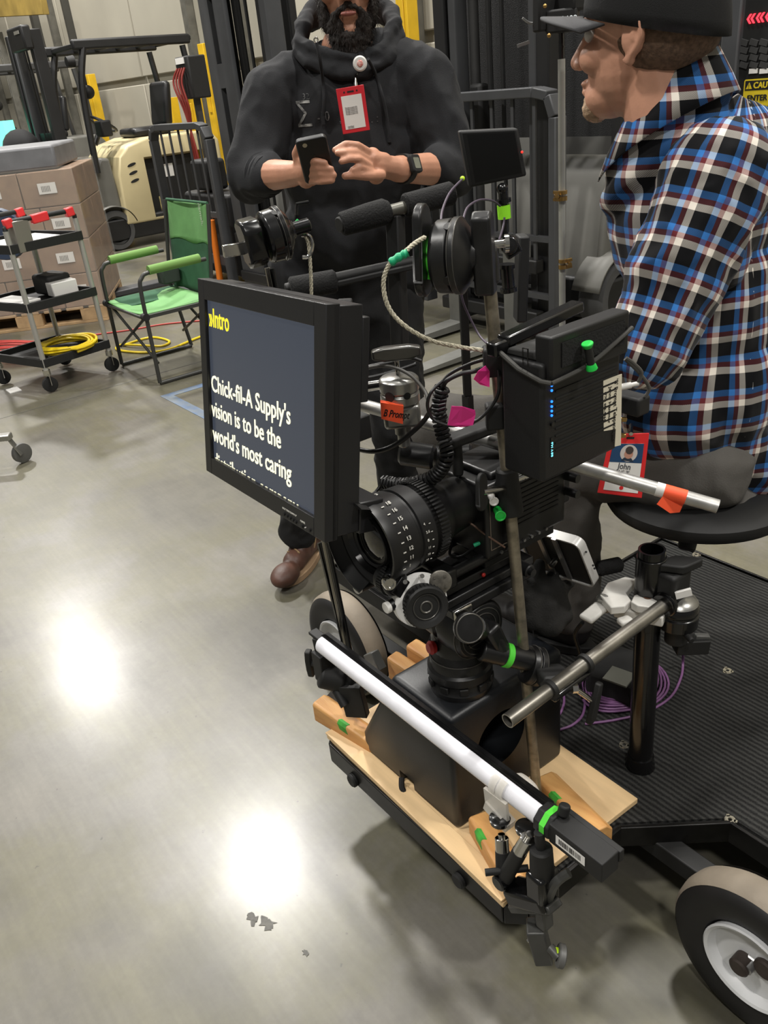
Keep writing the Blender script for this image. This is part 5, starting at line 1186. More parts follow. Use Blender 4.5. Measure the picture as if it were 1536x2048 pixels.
# tapping hand (right in the picture)
pR = pY(752, 330, 2.16)
P += [('c', wR, pR, .029, .026), ('c', pY(745, 312, 2.16), pY(752, 350, 2.16), .020, .022), ('c', pY(768, 322, 2.17), pY(745, 318, 2.15), .02, .019)]
for k, pts in enumerate((((742, 308, 2.15), (715, 291, 2.12), (692, 288, 2.11), (670, 300, 2.10)), ((738, 320, 2.14), (712, 305, 2.11), (690, 305, 2.09), (675, 306, 2.085)), ((740, 333, 2.13), (718, 318, 2.10), (698, 318, 2.085), (683, 323, 2.08)), ((748, 346, 2.13), (722, 335, 2.10), (705, 340, 2.085)))):
    P += finger([pY(*p) for p in pts], .0105-.0006*k, .0075)
P += finger([pY(762, 350, 2.14), pY(735, 352, 2.11), pY(708, 350, 2.09), pY(690, 352, 2.08)], .013, .0085)
fromprims('body', P, .0034, SKIN, m1, 3)
# beard and moustache
def Eh(W, M, sc, x, y, z, a, b_, c): return ('e', W(x, y, z), (a*sc, b_*sc, c*sc), M)
Bp = [Eh(W1, M1, 1.06, *k) for k in ((.055, 0, -.125, .045, .052, .040), (.062, 0, -.155, .036, .046, .034), (.066, .025, -.10, .026, .028, .030), (.066, -.025, -.10, .026, .028, .030),
      (.030, .055, -.07, .034, .016, .045), (.030, -.055, -.07, .034, .016, .045), (.015, .062, -.04, .020, .012, .040), (.015, -.062, -.04, .020, .012, .040), (.060, 0, -.185, .028, .036, .022), (.062, 0, -.205, .020, .028, .018))]
Bp += [('c', W1(.098, .004, -.055), W1(.084, .034, -.074), .0075, .007), ('c', W1(.098, -.004, -.055), W1(.084, -.034, -.074), .0075, .007), ('c', W1(.084, .034, -.074), W1(.08, .034, -.10), .008, .010), ('c', W1(.084, -.034, -.074), W1(.08, -.034, -.10), .008, .010)]
bo = fromprims('beard', Bp, .003, BRD, m1, 2, lambda c, n: n*(.004*noise.noise(c*90)+.003*noise.noise(c*220)))
b = MB(); strands(b, bo, 2600, .022, .0006, lambda c: Z*-.9-FH*.1, lambda c: (c-ho).dot(FH) < .06, 3); b.build('beard_strands', BRD, bo, smooth=False)['kind'] = 'stuff'
b = MB(); b.sph(W1(.100, 0, -.072), (.008, .020, .006), M1); b.build('lips', mat('lips', (150, 88, 78), .45), m1)
for s in (1, -1):
    b = MB(); b.sph(W1(.080, s*.032, .002), .013); b.build('eye', mat('eye_white', (210, 205, 200), .2), m1)
# hoodie
HP = [('e', pY(702, 215, 2.51), (.205, .135, .17), MC), ('e', pY(706, 330, 2.50), (.205, .150, .18), MC), ('e', pY(712, 450, 2.51), (.205, .150, .16), MC), ('c', pY(610, 540, 2.52), pY(820, 525, 2.52), .105, .105),
      ('c', pY(650, 130, 2.52), sL, .065, .076), ('c', pY(755, 112, 2.52), sR, .065, .078),
      ('c', sL, eL, .078, .070), ('c', sR, eR, .080, .074), ('c', eL, eL+(wL-eL)*.38, .069, .056), ('c', eR, eR+(wR-eR)*.30, .072, .058), ('c', eL+Z*.03, eL+(wL-eL)*.1, .06, .06)]
ws = folds(.012, 7, 20, 1.3, (1, 1, .7))
hd1 = fromprims('hooded_sweatshirt', HP, .007, HOOD, m1, 6, ws)
for (e_, w_, t_, r_) in ((eL, wL, .45, .050), (eR, wR, .36, .052)):
    c = e_+(w_-e_)*t_; ax = (w_-e_).normalized(); b = MB()
    b.lathe(c-ax*.034, ax, [(.006*i, r_+.006-.0012*i+.003*math.sin(i*2.2)) for i in range(8)], 30, caps=False); b.build('pushed_up_cuff', HOOD, hd1)
HDp = []
ring = [(606, 55, 2.50), (602, 80, 2.46), (622, 100, 2.42), (658, 112, 2.40), (702, 118, 2.395), (746, 106, 2.41), (776, 82, 2.44), (788, 52, 2.49), (782, 25, 2.56), (745, 0, 2.62), (700, -12, 2.64), (650, 5, 2.62), (612, 30, 2.57)]
rp = [pY(x, y, Yv) for x, y, Yv in ring]
hr = [.021 if p[1] < 70 else .015 for p in ring]
for i in range(len(rp)): HDp.append(('c', rp[i-1], rp[i], hr[i-1], hr[i]))
for i in range(len(rp)): HDp.append(('c', rp[i-1]+Z*-.028+(pY(700, 70, 2.5)-rp[i-1])*-.05, rp[i]+Z*-.028+(pY(700, 70, 2.5)-rp[i])*-.05, .022, .022))
fromprims('hood', HDp, .005, HOOD, hd1, 5, folds(.008, 14, 30, 4.))
bh1 = bvh_of(hd1)
def onb(bvh, x, y, lift=.004):
    d = ray(x, y).normalized(); h = bvh.ray_cast(CP, d); return (h[0]-d*lift) if h[0] else pY(x, y, 2.35)
for (nm, pts) in (('drawstring', ((633, 85), (640, 120), (646, 165), (648, 200), (645, 232))), ('drawstring', ((736, 118), (752, 150), (764, 190), (772, 225), (778, 268)))):
    b = MB(); b.tube(bez([onb(bh1, *p, .007) if p[1] > 130 else pY(*p, 2.345) for p in pts], 8), .0042); b.cyl(onb(bh1, *pts[-1], .007), onb(bh1, *pts[-1], .007)-Z*.02, .0055, n=10); b.build(nm, HOOD, hd1)
b = MB(); b.torus(pY(632, 80, 2.36), -FH, .005, .0018, 16, 6); b.build('eyelet', CHROME, hd1)
PR = mat('faded_white_print', (185, 185, 180), .8, c2=(70, 70, 72), vs=60)
PR2 = mat('faint_print', (150, 150, 150), .8, c2=(60, 60, 62), vs=60)
def chest(s, x, y, size, m_, sx=1.):
    Fp = frame(pY(x, y, 2.36), -FH, RH*1-Z*.0); text('print', s, Fp, size, m_, hd1, sx=sx, conform=(bh1, FH))
chest('Σ', 592, 257, 0.085, PR, .8)
chest('32', 603, 200, .020, PR2); chest('-10', 634, 245, .034, PR2, .75); chest(',', 678, 246, .034, PR2)
chest('. :', 742, 246, .03, PR2)
# pocket seam
# trousers
TP = [('e', pY(715, 590, 2.53), (.185, .14, .15), MC), ('c', pY(655, 620, 2.52), cw(-.20, 2.50, .52), .105, .078), ('c', cw(-.20, 2.50, .52), cw(-.30, 2.55, .14), .078, .07),
      ('c', pY(775, 600, 2.52), cw(.07, 2.44, .52), .110, .082), ('c', cw(.07, 2.44, .52), cw(.06, 2.56, .14), .080, .072)]
fromprims('trousers', TP, .009, TRO, m1, 6, folds(.012, 8, 22, 2.2))
# boots
LEA = mat('brown_boot_leather', (76, 50, 40), .5, var=.3, vs=24, bump=.15, bs=120)
SOLE = mat('tan_boot_sole', (150, 124, 96), .7)
def boot(heel, toe, parent, m_=LEA, sm_=SOLE):
    heel, toe = Vector(heel), Vector(toe); d = (toe-heel).normalized(); s = Z.cross(d)
    P = [('c', heel+Z*.06, heel+Z*.14, .044, .050), ('c', heel+Z*.058, heel+d*.15+Z*.052, .042, .040), ('e', toe-d*.055+Z*.046, (.065, .048, .036), Mrot(d)), ('c', heel+Z*.12, heel+d*.10+Z*.07, .038, .038)]
    o = fromprims('boot', P, .005, m_, parent, 5)
    outl = []
    for k in range(28):
        a = k*2*pi/28; L = .145 if math.cos(a) > 0 else .155; w = .050+.008*math.cos(a)
        outl.append(((.125)+L*math.cos(a)-.01, w*math.sin(a)*(1 if abs(math.cos(a)) < .9 else .9)))
    F = frame(heel+Z*.0, Z, d); b = MB(); b.prism([(x-.02, y) for x, y in outl], F, .001, .026); b.build('boot_sole', sm_, o, bev=.003)
    b = MB()
    for k in range(5): c = heel+d*(.055+.022*k)+Z*(.142-.014*k); b.bar(c-s*.024, c+s*.024, .004, .004)
    for k in range(4): c = heel+d*(.055+.022*k)+Z*(.143-.014*k); b.bar(c-s*.022, c+s*.022+d*.022-Z*.014, .004, .004)
    b.tube(bez([heel+d*.05+Z*.15, heel+d*.06+s*.05+Z*.12, heel+d*.09+s*.055+Z*.08, heel+d*.06+s*.045+Z*.10], 6), .002); b.build('laces', mat('tan_laces', (140, 116, 84), .8), o)
    return o
boot(cw(-.272, 2.62, 0), cw(-.375, 2.36, 0), m1); boot(cw(.05, 2.62, 0), cw(.03, 2.34, 0), m1)
# phone
ph = thing('mobile_phone', 'black mobile phone held in both hands of the standing man', 'phone', pY(640, 318, 2.07))
pa, pb_, pc_ = pY(590, 285, 2.045), pY(652, 272, 2.045), pY(684, 355, 2.108)
PF = frame(pb_, (pa-pb_).cross(pc_-pb_), (pb_-pa)); 
if PF.col[2].xyz.dot(CP-PF.translation) < 0: PF = frame(pb_, -PF.col[2].xyz, (pb_-pa))
ll = PF.inverted() @ pc_; wd = (pb_-pa).length
pp_ = rr(-wd, min(ll.y, 0), 0, max(ll.y, 0), .010)
b = MB(); b.prism(pp_, PF, -.014, 0); b.build('phone_case', mat('phone_black', (22, 22, 24), .42), ph, bev=.003, seg=3)
sg_ = -1 if ll.y < 0 else 1
b = MB(); b.lathe(PF @ Vector((-wd*.72, sg_*.012, 0)), PF.col[2].xyz, [(0, .0055), (.001, .0055), (.001, .003)], 18); b.build('camera_lens', CHROME, ph)
b = MB(); b.lathe(PF @ Vector((-wd*.5, sg_*.045, 0)), PF.col[2].xyz, [(0, .004), (.0006, .004)], 18); b.build('phone_sensor', BLKG, ph)
# watch
wt = thing('wrist_watch', 'black digital wrist watch on the wrist of the standing man', 'watch', pY(793, 345, 2.17))
wax = (wR-eR).normalized(); wcn = eR+(wR-eR)*.90
b = MB(); b.lathe(wcn-wax*.011, wax, [(0, .031), (0, .0355), (.022, .0355), (.022, .031)], 32, caps=False); b.build('strap', RUB, wt)
fn = (CP-wcn); fn = (fn-wax*fn.dot(wax)).normalized(); fn = (fn+Z*.35).normalized()
WF = frame(wcn+fn*.034, fn, wax)
b = MB(); b.prism([(x, y) for x, y in rr(-.020, -.022, .020, .022, .008)], WF, -.004, .009); b.build('watch_case', RUB, wt, bev=.003)
b = MB(); b.prism(rr(-.012, -.013, .012, .013, .003), WF, .0085, .0096); b.build('dial', mat('lcd_grey', (120, 122, 108), .3), wt)
# badge on reel
rl = pY(720, 127, 2.315)
bd = thing('badge_holder', 'red badge holder with a white card hanging from the reel on the sweatshirt', 'badge', onb(bh1, 712, 220, .02))
b = MB(); b.lathe(rl+FH*.006, -FH, [(0, .014), (.002, .0175), (.008, .0175), (.011, .014), (.011, .001)], 28); b.build('reel', WHT, bd)
b = MB(); b.lathe(rl-FH*.005, -FH, [(0, .008), (.003, .006), (.004, .001)], 20); b.build('reel_emblem', mat('red_emblem', (190, 70, 62), .4, c2=(220, 190, 180), vs=160), bd)
b = MB(); b.cyl(rl-Z*.014, onb(bh1, 711, 150, .014), .0035, n=8); b.cyl(onb(bh1, 711, 150, .014), onb(bh1, 711, 166, .014), .004, n=10); b.cyl(onb(bh1, 711, 166, .014), onb(bh1, 712, 176, .014), .006, n=10); b.build('strap_clip', CHROME, bd)
bc_ = [pY(x, y, 2.325) for x, y in ((684, 176), (738, 167), (740, 260), (686, 269))]
n_ = (bc_[1]-bc_[0]).cross(bc_[3]-bc_[0]).normalized(); 
if n_.dot(CP-bc_[0]) < 0: n_ = -n_
BF = frame(bc_[3], n_, bc_[2]-bc_[3]); RED = mat('red_holder', (196, 40, 50), .35, var=.05)
bl = [(BF.inverted() @ p) for p in bc_]; bw, bh_ = bl[2].x, (bl[0].y+bl[1].y)/2
yy = 1 if bh_ > 0 else -1
def rct(F, x0, y0, x1, y1, z0, z1, m_, nm, par, bev=0): 
    b = MB(); b.prism([(x0, min(y0, y1)), (x1, min(y0, y1)), (x1, max(y0, y1)), (x0, max(y0, y1))], F, z0, z1); return b.build(nm, m_, par, bev=bev)
rct(BF, 0, 0, bw, bh_, -.003, 0, RED, 'holder_frame', bd, .001)
rct(BF, bw*.13, bh_*.09, bw*.87, bh_*.82, -.001, .0008, WHT, 'card', bd)
for k in range(7):
    s_ = 'This badge is property of the' if k < 5 else 'return if found'
    text('fine_print', s_, BF @ Matrix.Translation((bw*.22, bh_*(.55-.035*k) if k < 5 else bh_*(.14-.03*(k-5)), .0010)), .0042, mat('grey_print', (130, 128, 126), .7), bd, sx=.62)
rct(BF, bw*.38, bh_*.88, bw*.62, bh_*.915, -.0005, .0006, BLKM, 'slot', bd)
for fx in (.27, .73):
    b = MB(); b.lathe(BF @ Vector((bw*fx, bh_*.9, 0)), n_, [(0, .0022), (.0006, .0022)], 10); b.build('hole', BLKM, bd)

# ---- seated man
m2 = thing('person', 'seated man in plaid flannel shirt and black cap, seen from behind his left side', 'person', cw(.62, 1.6, .62))
f2 = (-RH*.76+FH*.65)
h2 = pY(1288, 62, 1.62)
P, W2, M2 = head(h2, f2, 1.11)
s2L, s2R = pY(1420, 375, 1.50), pY(1372, 345, 1.80)
e2L, e2R = pY(1292, 700, 1.44), pY(1325, 660, 1.82)
w2L, w2R = pY(1150, 760, 1.52), pY(1180, 770, 1.78)
pel = pY(1415, 915, 1.64)
nbc = pY(1322, 212, 1.62); nb_ = nbc-Z*.05
P += [('c', W2(-.035, 0, -.11), nb_, .058, .060), ('c', nb_, pel, .06, .08), ('c', s2L-Z*.06, s2R-Z*.06, .04, .04), ('c', s2L, e2L, .045, .04), ('c', s2R, e2R, .045, .04), ('c', e2L, w2L, .04, .03), ('c', e2R, w2R, .04, .03)]
lk2 = pY(1135, 925, 1.66); rk2 = pY(885, 850, 1.88)
lh2 = pY(1400, 925, 1.55); rh2 = pY(1370, 900, 1.76)
la2 = Vector((lk2.x, lk2.y, .30))+RH*.02; ra2 = Vector((rk2.x, rk2.y, .30))+FH*.05
P += [('c', lh2, lk2, .055, .05), ('c', rh2, rk2, .055, .05), ('c', lk2, la2, .045, .04), ('c', rk2, ra2, .045, .04)]
for w_, e_, sd in ((w2L, e2L, 1), (w2R, e2R, -1)):
    d = (w_-e_).normalized(); sdv = Z.cross(d)
    P += [('c', w_, w_+d*.07, .026, .03)]
    for k in range(4): P += finger([w_+d*.07+sdv*(.024-.016*k), w_+d*.115+sdv*(.026-.017*k)-Z*.01, w_+d*.13+sdv*(.026-.017*k)-Z*.035], .0095, .0075)
    P += finger([w_+d*.02+sdv*.02, w_+d*.055+sdv*.045-Z*.01, w_+d*.085+sdv*.04-Z*.02], .011, .008)
bd2 = fromprims('body', P, .0034, SKIN2, m2, 3)
Gp = [Eh(W2, M2, 1.11, *k) for k in ((.076, 0, -.104, .022, .028, .022), (.086, 0, -.090, .010, .016, .010))]
go = fromprims('goatee', Gp, .003, mat('sandy_beard', (168, 140, 112), .8, var=.3, vs=90, bump=.4, bs=400), m2, 2, lambda c, n: n*.002*noise.noise(c*150))
HR = mat('short_brown_hair', (104, 82, 66), .85, var=.4, vs=140, bump=.5, bs=500)
hp_ = [Eh(W2, M2, 1.11, *k) for k in ((-.034, 0, -.004, .0845, .0785, .068), (-.03, 0, .03, .089, .080, .088))]
b_hair = fromprims('short_hair', hp_, .004, HR, m2, 3)
for s in (1, -1):
    b = MB(); b.sph(W2(.073, s*.031, .002), .0125); b.build('eye', mat('eye_white', (210, 205, 200), .2), m2)
# cap
CAPM = mat('black_cap_cloth', (20, 20, 21), .9, var=.15, vs=30, bump=.2, bs=600)
CAPG = mat('dark_grey_brim', (58, 58, 60), .85, bump=.15, bs=500)
cp_ = thing('baseball_cap', 'black fitted cap with a grey brim on the seated man', 'cap', W2(0, 0, .03))
b = MB(); K = 1.04
rings = []
for j in range(13):
    th = j/12*pi/2; row = []
    for k in range(44):
        a = k*2*pi/44; cx_, sy_ = math.cos(a), math.sin(a)
        base = .014+.030*cx_ if True else 0        # lower toward the back
        z0 = .006+.026*(cx_)
        z = z0*(1-math.sin(th))+ (.140)*math.sin(th)
        rr_ = math.cos(th)**.72 if j < 12 else .001
        row.append(W2(-.018+.112*cx_*rr_, .091*sy_*rr_, z))
    rings.append(row)
b.loft(rings, caps=False); cr = b.build('crown', CAPM, cp_); sm_ = cr.modifiers.new('s', 'SOLIDIFY'); sm_.thickness = .003; sm_.offset = -1
b = MB(); top, bot = [], []
N1 = 17; g = []
for i in range(N1):
    a = -1.15+2.3*i/(N1-1); row = []
    for j in range(7):
        t = j/6; r0 = .108; ex = .078*math.cos(a*.92)
        x = -.018+(.112)*math.cos(a)+ex*t; y = .091*math.sin(a)*(1+.02*t); z = .030+.026*(math.cos(a)-1)-.016*(abs(a)/1.15)**2*t+.008*t
        row.append(W2(x, y, z))
    g.append(row)
b.loft([[p for p in row] for row in g], closed=False, caps=False); br = b.build('brim', CAPG, cp_); s_ = br.modifiers.new('s', 'SOLIDIFY'); s_.thickness = .004
b = MB(); b.sph(W2(-.018, 0, .1405), .006); b.build('top_button', CAPM, cp_)
# plaid cloth
def plaid():
    m = bpy.data.materials.new('plaid_flannel'); m.use_nodes = True; nt = m.node_tree; N = nt.nodes; L = nt.links; b = N['Principled BSDF']
    uv = N.new('ShaderNodeUVMap'); uv.uv_map = 'cloth'; sp_ = N.new('ShaderNodeSeparateXYZ'); L.new(uv.outputs[0], sp_.inputs[0])
    outs = []
    for ax_ in (0, 1):
        d = N.new('ShaderNodeMath'); d.operation = 'DIVIDE'; d.inputs[1].default_value = .060; L.new(sp_.outputs[ax_], d.inputs[0])
        fr = N.new('ShaderNodeMath'); fr.operation = 'FRACT'; L.new(d.outputs[0], fr.inputs[0])
        r = N.new('ShaderNodeValToRGB'); r.color_ramp.interpolation = 'CONSTANT'; e = r.color_ramp.elements
        e[0].position = 0; e[0].color = (.92, .88, .82, 1); e[1].position = .20; e[1].color = (*lin((158, 98, 104)), 1)
        for p_, c_ in ((.35, (112, 168, 218)), (.54, (42, 44, 52))):
            k = e.new(p_); k.color = (*lin(c_), 1)
        L.new(fr.outputs[0], r.inputs[0]); outs.append(r.outputs[0])
    # twill: diagonal threads alternate between the two sets of stripes
    a = N.new('ShaderNodeMath'); a.operation = 'ADD'; L.new(sp_.outputs[0], a.inputs[0]); L.new(sp_.outputs[1], a.inputs[1])
    w = N.new('ShaderNodeMath'); w.operation = 'MULTIPLY'; w.inputs[1].default_value = 2*pi/.0026; L.new(a.outputs[0], w.inputs[0])
    sn = N.new('ShaderNodeMath'); sn.operation = 'SINE'; L.new(w.outputs[0], sn.inputs[0])
    mr = N.new('ShaderNodeMapRange'); mr.inputs[1].default_value = -1; mr.inputs[2].default_value = 1; mr.inputs[3].default_value = .38; mr.inputs[4].default_value = .62; L.new(sn.outputs[0], mr.inputs[0])
    x = N.new('ShaderNodeMix'); x.data_type = 'RGBA'; L.new(mr.outputs[0], x.inputs[0]); L.new(outs[0], x.inputs[6]); L.new(outs[1], x.inputs[7])
    gm_ = N.new('ShaderNodeGamma'); gm_.inputs[1].default_value = 1.8; L.new(x.outputs[2], gm_.inputs[0])
    L.new(gm_.outputs[0], b.inputs['Base Color']); b.inputs['Roughness'].default_value = .9; b.inputs['Sheen Weight'].default_value = .1; b.inputs['Specular IOR Level'].default_value = .2
    return m
PLAID = plaid()
def clothuv(o, f, wrap):
    me = o.data; l = me.uv_layers.new(name='cloth'); off = root_loc(o)
    for p in me.polygons:
        c = f(p.center+off)
        for li in p.loop_indices:
            w = f(me.vertices[me.loops[li].vertex_index].co+off)
            uu = w[0]
            while uu-c[0] > wrap/2: uu -= wrap
            while uu-c[0] < -wrap/2: uu += wrap
            l.data[li].uv = (uu, w[1])
def axuv(a, c, R, ref, u0=0, v0=0, slope=0.):
    ax = (Vector(c)-Vector(a)).normalized(); x = Vector(ref); x = (x-ax*x.dot(ax)).normalized(); y = ax.cross(x)
    def f(p):
        d = p-a; ang = math.atan2(d.dot(y), d.dot(x)); return (u0+ang*R, v0-d.dot(ax)+slope*ang)
    return f, 2*pi*R
Mt = Mrot(f2)
def yoke(b):
    fz = f2.normalized(); sz_ = Z.cross(fz); P = []
    for i in range(24):
        a = i*2*pi/24; P.append(nbc+(-fz*math.cos(a)*1.06+sz_*math.sin(a)*.92)*.088*(1-.10*(1-math.cos(a)))+Z*(.066*math.cos(a)-.050))
    for i in range(24): b.capsule(P[i-1], P[i], .026, .026); b.capsule(P[i]-Z*.045, P[i-1]-Z*.045, .03, .03)
SP = [('e', pY(1385, 400, 1.68), (.150, .20, .20), Mt), ('e', pY(1400, 620, 1.66), (.155, .185, .20), Mt), ('e', pY(1415, 760, 1.64), (.165, .185, .16), Mt), ('c', pY(1350, 812, 1.57), pY(1520, 890, 1.66), .115, .12), ('c', pY(1440, 880, 1.62), pY(1545, 925, 1.64), .115, .12),
      ('c', nb_-Z*.07-f2*.05, s2L+Z*.01, .070, .074), ('c', nb_-Z*.07-f2*.05, s2R, .075, .075), ('f', yoke), ('c', s2L, s2L+(pel-s2L)*.2, .068, .07), ('e', pY(1460, 380, 1.64), (.11, .17, .15), Mt)]
sh = fromprims('flannel_shirt', SP, .007, PLAID, m2, 6, folds(.014, 6, 18, 5.1, (1, 1, .6)))
clothuv(sh, *axuv(Vector((pel.x, pel.y, 1.6)), Vector((pel.x+.03, pel.y-.02, .6)), .165, FH, .02, 0))
SLp = [('c', s2L+RH*.012+Z*.012, s2L+(e2L-s2L)*.55, .098, .088), ('c', s2L+(e2L-s2L)*.55, e2L, .086, .072), ('c', e2L, w2L, .066, .048)]
sl = fromprims('sleeve', SLp, .006, PLAID, m2, 6, folds(.010, 9, 24, 7.7))
clothuv(sl, *axuv(s2L, e2L, .095, -FH, .01, 0))
SRp = [('c', s2R, e2R, .086, .070), ('c', e2R, w2R, .064, .048)]
s3 = fromprims('sleeve', SRp, .008, PLAID, m2, 6, folds(.010, 9, 24, 3.7)); clothuv(s3, *axuv(s2R, e2R, .082, -FH))
# collar: a folded band round the neck, high at the nape and low at the throat
rows = [[], [], [], []]
fz = f2.normalized(); sz_ = Z.cross(fz)
for i in range(41):
    a = -2.55+5.1*i/40     # 0 = nape
    dr = -fz*math.cos(a)*1.06+sz_*math.sin(a)*.92
    up_ = Z*(.066*math.cos(a))
    fr_ = (1-math.cos(a))/2; dr = dr*(1-.20*fr_)
    rows[0].append(nbc+dr*.078+up_+Z*.010)
    rows[1].append(nbc+dr*.086+up_+Z*.018)
    rows[2].append(nbc+dr*.108+up_-Z*.022)
    rows[3].append(nbc+dr*(.122+.004*fr_)+up_-Z*(.050+.020*fr_**4))
b = MB(); b.loft(rows, closed=False, caps=False); co = b.build('collar', PLAID, m2); s_ = co.modifiers.new('s', 'SOLIDIFY'); s_.thickness = .003; s_.offset = 1
clothuv(co, *axuv(nbc+Z*.2, nbc, .11, -fz, .02, .01))
# front placket edge
# trousers and boots
TP = [('c', pel+FH*.03-Z*.01, pel+RH*.07+FH*.03-Z*.02, .115, .11), ('c', lh2-Z*.01, lk2, .105, .074), ('c', rh2, rk2, .095, .080), ('c', lk2, la2, .072, .060), ('c', rk2, ra2, .072, .062), ('e', pY(1420, 975, 1.62), (.13, .15, .06), Mt)]
fromprims('trousers', TP, .008, TRG, m2, 6, folds(.010, 8, 22, 6.2))
for a_ in (la2, ra2):
    h_ = Vector((a_.x, a_.y, DZ+.001)); boot(h_, h_+f2.normalized()*.27, m2, mat('dark_boot', (34, 32, 32), .6), RUB)
# hip badge
hb = thing('badge_holder', 'red badge holder with a portrait card hanging at the hip of the seated man', 'badge', pY(1245, 930, 1.40))
cs = [pY(x, y, Yv) for x, y, Yv in ((1222, 868, 1.42), (1299, 866, 1.42), (1283, 996, 1.40), (1195, 986, 1.40))]
n_ = (cs[1]-cs[0]).cross(cs[3]-cs[0]).normalized()
if n_.dot(CP-cs[0]) < 0: n_ = -n_
HF = frame(cs[3], n_, cs[2]-cs[3]); hl = [HF.inverted() @ p for p in cs]
def q4(x, y):   # bilinear over the holder, y up
    a, b_, c, d = hl[3], hl[2], hl[1], hl[0]
    p = a*(1-x)*(1-y)+b_*x*(1-y)+c*x*y+d*(1-x)*y; return (p.x, p.y)
def quad(x0, y0, x1, y1, z0, z1, m_, nm, bev=0):
    b = MB(); b.prism([q4(x0, y0), q4(x1, y0), q4(x1, y1), q4(x0, y1)], HF, z0, z1); return b.build(nm, m_, hb, bev=bev)
RED2 = mat('bright_red_holder', (206, 40, 42), .35)
quad(0, 0, 1, 1, -.003, 0, RED2, 'holder_frame', .001)
quad(.11, .07, .89, .84, -.001, .0008, WHT, 'card')
quad(.11, .54, .89, .84, 0, .0011, mat('navy_card', (26, 62, 98), .5), 'navy_band')
c = q4(.54, .69)
b = MB(); b.lathe(HF @ Vector((c[0], c[1], .0010)), n_, [(0, .0165), (.0004, .0165)], 28); b.build('portrait_disc', mat('portrait_pale', (190, 182, 176), .6), hb)
b = MB(); b.lathe(HF @ Vector((c[0], c[1]-.002, .0014)), n_, [(0, .0085), (.0004, .0085)], 24); b.build('portrait_face', mat('portrait_skin', (176, 128, 108), .6), hb)
b = MB(); b.lathe(HF @ Vector((c[0], c[1]+.006, .0018)), n_, [(0, .0075), (.0004, .0075)], 20); b.build('portrait_hair', mat('portrait_hair', (60, 50, 46), .7), hb)
b = MB(); b.prism([(c[0]-.012, c[1]-.0150), (c[0]+.012, c[1]-.0150), (c[0]+.007, c[1]-.009), (c[0]-.007, c[1]-.009)], HF, .0012, .0017); b.build('portrait_jacket', mat('navy_card2', (30, 44, 60), .6), hb)
c = q4(.33, .44); text('badge_name', 'John', HF @ Matrix.Translation((c[0], c[1], .0010)), .0165, mat('dark_grey_ink', (70, 72, 76), .6), hb, bold=.0002, sx=.85)
c = q4(.35, .36); text('badge_note', "A/C 'P'", HF @ Matrix.Translation((c[0], c[1], .0010)), .010, mat('dark_grey_ink', (70, 72, 76), .6), hb, sx=.8)
c = q4(.5, .13); b = MB(); b.lathe(HF @ Vector((c[0], c[1], .0010)), n_, [(0, .004), (.0003, .004)], 16); b.build('red_mark', RED2, hb)
quad(.42, .915, .62, .945, -.0005, .0007, BLKM, 'slot')
b = MB(); b.cyl(pY(1262, 868, 1.41), pY(1262, 850, 1.44), .004, n=8); b.build('strap_clip', CHROME, hb)
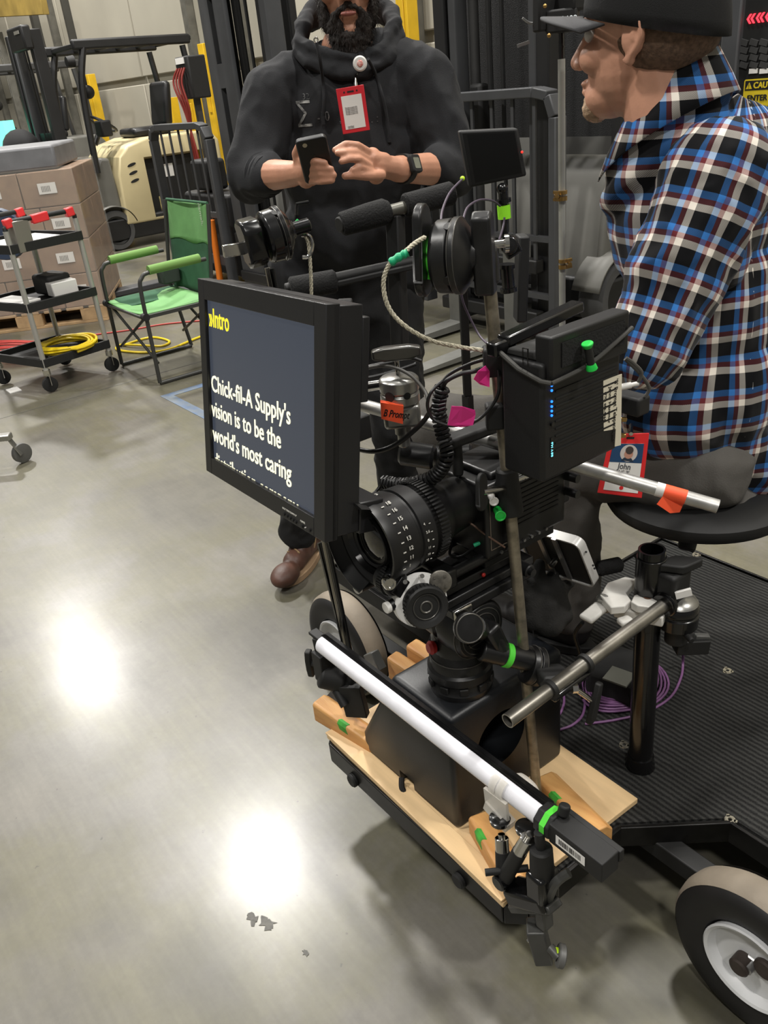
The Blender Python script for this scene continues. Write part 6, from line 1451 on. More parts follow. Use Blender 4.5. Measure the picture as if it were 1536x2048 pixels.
# ------------------------------------------------------------------ forklifts parked along the wall, forks toward the camera side (-b)
CREAM = mat('cream_paint', (196, 182, 142), .42, var=.06, vs=3)
TGREY = mat('truck_grey', (98, 97, 92), .5, var=.12, vs=4)
MAST = mat('mast_black', (34, 34, 35), .5, var=.25, vs=6)
MASTG = mat('mast_grey', (64, 65, 67), .5, var=.12, vs=6)
SEATM = mat('seat_vinyl', (36, 36, 38), .4)
TYG = mat('grey_tyre', (70, 70, 70), .7, var=.15, vs=10)
def truck(a0, b0, label, body=CREAM, mast_h=2.2, mast_m=MAST, slots=False, backrest=None, guard=True, wheel=.22, bodyh=1.15, bodyl=1.35, battery=True, forks=False, W=1.05, mast_w=.78, gm=MAST):
    """a0 = near side (+a) face, b0 = front of the mast"""
    t = thing('forklift', label, 'forklift', Vector((a0-W/2, b0+.8, 0)))
    def bx(nm, x0, x1, y0, y1, z0, z1, m, bev=.01):
        b = MB(); b.box(((x0+x1)/2+a0, (y0+y1)/2+b0, (z0+z1)/2), (abs(x1-x0), abs(y1-y0), abs(z1-z0))); return b.build(nm, m, t, bev=bev)
    mc = -W/2
    for s in (1, -1):
        x = mc+s*mast_w/2
        if slots and s == -1:
            o = bx('mast_channel', x-.05, x+.32, -.06, -.02, .05, mast_h, mast_m, .010)
            bx('channel_web', x-.05, x-.02, -.02, .12, .05, mast_h, mast_m)
            cs = []; z = .75
            while z < mast_h-.3:
                c = MB(); c.box((x+.135+a0, -.04+b0, z), (.075, .12, .42)); cs.append(c); z += .58
            carve(o, cs)
            b = MB()
            for k in range(int((mast_h-.6)/.03)): b.bar((x+.115+a0, .0+b0, .6+.03*k), (x+.155+a0, .0+b0, .6+.03*k), .02, .014)
            b.build('mast_chain', mat('chain', (44, 42, 40), .5, .6), t, smooth=False)['kind'] = 'stuff'
        else: bx('mast_channel', x-.045, x+.045, 0, .13, .05, mast_h, mast_m)
        bx('inner_channel', x-s*.09-.03, x-s*.09+.03, .02, .12, .05, mast_h-.05, MASTG if mast_m is MAST else MAST)
        b = MB(); b.cyl((x-s*.16+a0, .13+b0, .1), (x-s*.16+a0, .13+b0, mast_h*.85), .03, n=12); b.build('lift_cylinder', DGRY, t)
    for z in (.25, mast_h*.55, mast_h-.06): bx('mast_crossbar', mc-mast_w/2, mc+mast_w/2, .05, .13, z-.05, z+.05, mast_m)
    b = MB(); b.tube([Vector((mc+a0-.05, .07+b0, .3)), Vector((mc+a0-.05, .05+b0, mast_h-.1))], .016); b.tube([Vector((mc+a0+.05, .07+b0, .3)), Vector((mc+a0+.05, .05+b0, mast_h-.1))], .012); b.build('mast_hose', RUB, t)
    bx('carriage', mc-.42, mc+.42, -.08, -.01, .12, .20, MAST); bx('carriage', mc-.42, mc+.42, -.08, -.01, .42, .50, MAST)
    if backrest:
        bw, bt = backrest
        P = [Vector((mc+a0-bw/2, b0-.06, .15)), Vector((mc+a0-bw/2, b0-.06, bt-.12)), Vector((mc+a0-bw/2+.04, b0-.06, bt-.02)), Vector((mc+a0-bw/2+.14, b0-.06, bt)), Vector((mc+a0+bw/2-.14, b0-.06, bt)), Vector((mc+a0+bw/2-.04, b0-.06, bt-.02)), Vector((mc+a0+bw/2, b0-.06, bt-.12)), Vector((mc+a0+bw/2, b0-.06, .02))]
        b = MB()
        for p, r in zip(P, P[1:]): b.bar(p, r, .05, .09, up=Y)
        br = b.build('backrest_frame', MASTG, t, bev=.006)
        n = 7
        for k in range(1, n): 
            b = MB(); x = P[0].x+bw*k/n; b.bar((x, b0-.06, .5), (x, b0-.06, bt), .022, .012, up=Y); b.build('backrest_bar', MASTG, t)
        b = MB(); b.bar((P[0].x, b0-.06, .62), (P[-1].x, b0-.06, .62), .035, .03); b.bar((P[0].x, b0-.06, .3), (P[-1].x, b0-.06, .3), .035, .03); b.build('backrest_rail', MASTG, t)
    for s in (-1, 1):
        x = mc+s*.25
        if forks: b = MB(); b.box((x+a0, b0-.09, .28), (.12, .045, .5)); b.loft([[Vector((x+a0+dx, b0-.09, z)) for dx, z in ((-.06, .02), (.06, .02), (.06, .065), (-.06, .065))], [Vector((x+a0+dx, b0-1.1, z)) for dx, z in ((-.05, .02), (.05, .02), (.05, .032), (-.05, .032))]]); b.build('fork', mat('fork_steel', (112, 112, 108), .5, .4, var=.15), t)
    def whl(x, y, r, w, nm='wheel'):
        b = MB(); b.lathe((x+a0-w/2, y+b0, r), X, [(0, r*.72), (0, r*.94), (w*.15, r), (w*.85, r), (w, r*.94), (w, r*.72)], 36, caps=False); o = b.build(nm, TYG, t)
        b = MB(); b.lathe((x+a0-w/2, y+b0, r), X, [(.0, r*.72), (w*.9, r*.72), (w*.85, r*.6), (w*.7, r*.55), (w*.7, r*.2), (w*.9, r*.18), (w*.9, .001)], 30); b.build('wheel_hub', mat('dark_hub', (46, 46, 46), .5), o)
    whl(-.10, .42, wheel, .18); whl(-W+.10, .42, wheel, .18); whl(-.22, bodyl+.25, wheel*.8, .15)
    # body: rounded tail, floor cut-out between mast and body
    FBy = Matrix(((0, 0, 1, a0), (1, 0, 0, b0), (0, 1, 0, 0), (0, 0, 0, 1)))   # x=b, y=z, depth along a
    y0 = .55
    prof = [(y0, .26), (y0+.03, .80), (y0+.08, .98), (y0+.20, bodyh-.06), (y0+.45, bodyh), (y0+bodyl-.1, bodyh), (y0+bodyl, bodyh-.12), (y0+bodyl, .26)]
    b = MB(); b.prism(prof, FBy, -W+.02, -.0); bo = b.build('body_shell', body, t, bev=.03, seg=3)
    bx('chassis', -W+.04, -.02, .25, y0+bodyl-.02, .10, .34, MAST, .02)
    if battery:
        c = MB(); c.box((a0+.05, b0+y0+.75, .62), (.4, .78, .66)); carve(bo, [c])
        bx('battery_pack', -.6, -.13, y0+.37, y0+1.13, .3, .92, mat('battery_black', (28, 28, 28), .6), .01)
        for k in range(3):
            b = MB(); b.prism([(.055*math.cos(a), .016*math.sin(a)) for a in [i*2*pi/14 for i in range(14)]], FBy @ Matrix.Translation((y0+.20, .72+.085*k, 0)) @ Matrix.Rotation(.25, 4, 'Z'), -.004, .003); b.build('vent_slot', BLKM, t)
        bx('warning_sticker', -.128, -.124, y0+.62, y0+.75, .70, .84, LB, 0)
        bx('hazard_sticker', -.128, -.124, y0+.50, y0+.62, .34, .50, mat('pale_yellow_sticker', (190, 176, 120), .6, c2=(60, 50, 36), vs=24), 0)
    # mudguard and step
    b = MB(); b.lathe((a0-.2, b0+.42, wheel), X, [(0, wheel+.05), (.2, wheel+.05)], 20, x=Z, a0=-1.3, a1=1.3, caps=False); o = b.build('mudguard', TGREY, t); s_ = o.modifiers.new('s', 'SOLIDIFY'); s_.thickness = .012
    # front cowl
    cp = [(.28, .30), (.34, .85), (.44, 1.0), (.55, .98), (.58, .3)]
    b = MB(); b.prism(cp, FBy, -W+.08, -.10); b.build('front_cowl', TGREY, t, bev=.03, seg=3)
    # seat, wheel, controls
    bx('seat_base', -.75, -.28, y0+.42, y0+.9, bodyh, bodyh+.10, SEATM, .04)
    b = MB(); b.box((a0-.52, b0+y0+.93, bodyh+.32), (.44, .10, .48), Matrix.Rotation(-.15, 3, 'X')); b.build('seat_back', SEATM, t, bev=.045, seg=3)
    c = Vector((a0-.55, b0+.72, bodyh+.18)); ax = Vector((0, .55, .85))
    b = MB(); b.torus(c, ax, .17, .016, 32, 8); b.bar(c-X*.16, c+X*.16, .03, .012); b.cyl(c, c-Vector(ax).normalized()*.25, .03); b.build('steering_wheel', SEATM, t)
    bx('control_panel', -.35, -.15, .55, .68, bodyh+.05, bodyh+.22, BLKM, .02)
    if guard:
        gh_ = 2.08; yf, yr = .38, y0+bodyl-.25
        for s, x in ((1, -.06), (-1, -W+.06)):
            b = MB(); b.tube(bez([Vector((a0+x, b0+yf-.02, .85)), Vector((a0+x, b0+yf, 1.3)), Vector((a0+x, b0+yf+.04, 1.75)), Vector((a0+x, b0+yf+.14, gh_))], 6), .038, 8); b.build('guard_post', gm, t)
            b = MB(); b.tube([Vector((a0+x, b0+yr+.12, bodyh-.05)), Vector((a0+x, b0+yr+.02, gh_-.04))], .036, 8); b.build('guard_post', gm, t)
            b = MB(); b.bar((a0+x, b0+yf+.02, gh_+.03), (a0+x, b0+yr+.12, gh_+.02), .07, .10); b.build('roof_side', gm, t, bev=.02)
        for k in range(6):
            y = yf+.12+(yr-yf)*k/5; b = MB(); b.bar((a0-.06, b0+y, gh_+.03), (a0-W+.06, b0+y, gh_+.03), .05, .05); b.build('roof_bar', gm, t, bev=.01)
        b = MB(); c = Vector((a0-.10, b0+yf+.02, gh_-.12)); b.cyl(c, c-Y*.08, .06, .05, 18); b.build('work_light', BLKM, t)
        b = MB(); c = Vector((a0-.16, b0+yf+.12, gh_-.42)); b.sph(c, .07); b.cyl(c, c+Z*.36, .012); b.build('fan', BLKM, t)
    return t
tA = truck(-9.88, 3.18, 'cream forklift with black overhead guard parked behind the green chair', CREAM, 2.28, MAST, backrest=None, forks=False)
pj = thing('barred_load_backrest', 'low barred load backrest of a pallet truck left of the slotted mast', 'pallet truck', Vector((-7.05, 3.3, 0)))
def pjb(nm, p, r, w, h, m=MASTG, bev=.005):
    b = MB(); b.bar(p, r, w, h, up=Y); return b.build(nm, m, pj, bev=bev)
xl, xr, yb0, zt0 = -7.62, -6.55, 3.28, 1.30
P = [Vector((xl, yb0, .05)), Vector((xl, yb0, zt0-.10)), Vector((xl+.05, yb0, zt0-.02)), Vector((xl+.14, yb0, zt0)), Vector((xr-.14, yb0, zt0)), Vector((xr-.05, yb0, zt0-.02)), Vector((xr, yb0, zt0-.10)), Vector((xr, yb0, .05))]
b = MB()
for p, r in zip(P, P[1:]): b.bar(p, r, .05, .08, up=Y)
b.build('backrest_frame', MASTG, pj, bev=.006)
for k in range(1, 6): pjb('backrest_bar', (xl+(xr-xl)*k/6, yb0, .4), (xl+(xr-xl)*k/6, yb0, zt0), .028, .014)
pjb('backrest_rail', (xl, yb0, .62), (xr, yb0, .62), .05, .03); pjb('backrest_rail', (xl, yb0, .25), (xr, yb0, .25), .08, .03)
b = MB(); b.box((-7.05, 3.62, .42), (.85, .45, .68)); b.box((-7.1, 3.5, .9), (.3, .2, .25)); b.build('motor_housing', BLKM, pj, bev=.03)
for xx in (-7.35, -6.8):
    b = MB(); b.box((xx, 2.85, .05), (.16, .9, .05)); b.build('fork', MASTG, pj, bev=.01)
# plate at the top of its mast
b = MB(); b.box((-10.1, 3.12, 2.2), (.5, .10, .22)); b.build('mast_head_plate', MAST, tA, bev=.02)
b = MB(); b.box((-9.98, 3.06, 2.25), (.16, .006, .03)); b.build('pale_decal', mat('pale_decal', (140, 138, 130), .6), tA)
tD = truck(-13.6, 3.2, 'forklift at the far left, grey guard beam over the pallet load', TGREY, 1.9, MAST, backrest=None, battery=False, gm=DGRY)
tC = truck(-5.38, 3.35, 'forklift with tall slotted black mast at the left of the standing man', TGREY, 4.6, slots=True, backrest=None, forks=False, W=1.15, mast_w=.74, mast_m=MASTG, guard=False)
b = MB(); b.box((-5.38-.575+.12, 3.62, 2.1), (.42, .06, 3.6)); b.build('mast_back_panel', BLKM, tC, bev=.01)
tB = truck(-3.1, 3.66, 'dark grey forklift whose barred load backrest stands right of the standing man', TGREY, 4.4, MAST, slots=False, backrest=(1.12, 1.36), forks=True, battery=False, guard=True, W=1.35, bodyl=1.3, bodyh=1.32, mast_w=.80)
b = MB(); b.box((-3.8, 4.05, 2.6), (1.2, .04, 3.0)); b.build('mesh_guard', mat('black_mesh', (36, 36, 37), .7, var=.3, vs=120, bump=.6, bs=200), tB)
b = MB(); F = Matrix(((1, 0, 0, -3.42), (0, 0, 1, 4.2), (0, 1, 0, 1.10), (0, 0, 0, 1)))
b = MB(); b.prism([(.13*math.cos(a), .035*math.sin(a)) for a in [i*2*pi/20 for i in range(20)]], Matrix(((0, 1, 0, -3.1), (1, 0, 0, 4.75), (0, 0, 1, 1.325), (0, 0, 0, 1))), -.02, .004); b.build('grab_recess', BLKM, tB)
b = MB(); c = Vector((-3.3, 4.7, 1.56)); b.torus(c, (0.2, .5, .85), .15, .02, 30, 8); b.sph(c-Z*.03, (.1, .1, .05)); b.build('side_wheel', SEATM, tB)
b = MB(); b.box((-3.95, 3.75, 1.25), (.10, .08, .34)); b.build('mast_cover', BLKM, tB, bev=.02)
# yellow guard posts behind the trucks
def ypost(x0, y0, x1, yb, bb, w, label, zb=0., m=YEL):
    p = pB(x0, y0, bb); r_ = pB(x1, yb, bb); cx_ = (p.x+r_.x)/2
    b = MB(); b.box((cx_, bb, p.z/2), (w, .12, p.z)); b.box((cx_, bb-.065, p.z*.78), (w*.4, .01, p.z*.3))
    tag(b.build('guard_post', m, bev=.03, seg=3), label, 'post')
ypost(417, 85, 435, 300, 5.5, .15, 'tall yellow guard post left of the slotted black mast')
ypost(342, 195, 352, 275, 5.45, .24, 'short yellow guard post behind the rear of the cream forklift')
ypost(182, 148, 190, 220, 5.45, .20, 'yellow guard post behind the front posts of the cream forklift')
ypost(389, 185, 395, 260, 4.9, .18, 'yellow guard post under the charger with red cables')
ypost(820, -60, 805, 60, 5.3, .15, 'yellow post just right of the head of the standing man')
ypost(1458, -200, 1470, 200, 5.72, .42, 'wide yellow column at the upper right behind the plaid shirt')
ypost(8, 60, 20, 200, 5.3, .12, 'pale grey post at the far left edge of the hall', m=TR)
# chargers
def charger(x, y, bb, label, w, h):
    c = pB(x, y, bb); t = thing('battery_charger', label, 'charger', Vector((c.x, bb, 0)))
    b = MB(); b.box(c, (w, .22, h)); b.build('case', BLKM, t, bev=.015)
    b = MB(); b.box((c.x, bb, c.z/2-h/4), (.06, .06, c.z-h/2)); b.build('stand', DGRY, t)
    return t, c
t, c = charger(386, 155, 4.7, 'black charger with looping red cables on a stand left of the tall yellow post', .32, .42)
RC = mat('red_cable', (120, 34, 26), .5)
for k in range(4):
    b = MB(); b.tube(bez([c+Vector((-.1+.06*k, -.12, .1)), c+Vector((-.14+.07*k, -.18, -.05)), c+Vector((-.02+.04*k, -.16, -.35)), c+Vector((.06-.05*k, -.14, -.8)), c+Vector((.0+.03*k, -.12, -1.1))], 6), .012); b.build('charging_cable', RC, t)
b = MB(); b.box(c+Vector((-.02, -.115, .17)), (.2, .01, .06)); b.build('label_plate', LB, t)
t, c = charger(1512, 85, 5.0, 'black control box with red arrow lights at the upper right corner', .42, .62)
LEDR = mat('red_arrow_light', (255, 40, 50), .4, emis=3.5, ecol=(255, 42, 55))
nF = (CP-c); nF.z = 0; nF = -Y
dp = thing if False else None
c0 = pB(1492, 48, 4.885); text('arrow_lights', '««« »»»', frame(c0, -Y, X), .10, LEDR, t, bold=.002, sx=1.1)
for i in range(3):
    for j in range(4):
        p = pB(1488+i*20, 85+j*15, 4.885); b = MB(); b.box(p, (.05, .012, .03), Matrix.Rotation(.3, 3, 'Y')); b.build('key', DGRY, t)
for x in (1507, 1528): p = pB(x, 142, 4.885); b = MB(); b.box(p, (.05, .01, .025)); b.build('small_sticker', LB, t)
p = pB(1448, 90, 4.8)
b = MB(); b.box((p.x, 4.9, 1.1), (.11, .10, 2.2)); tag(b.build('grey_post', MASTG, bev=.01), 'dark grey square post between the cap and the control box', 'post')
# caution sign
s0_ = pB(1480, 160, 4.88); s1_ = pB(1482, 233, 4.88)
sh_ = s0_.z-s1_.z; sg_ = thing('caution_sign', 'yellow caution sign under the control box at the right edge', 'sign', Vector((s0_.x+.2, 4.9, s1_.z)))
SF = Matrix(((1, 0, 0, s1_.x), (0, 0, -1, 4.88), (0, 1, 0, s1_.z), (0, 0, 0, 1)))
SY = mat('sign_yellow', (214, 190, 40), .45)
b = MB(); b.prism(rr(0, 0, sh_*1.42, sh_, .01), SF, -.004, 0); b.build('sign_plate', SY, sg_)
b = MB(); b.prism([(sh_*.04, sh_*.70), (sh_*1.38, sh_*.70), (sh_*1.38, sh_*.96), (sh_*.04, sh_*.96)], SF, -.001, .001); b.build('header_band', BLKM, sg_)
b = MB(); b.prism([(sh_*.07, sh_*.74), (sh_*.27, sh_*.74), (sh_*.17, sh_*.92)], SF, 0, .002); b.build('warning_triangle', SY, sg_)
text('exclamation', '!', SF @ Matrix.Translation((sh_*.145, sh_*.755, .0024)), sh_*.17, BLKM, sg_)
text('sign_lettering', 'CAUTION', SF @ Matrix.Translation((sh_*.31, sh_*.755, .0014)), sh_*.23, SY, sg_, bold=.002, sx=.93)
text('sign_lettering', 'ENTER ON', SF @ Matrix.Translation((sh_*.14, sh_*.42, .0014)), sh_*.22, BLKM, sg_, bold=.002, sx=.98)
text('sign_lettering', 'GREEN ONLY', SF @ Matrix.Translation((sh_*.02, sh_*.12, .0014)), sh_*.22, BLKM, sg_, bold=.002, sx=.86)
# green work light far left and small traffic light
b = MB(); p = pB(12, 275, 3.0); b.box(p, (.5, .12, .35)); tag(b.build('green_screen_lamp', mat('green_glow', (90, 240, 200), .4, emis=1.5, ecol=(120, 245, 205))), 'glowing pale green lamp panel at the far left edge', 'lamp')
b = MB(); p = pB(45, 300, 3.0); b.sph(p, (.35, .2, .22)); tag(b.build('dark_bundle', TRO), 'dark rounded bundle beside the glowing green lamp', 'bundle')
# orange bar standing by the chair
p0, p1 = pB(423, 440, 3.25), pB(436, 541, 3.25)
b = MB(); b.cyl(p0, Vector((p1.x, 3.25, 0.0)), .028, n=14); tag(b.build('orange_bar', mat('orange_plastic', (226, 120, 28), .5)), 'orange upright bar between the green chair and the small grip head', 'bar')

# ------------------------------------------------------------------ wrapped pallet load
e1 = Vector((-.48, -.877, 0)); e2 = Vector((-.877, .48, 0))     # along the face, into the stack
pc0 = pZ(218, 640, 0)
CARD = mat('brown_carton', (150, 124, 102), .75, c2=(132, 108, 90), vs=7, coat=.25)
pt = thing('pallet', 'wooden pallet under the wrapped brown cartons', 'pallet', pc0+e1*.6+e2*.5)
PW = mat('pallet_wood', (176, 146, 108), .8, var=.2, vs=12)
PM3 = Matrix(((e1.x, -e1.y, 0), (e1.y, e1.x, 0), (0, 0, 1)))
e2 = Vector((e1.y, -e1.x, 0)) if Vector((e1.y, -e1.x, 0)).x < 0 else -Vector((e1.y, -e1.x, 0))
def pbx(b, s, d, z, ls, ld, lz): b.loft([[pc0+e1*(s+i*ls)+e2*(d+j*ld)+Z*zz for i, j in ((0, 0), (1, 0), (1, 1), (0, 1))] for zz in (z, z+lz)])
for d in (0, .45, .9):
    for s in (0, .5, 1.0): b = MB(); pbx(b, s, d, .02, .2, .1, .09); b.build('block', PW, pt, bev=.003)
for k in range(7): b = MB(); pbx(b, k*.172, 0, .11, .13, 1.0, .02); b.build('deck_board', PW, pt, bev=.002)
for d in (0, .45, .9): b = MB(); pbx(b, 0, d, 0, 1.2, .1, .02); b.build('bottom_board', PW, pt, bev=.002)
pl_ = thing('wrapped_load', 'stretch-wrapped stack of brown cartons with white labels at the left edge', 'cartons', pc0+e1*.6+e2*.5+Z*.13)
H = .25
random.seed(11)
for r_ in range(4):
    offs = (0, .4, .8) if r_ % 2 else (0, .3, .7, 1.0)
    ws_ = (.4, .4, .4) if r_ % 2 else (.3, .4, .3, .2)
    for s, w in zip(offs, ws_):
        for dd in (0, .5):
            b = MB(); pbx(b, s+.003, dd+.003+random.uniform(0, .006), .132+r_*H, w-.006, .494, H-.004); o = b.build('carton', CARD, pl_, bev=.006)
            if dd == 0 and w > .25:
                b = MB(); pbx(b, s+w*.35, -.002, .132+r_*H+.09, .13, .003, .075); lb_ = b.build('shipping_label', LB, o, smooth=False)
                b = MB(); 
                for k in range(6): pbx(b, s+w*.35+.045+k*.011, -.0030, .132+r_*H+.105, .006, .002, .04)
                b.build('barcode', mat('grey_print', (130, 128, 126), .7), lb_, smooth=False)
WR = mat('stretch_wrap', (225, 222, 214), .18, trans=.0, alpha=.16, bump=.6, bs=9, coat=.6)
b = MB(); b.loft([[pc0+e1*(x+.004*math.sin(z*40))+e2*y+Z*z for x, y in ((-.008, -.008), (1.208, -.008), (1.208, 1.008), (-.008, 1.008))] for z in (.12, .4, .7, 1.0, 1.15)], caps=False); b.build('stretch_wrap', WR, pl_, smooth=False)
b = MB(); pbx(b, .1, .05, 1.135, 1.1, .9, .16); tag(b.build('grey_tote', mat('grey_tote', (112, 113, 116), .5, var=.15), bev=.02), 'grey lidded tote on top of the wrapped cartons', 'tote')
b = MB(); b.lathe(pY(0, 470, 5.9), FH, [(0, .16), (.03, .17), (.04, .1)], 30); tag(b.build('blue_grey_disc', mat('navy_disc', (50, 62, 84), .5)), 'dark blue rounded shape at the left edge behind the utility cart', 'disc')
# ------------------------------------------------------------------ utility cart
ct = thing('utility_cart', 'black three-shelf utility cart with aluminium legs and red handle corners', 'cart', Vector((-5.3, 1.4, 0)))
FRc, BRc = Vector((-5.125, 1.235, 0)), Vector((-5.20, 1.655, 0))
wv = Vector((-.405, -.075, 0)); wv = Vector((-.44, -.16, 0))
FLc, BLc = FRc+wv, BRc+wv
AL2 = mat('cart_aluminium', (170, 168, 162), .4, .4)
RH_ = mat('red_plastic_bright', (222, 52, 56), .4)
for c in (FRc, BRc, FLc, BLc):
    b = MB(); b.cyl(c+Z*.13, c+Z*.94, .016, n=12); b.build('leg', AL2, ct)
    b = MB(); b.lathe(c+Vector((-.014, 0, .05)), X, [(0, .035), (.002, .045), (.026, .045), (.028, .035)], 20); ca = b.build('caster_wheel', RUB, ct)
    b = MB(); b.bar(c+Vector((-.022, 0, .05)), c+Vector((-.022, 0, .115)), .03, .004); b.bar(c+Vector((.022, 0, .05)), c+Vector((.022, 0, .115)), .03, .004); b.cyl(c+Z*.11, c+Z*.14, .022, n=14); b.build('caster_fork', CHROME, ca)
for z in (.17, .50, .83):
    b = MB(); cs = [FRc, BRc, BLc, FLc]; m_ = sum(cs, Vector())/4
    ou = [m_+(c-m_)*1.04 for c in cs]; inn = [m_+(c-m_)*.94 for c in cs]
    b.loft([[p+Z*(z) for p in inn], [p+Z*(z+.004) for p in inn]]); 
    for i in range(4): b.bar(ou[i-1]+Z*(z+.012), ou[i]+Z*(z+.012), .018, .05)
    b.build('shelf', BLKM, ct, bev=.003)
for s_, (c, d) in enumerate(((FRc, BRc), (FLc, BLc))):
    b = MB(); P = [c+Z*.90, c+Z*.955, c+(d-c)*.08+Z*.985, c+(d-c)*.92+Z*.985, d+Z*.955, d+Z*.90]; b.tube(P, .014, 10); hn = b.build('handle', BLKM, ct)
    for a_, c_ in ((0, .12), (.38, .62), (.88, 1)):
        b = MB(); b.bar(c+(d-c)*a_+Z*.975, c+(d-c)*c_+Z*.982, .036, .05); b.build('red_grip', RH_, hn, bev=.006)
def coilflat(nm, label, c, R, n, r, m, seed=0, asp=1.):
    random.seed(seed)
    t = []
    P = []
    for i in range(n*24):
        a = i*2*pi/24; k = i/24; rr_ = R*(1-.05*(k % 4))+.01*math.sin(k*3+seed)
        P.append(c+Vector((rr_*math.cos(a)*asp+.008*math.sin(k*5), rr_*math.sin(a), r+.006*(k % 5)+.006*math.sin(a*2+k))))
    b = MB(); b.tube(P, r, 8); o = b.build(nm, m); tag(o, label, 'cable'); return o
YC = mat('yellow_cable', (226, 196, 30), .4); RC2 = mat('red_cord', (176, 58, 52), .5)
cm = (FRc+BRc+FLc+BLc)/4
coilflat('yellow_cable_coil', 'coil of yellow cable on the bottom shelf of the utility cart', cm+Vector((.07, .08, .19)), .175, 10, .008, YC, 2)
def lay(nm, label, pts, r, m): 
    b = MB(); b.tube(bez(pts, 8), r, 8); tag(b.build(nm, m), label, 'cable')
lay('yellow_cable', 'yellow cable looped on the floor under the green chair', [pZ(242, 692, .009), pZ(300, 675, .009), pZ(338, 682, .009), pZ(322, 692, .009), pZ(270, 690, .02), pZ(240, 690, .009), pZ(236, 700, .009), pZ(290, 705, .009), pZ(340, 698, .009), pZ(400, 674, .009), pZ(480, 650, .009)], .008, YC)
lay('thin_floor_cord', 'thin dull red cord running along the floor behind the green chair', [pZ(120, 680, .006), pZ(200, 668, .006), pZ(260, 660, .006), pZ(330, 648, .006), pZ(420, 640, .006)], .006, RC2)
P = []
for k in range(14):
    random.seed(k+40); j = random.uniform(-3, 3)
    row = [pZ(-25+j, 684+k*3, .012+.004*(k % 4)), pZ(25, 682+k*3+j, .02+.005*(k % 3)), pZ(78-j, 684+k*2.4, .012+.004*(k % 5))]
    P += row if k % 2 else row[::-1]
lay('red_cord_hank', 'hank of red extension cord lying on the floor behind the cart', P, .007, RC2)
# things on the shelves
def item(nm, label, cat, c, sz, m, rot=0., bev=.006):
    b = MB(); b.box(c, sz, Matrix.Rotation(rot, 3, 'Z')); tag(b.build(nm, m, bev=bev), label, cat)
item('black_case', 'small black case on the middle shelf of the utility cart', 'case', BRc+wv*.45+Vector((.0, -.10, .575)), (.20, .16, .12), BLKM, .2, .02)
item('white_papers', 'loose white papers on the front of the middle shelf', 'papers', cm+Vector((.03, -.13, .528)), (.30, .14, .012), LB, .3, .002)
item('paper_box', 'small white carton behind the papers on the middle shelf', 'box', BRc+wv*.22+Vector((.02, -.12, .56)), (.09, .16, .08), LB, .1)
item('steel_bracket', 'shiny metal box standing on the top shelf of the utility cart', 'box', FRc+wv*.12+Vector((.02, .10, .90)), (.07, .10, .17), mat('galv_box', (150, 146, 138), .35, .6), .3, .004)
item('paper_stack', 'flat white sheets on the top shelf of the utility cart', 'papers', cm+Vector((.02, .0, .853)), (.30, .34, .012), LB, .2, .002)
b = MB(); c = pZ(20, 792, 0); b.box(c+e2*.1+Z*.004, (.10, .07, .006)); tag(b.build('paper_scrap', LB), 'scrap of white paper on the floor under the utility cart', 'paper')
# lone caster bottom left
lc_ = thing('grey_caster_frame', 'grey caster leg of another cart entering at the left edge', 'caster', pZ(48, 925, 0))
c = pZ(48, 925, 0)
b = MB(); b.lathe(c+Vector((-.015, 0, .05)), Vector((1, .3, 0)), [(0, .034), (.003, .048), (.026, .048), (.029, .034)], 24); b.build('caster_wheel', mat('worn_grey', (92, 92, 90), .5, .3), lc_)
b = MB(); b.bar(c+Vector((.02, .0, .05)), c+Vector((.0, -.03, .13)), .035, .006); b.bar(c+Vector((-.03, .0, .05)), c+Vector((-.02, -.03, .13)), .035, .006); b.build('caster_fork', SIL, lc_)
b = MB(); b.bar(c+Vector((0, -.02, .145)), c+Vector((0, -.02, .145))-RH*.35, .05, .03); b.build('leg', SIL, lc_, bev=.006)
# ------------------------------------------------------------------ green folding chair
CG1 = mat('bright_green_cloth', (104, 154, 94), .75, var=.08, vs=10, bump=.2, bs=40); CG2 = mat('dark_green_mesh', (42, 84, 58), .85, var=.12, vs=12); CG3 = mat('olive_green_sleeve', (104, 142, 70), .75)
CHF = mat('dark_chair_tube', (62, 62, 60), .45, .3)
chr_ = thing('folding_chair', 'green canvas folding director chair with a dark tube frame', 'chair', Vector((-4.95, 2.0, 0)))
xa, xb = -4.665, -5.265; yf, yb_ = 1.74, 2.24
for nm, xx, m_ in (('near', xa, 1), ('far', xb, -1)):
    b = MB(); b.tube([Vector((xx, yf, .013)), Vector((xx, yb_, .013))], .012, 10); b.build('foot_bar', CHF, chr_)
    b = MB(); b.tube(bez([Vector((xx, yf, .015)), Vector((xx, yf+.005, .3)), Vector((xx, yf+.01, .56)), Vector((xx, yf+.03, .625)), Vector((xx, yf+.10, .65)), Vector((xx, yb_-.06, .655))], 6), .012, 10); b.build('front_leg', CHF, chr_)
    b = MB(); b.tube([Vector((xx, yb_, .015)), Vector((xx, yb_-.06, .45)), Vector((xx, yb_+.02, .95))], .012, 10); b.build('rear_leg', CHF, chr_)
    b = MB(); b.cyl(Vector((xx, yf+.08, .66)), Vector((xx, yb_-.10, .667)), .026, n=14); b.build('arm_sleeve', CG3, chr_)
    b = MB(); b.bar(Vector((xx, yf, .41)), Vector((xx, yb_-.05, .41)), .03, .02); b.build('side_rail', CHF, chr_)
    b = MB(); b.lathe(Vector((xx, yf, .41)), X, [(-.02, .022), (.02, .022)], 14); b.build('hinge', BLKM, chr_)
for yy_ in (yf+.01, yb_-.05):
    for s in (1, -1):
        b = MB(); xm = (xa+xb)/2; b.tube([Vector((xm+s*.29, yy_, .41)), Vector((xm-s*.29, yy_+.01, .13))], .009, 8); b.build('cross_brace', CHF, chr_)
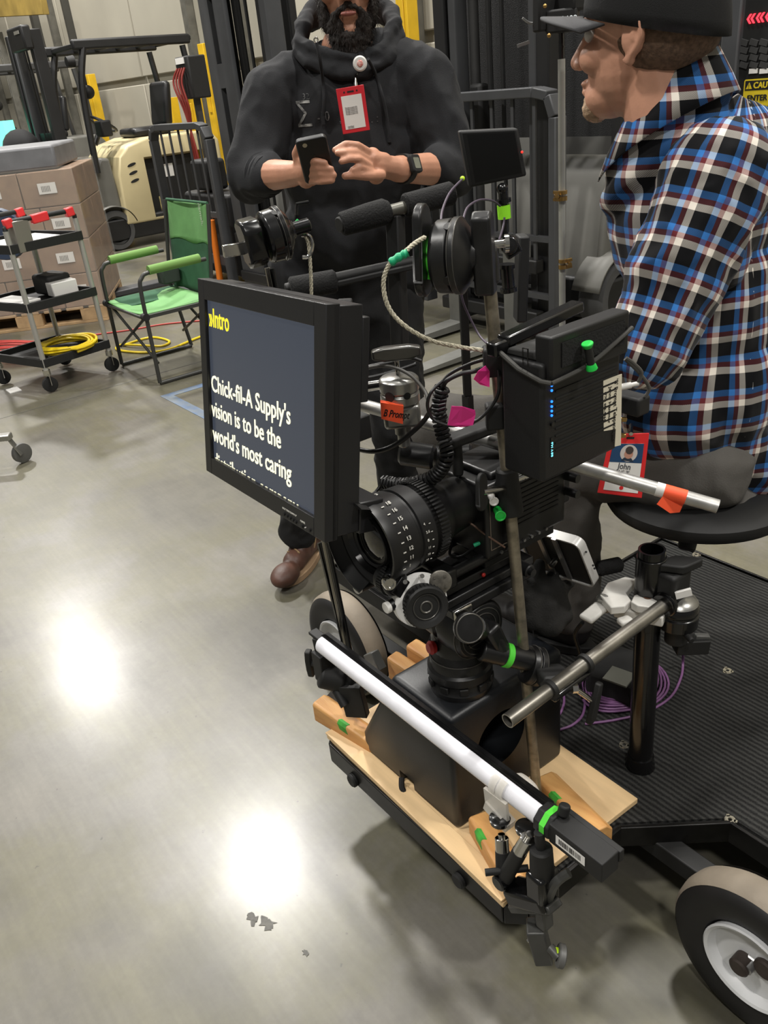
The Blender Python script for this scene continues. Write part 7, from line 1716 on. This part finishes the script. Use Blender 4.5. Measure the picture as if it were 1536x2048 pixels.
b = MB(); b.tube([Vector((xa, yf, .40)), Vector((xb, yf, .40))], .010, 8); b.build('front_rail', CHF, chr_)
def cloth(nm, grid, m, par, th=.006):
    b = MB(); b.loft(grid, closed=False, caps=False); o = b.build(nm, m, par, ang=60); s_ = o.modifiers.new('s', 'SOLIDIFY'); s_.thickness = th; return o
N_ = 10
def sg(x0, x1, y0, y1, zf, n=N_):
    return [[Vector((x0+(x1-x0)*i/n, y0+(y1-y0)*j/n, zf(i/n, j/n))) for i in range(n+1)] for j in range(n+1)]
cloth('seat_cloth', sg(xb+.01, xa-.01, yf, yb_-.04, lambda s, t: .425-.045*math.sin(pi*s)*math.sin(pi*min(t+.1, 1))), CG1, chr_)
cloth('seat_side_mesh', sg(xb+.01, xb+.17, yf+.05, yb_-.04, lambda s, t: .429-.045*math.sin(pi*s*.28)), CG2, chr_, .003)
def bk(x0, x1, z0, z1, m, nm, dy=0):
    g = [[Vector((x0+(x1-x0)*i/N_, yb_-.05+(.07)*(z0+(z1-z0)*j/N_-.45)/.5+.035*math.sin(pi*(x0+(x1-x0)*i/N_-xb)/(xa-xb))+dy, z0+(z1-z0)*j/N_+(.012*math.sin(9*i/N_) if j == 0 else 0))) for i in range(N_+1)] for j in range(N_+1)]
    cloth(nm, g, m, chr_)
bk(xb+.04, xa-.02, .42, .76, CG2, 'back_mesh'); bk(xb+.04, xa-.02, .72, .955, CG1, 'back_cloth', -.004)
b = MB(); b.tube([Vector((xb+.03, yb_+.02, .955)), Vector((xa-.01, yb_+.02, .955))], .008, 8); b.build('top_piping', CG2, chr_)
b = MB()
text('back_lettering', 'coleman', Matrix(((0, 1, 0, xa-.12), (0, 0, -1, yb_+.012), (1, 0, 0, .80), (0, 0, 0, 1))) @ Matrix.Rotation(0, 4, 'Z'), .045, mat('white_print2', (190, 200, 180), .7), chr_)
b = MB(); b.box(Vector((xb+.10, yb_-.10, .52)), (.10, .12, .10)); b.build('side_pocket', mat('dark_net', (44, 50, 46), .9), chr_, bev=.01)
b = MB(); b.cyl(Vector((xa-.25, yb_-.06, .0)), Vector((xa-.25, yb_-.06, .0)), .001) if False else None
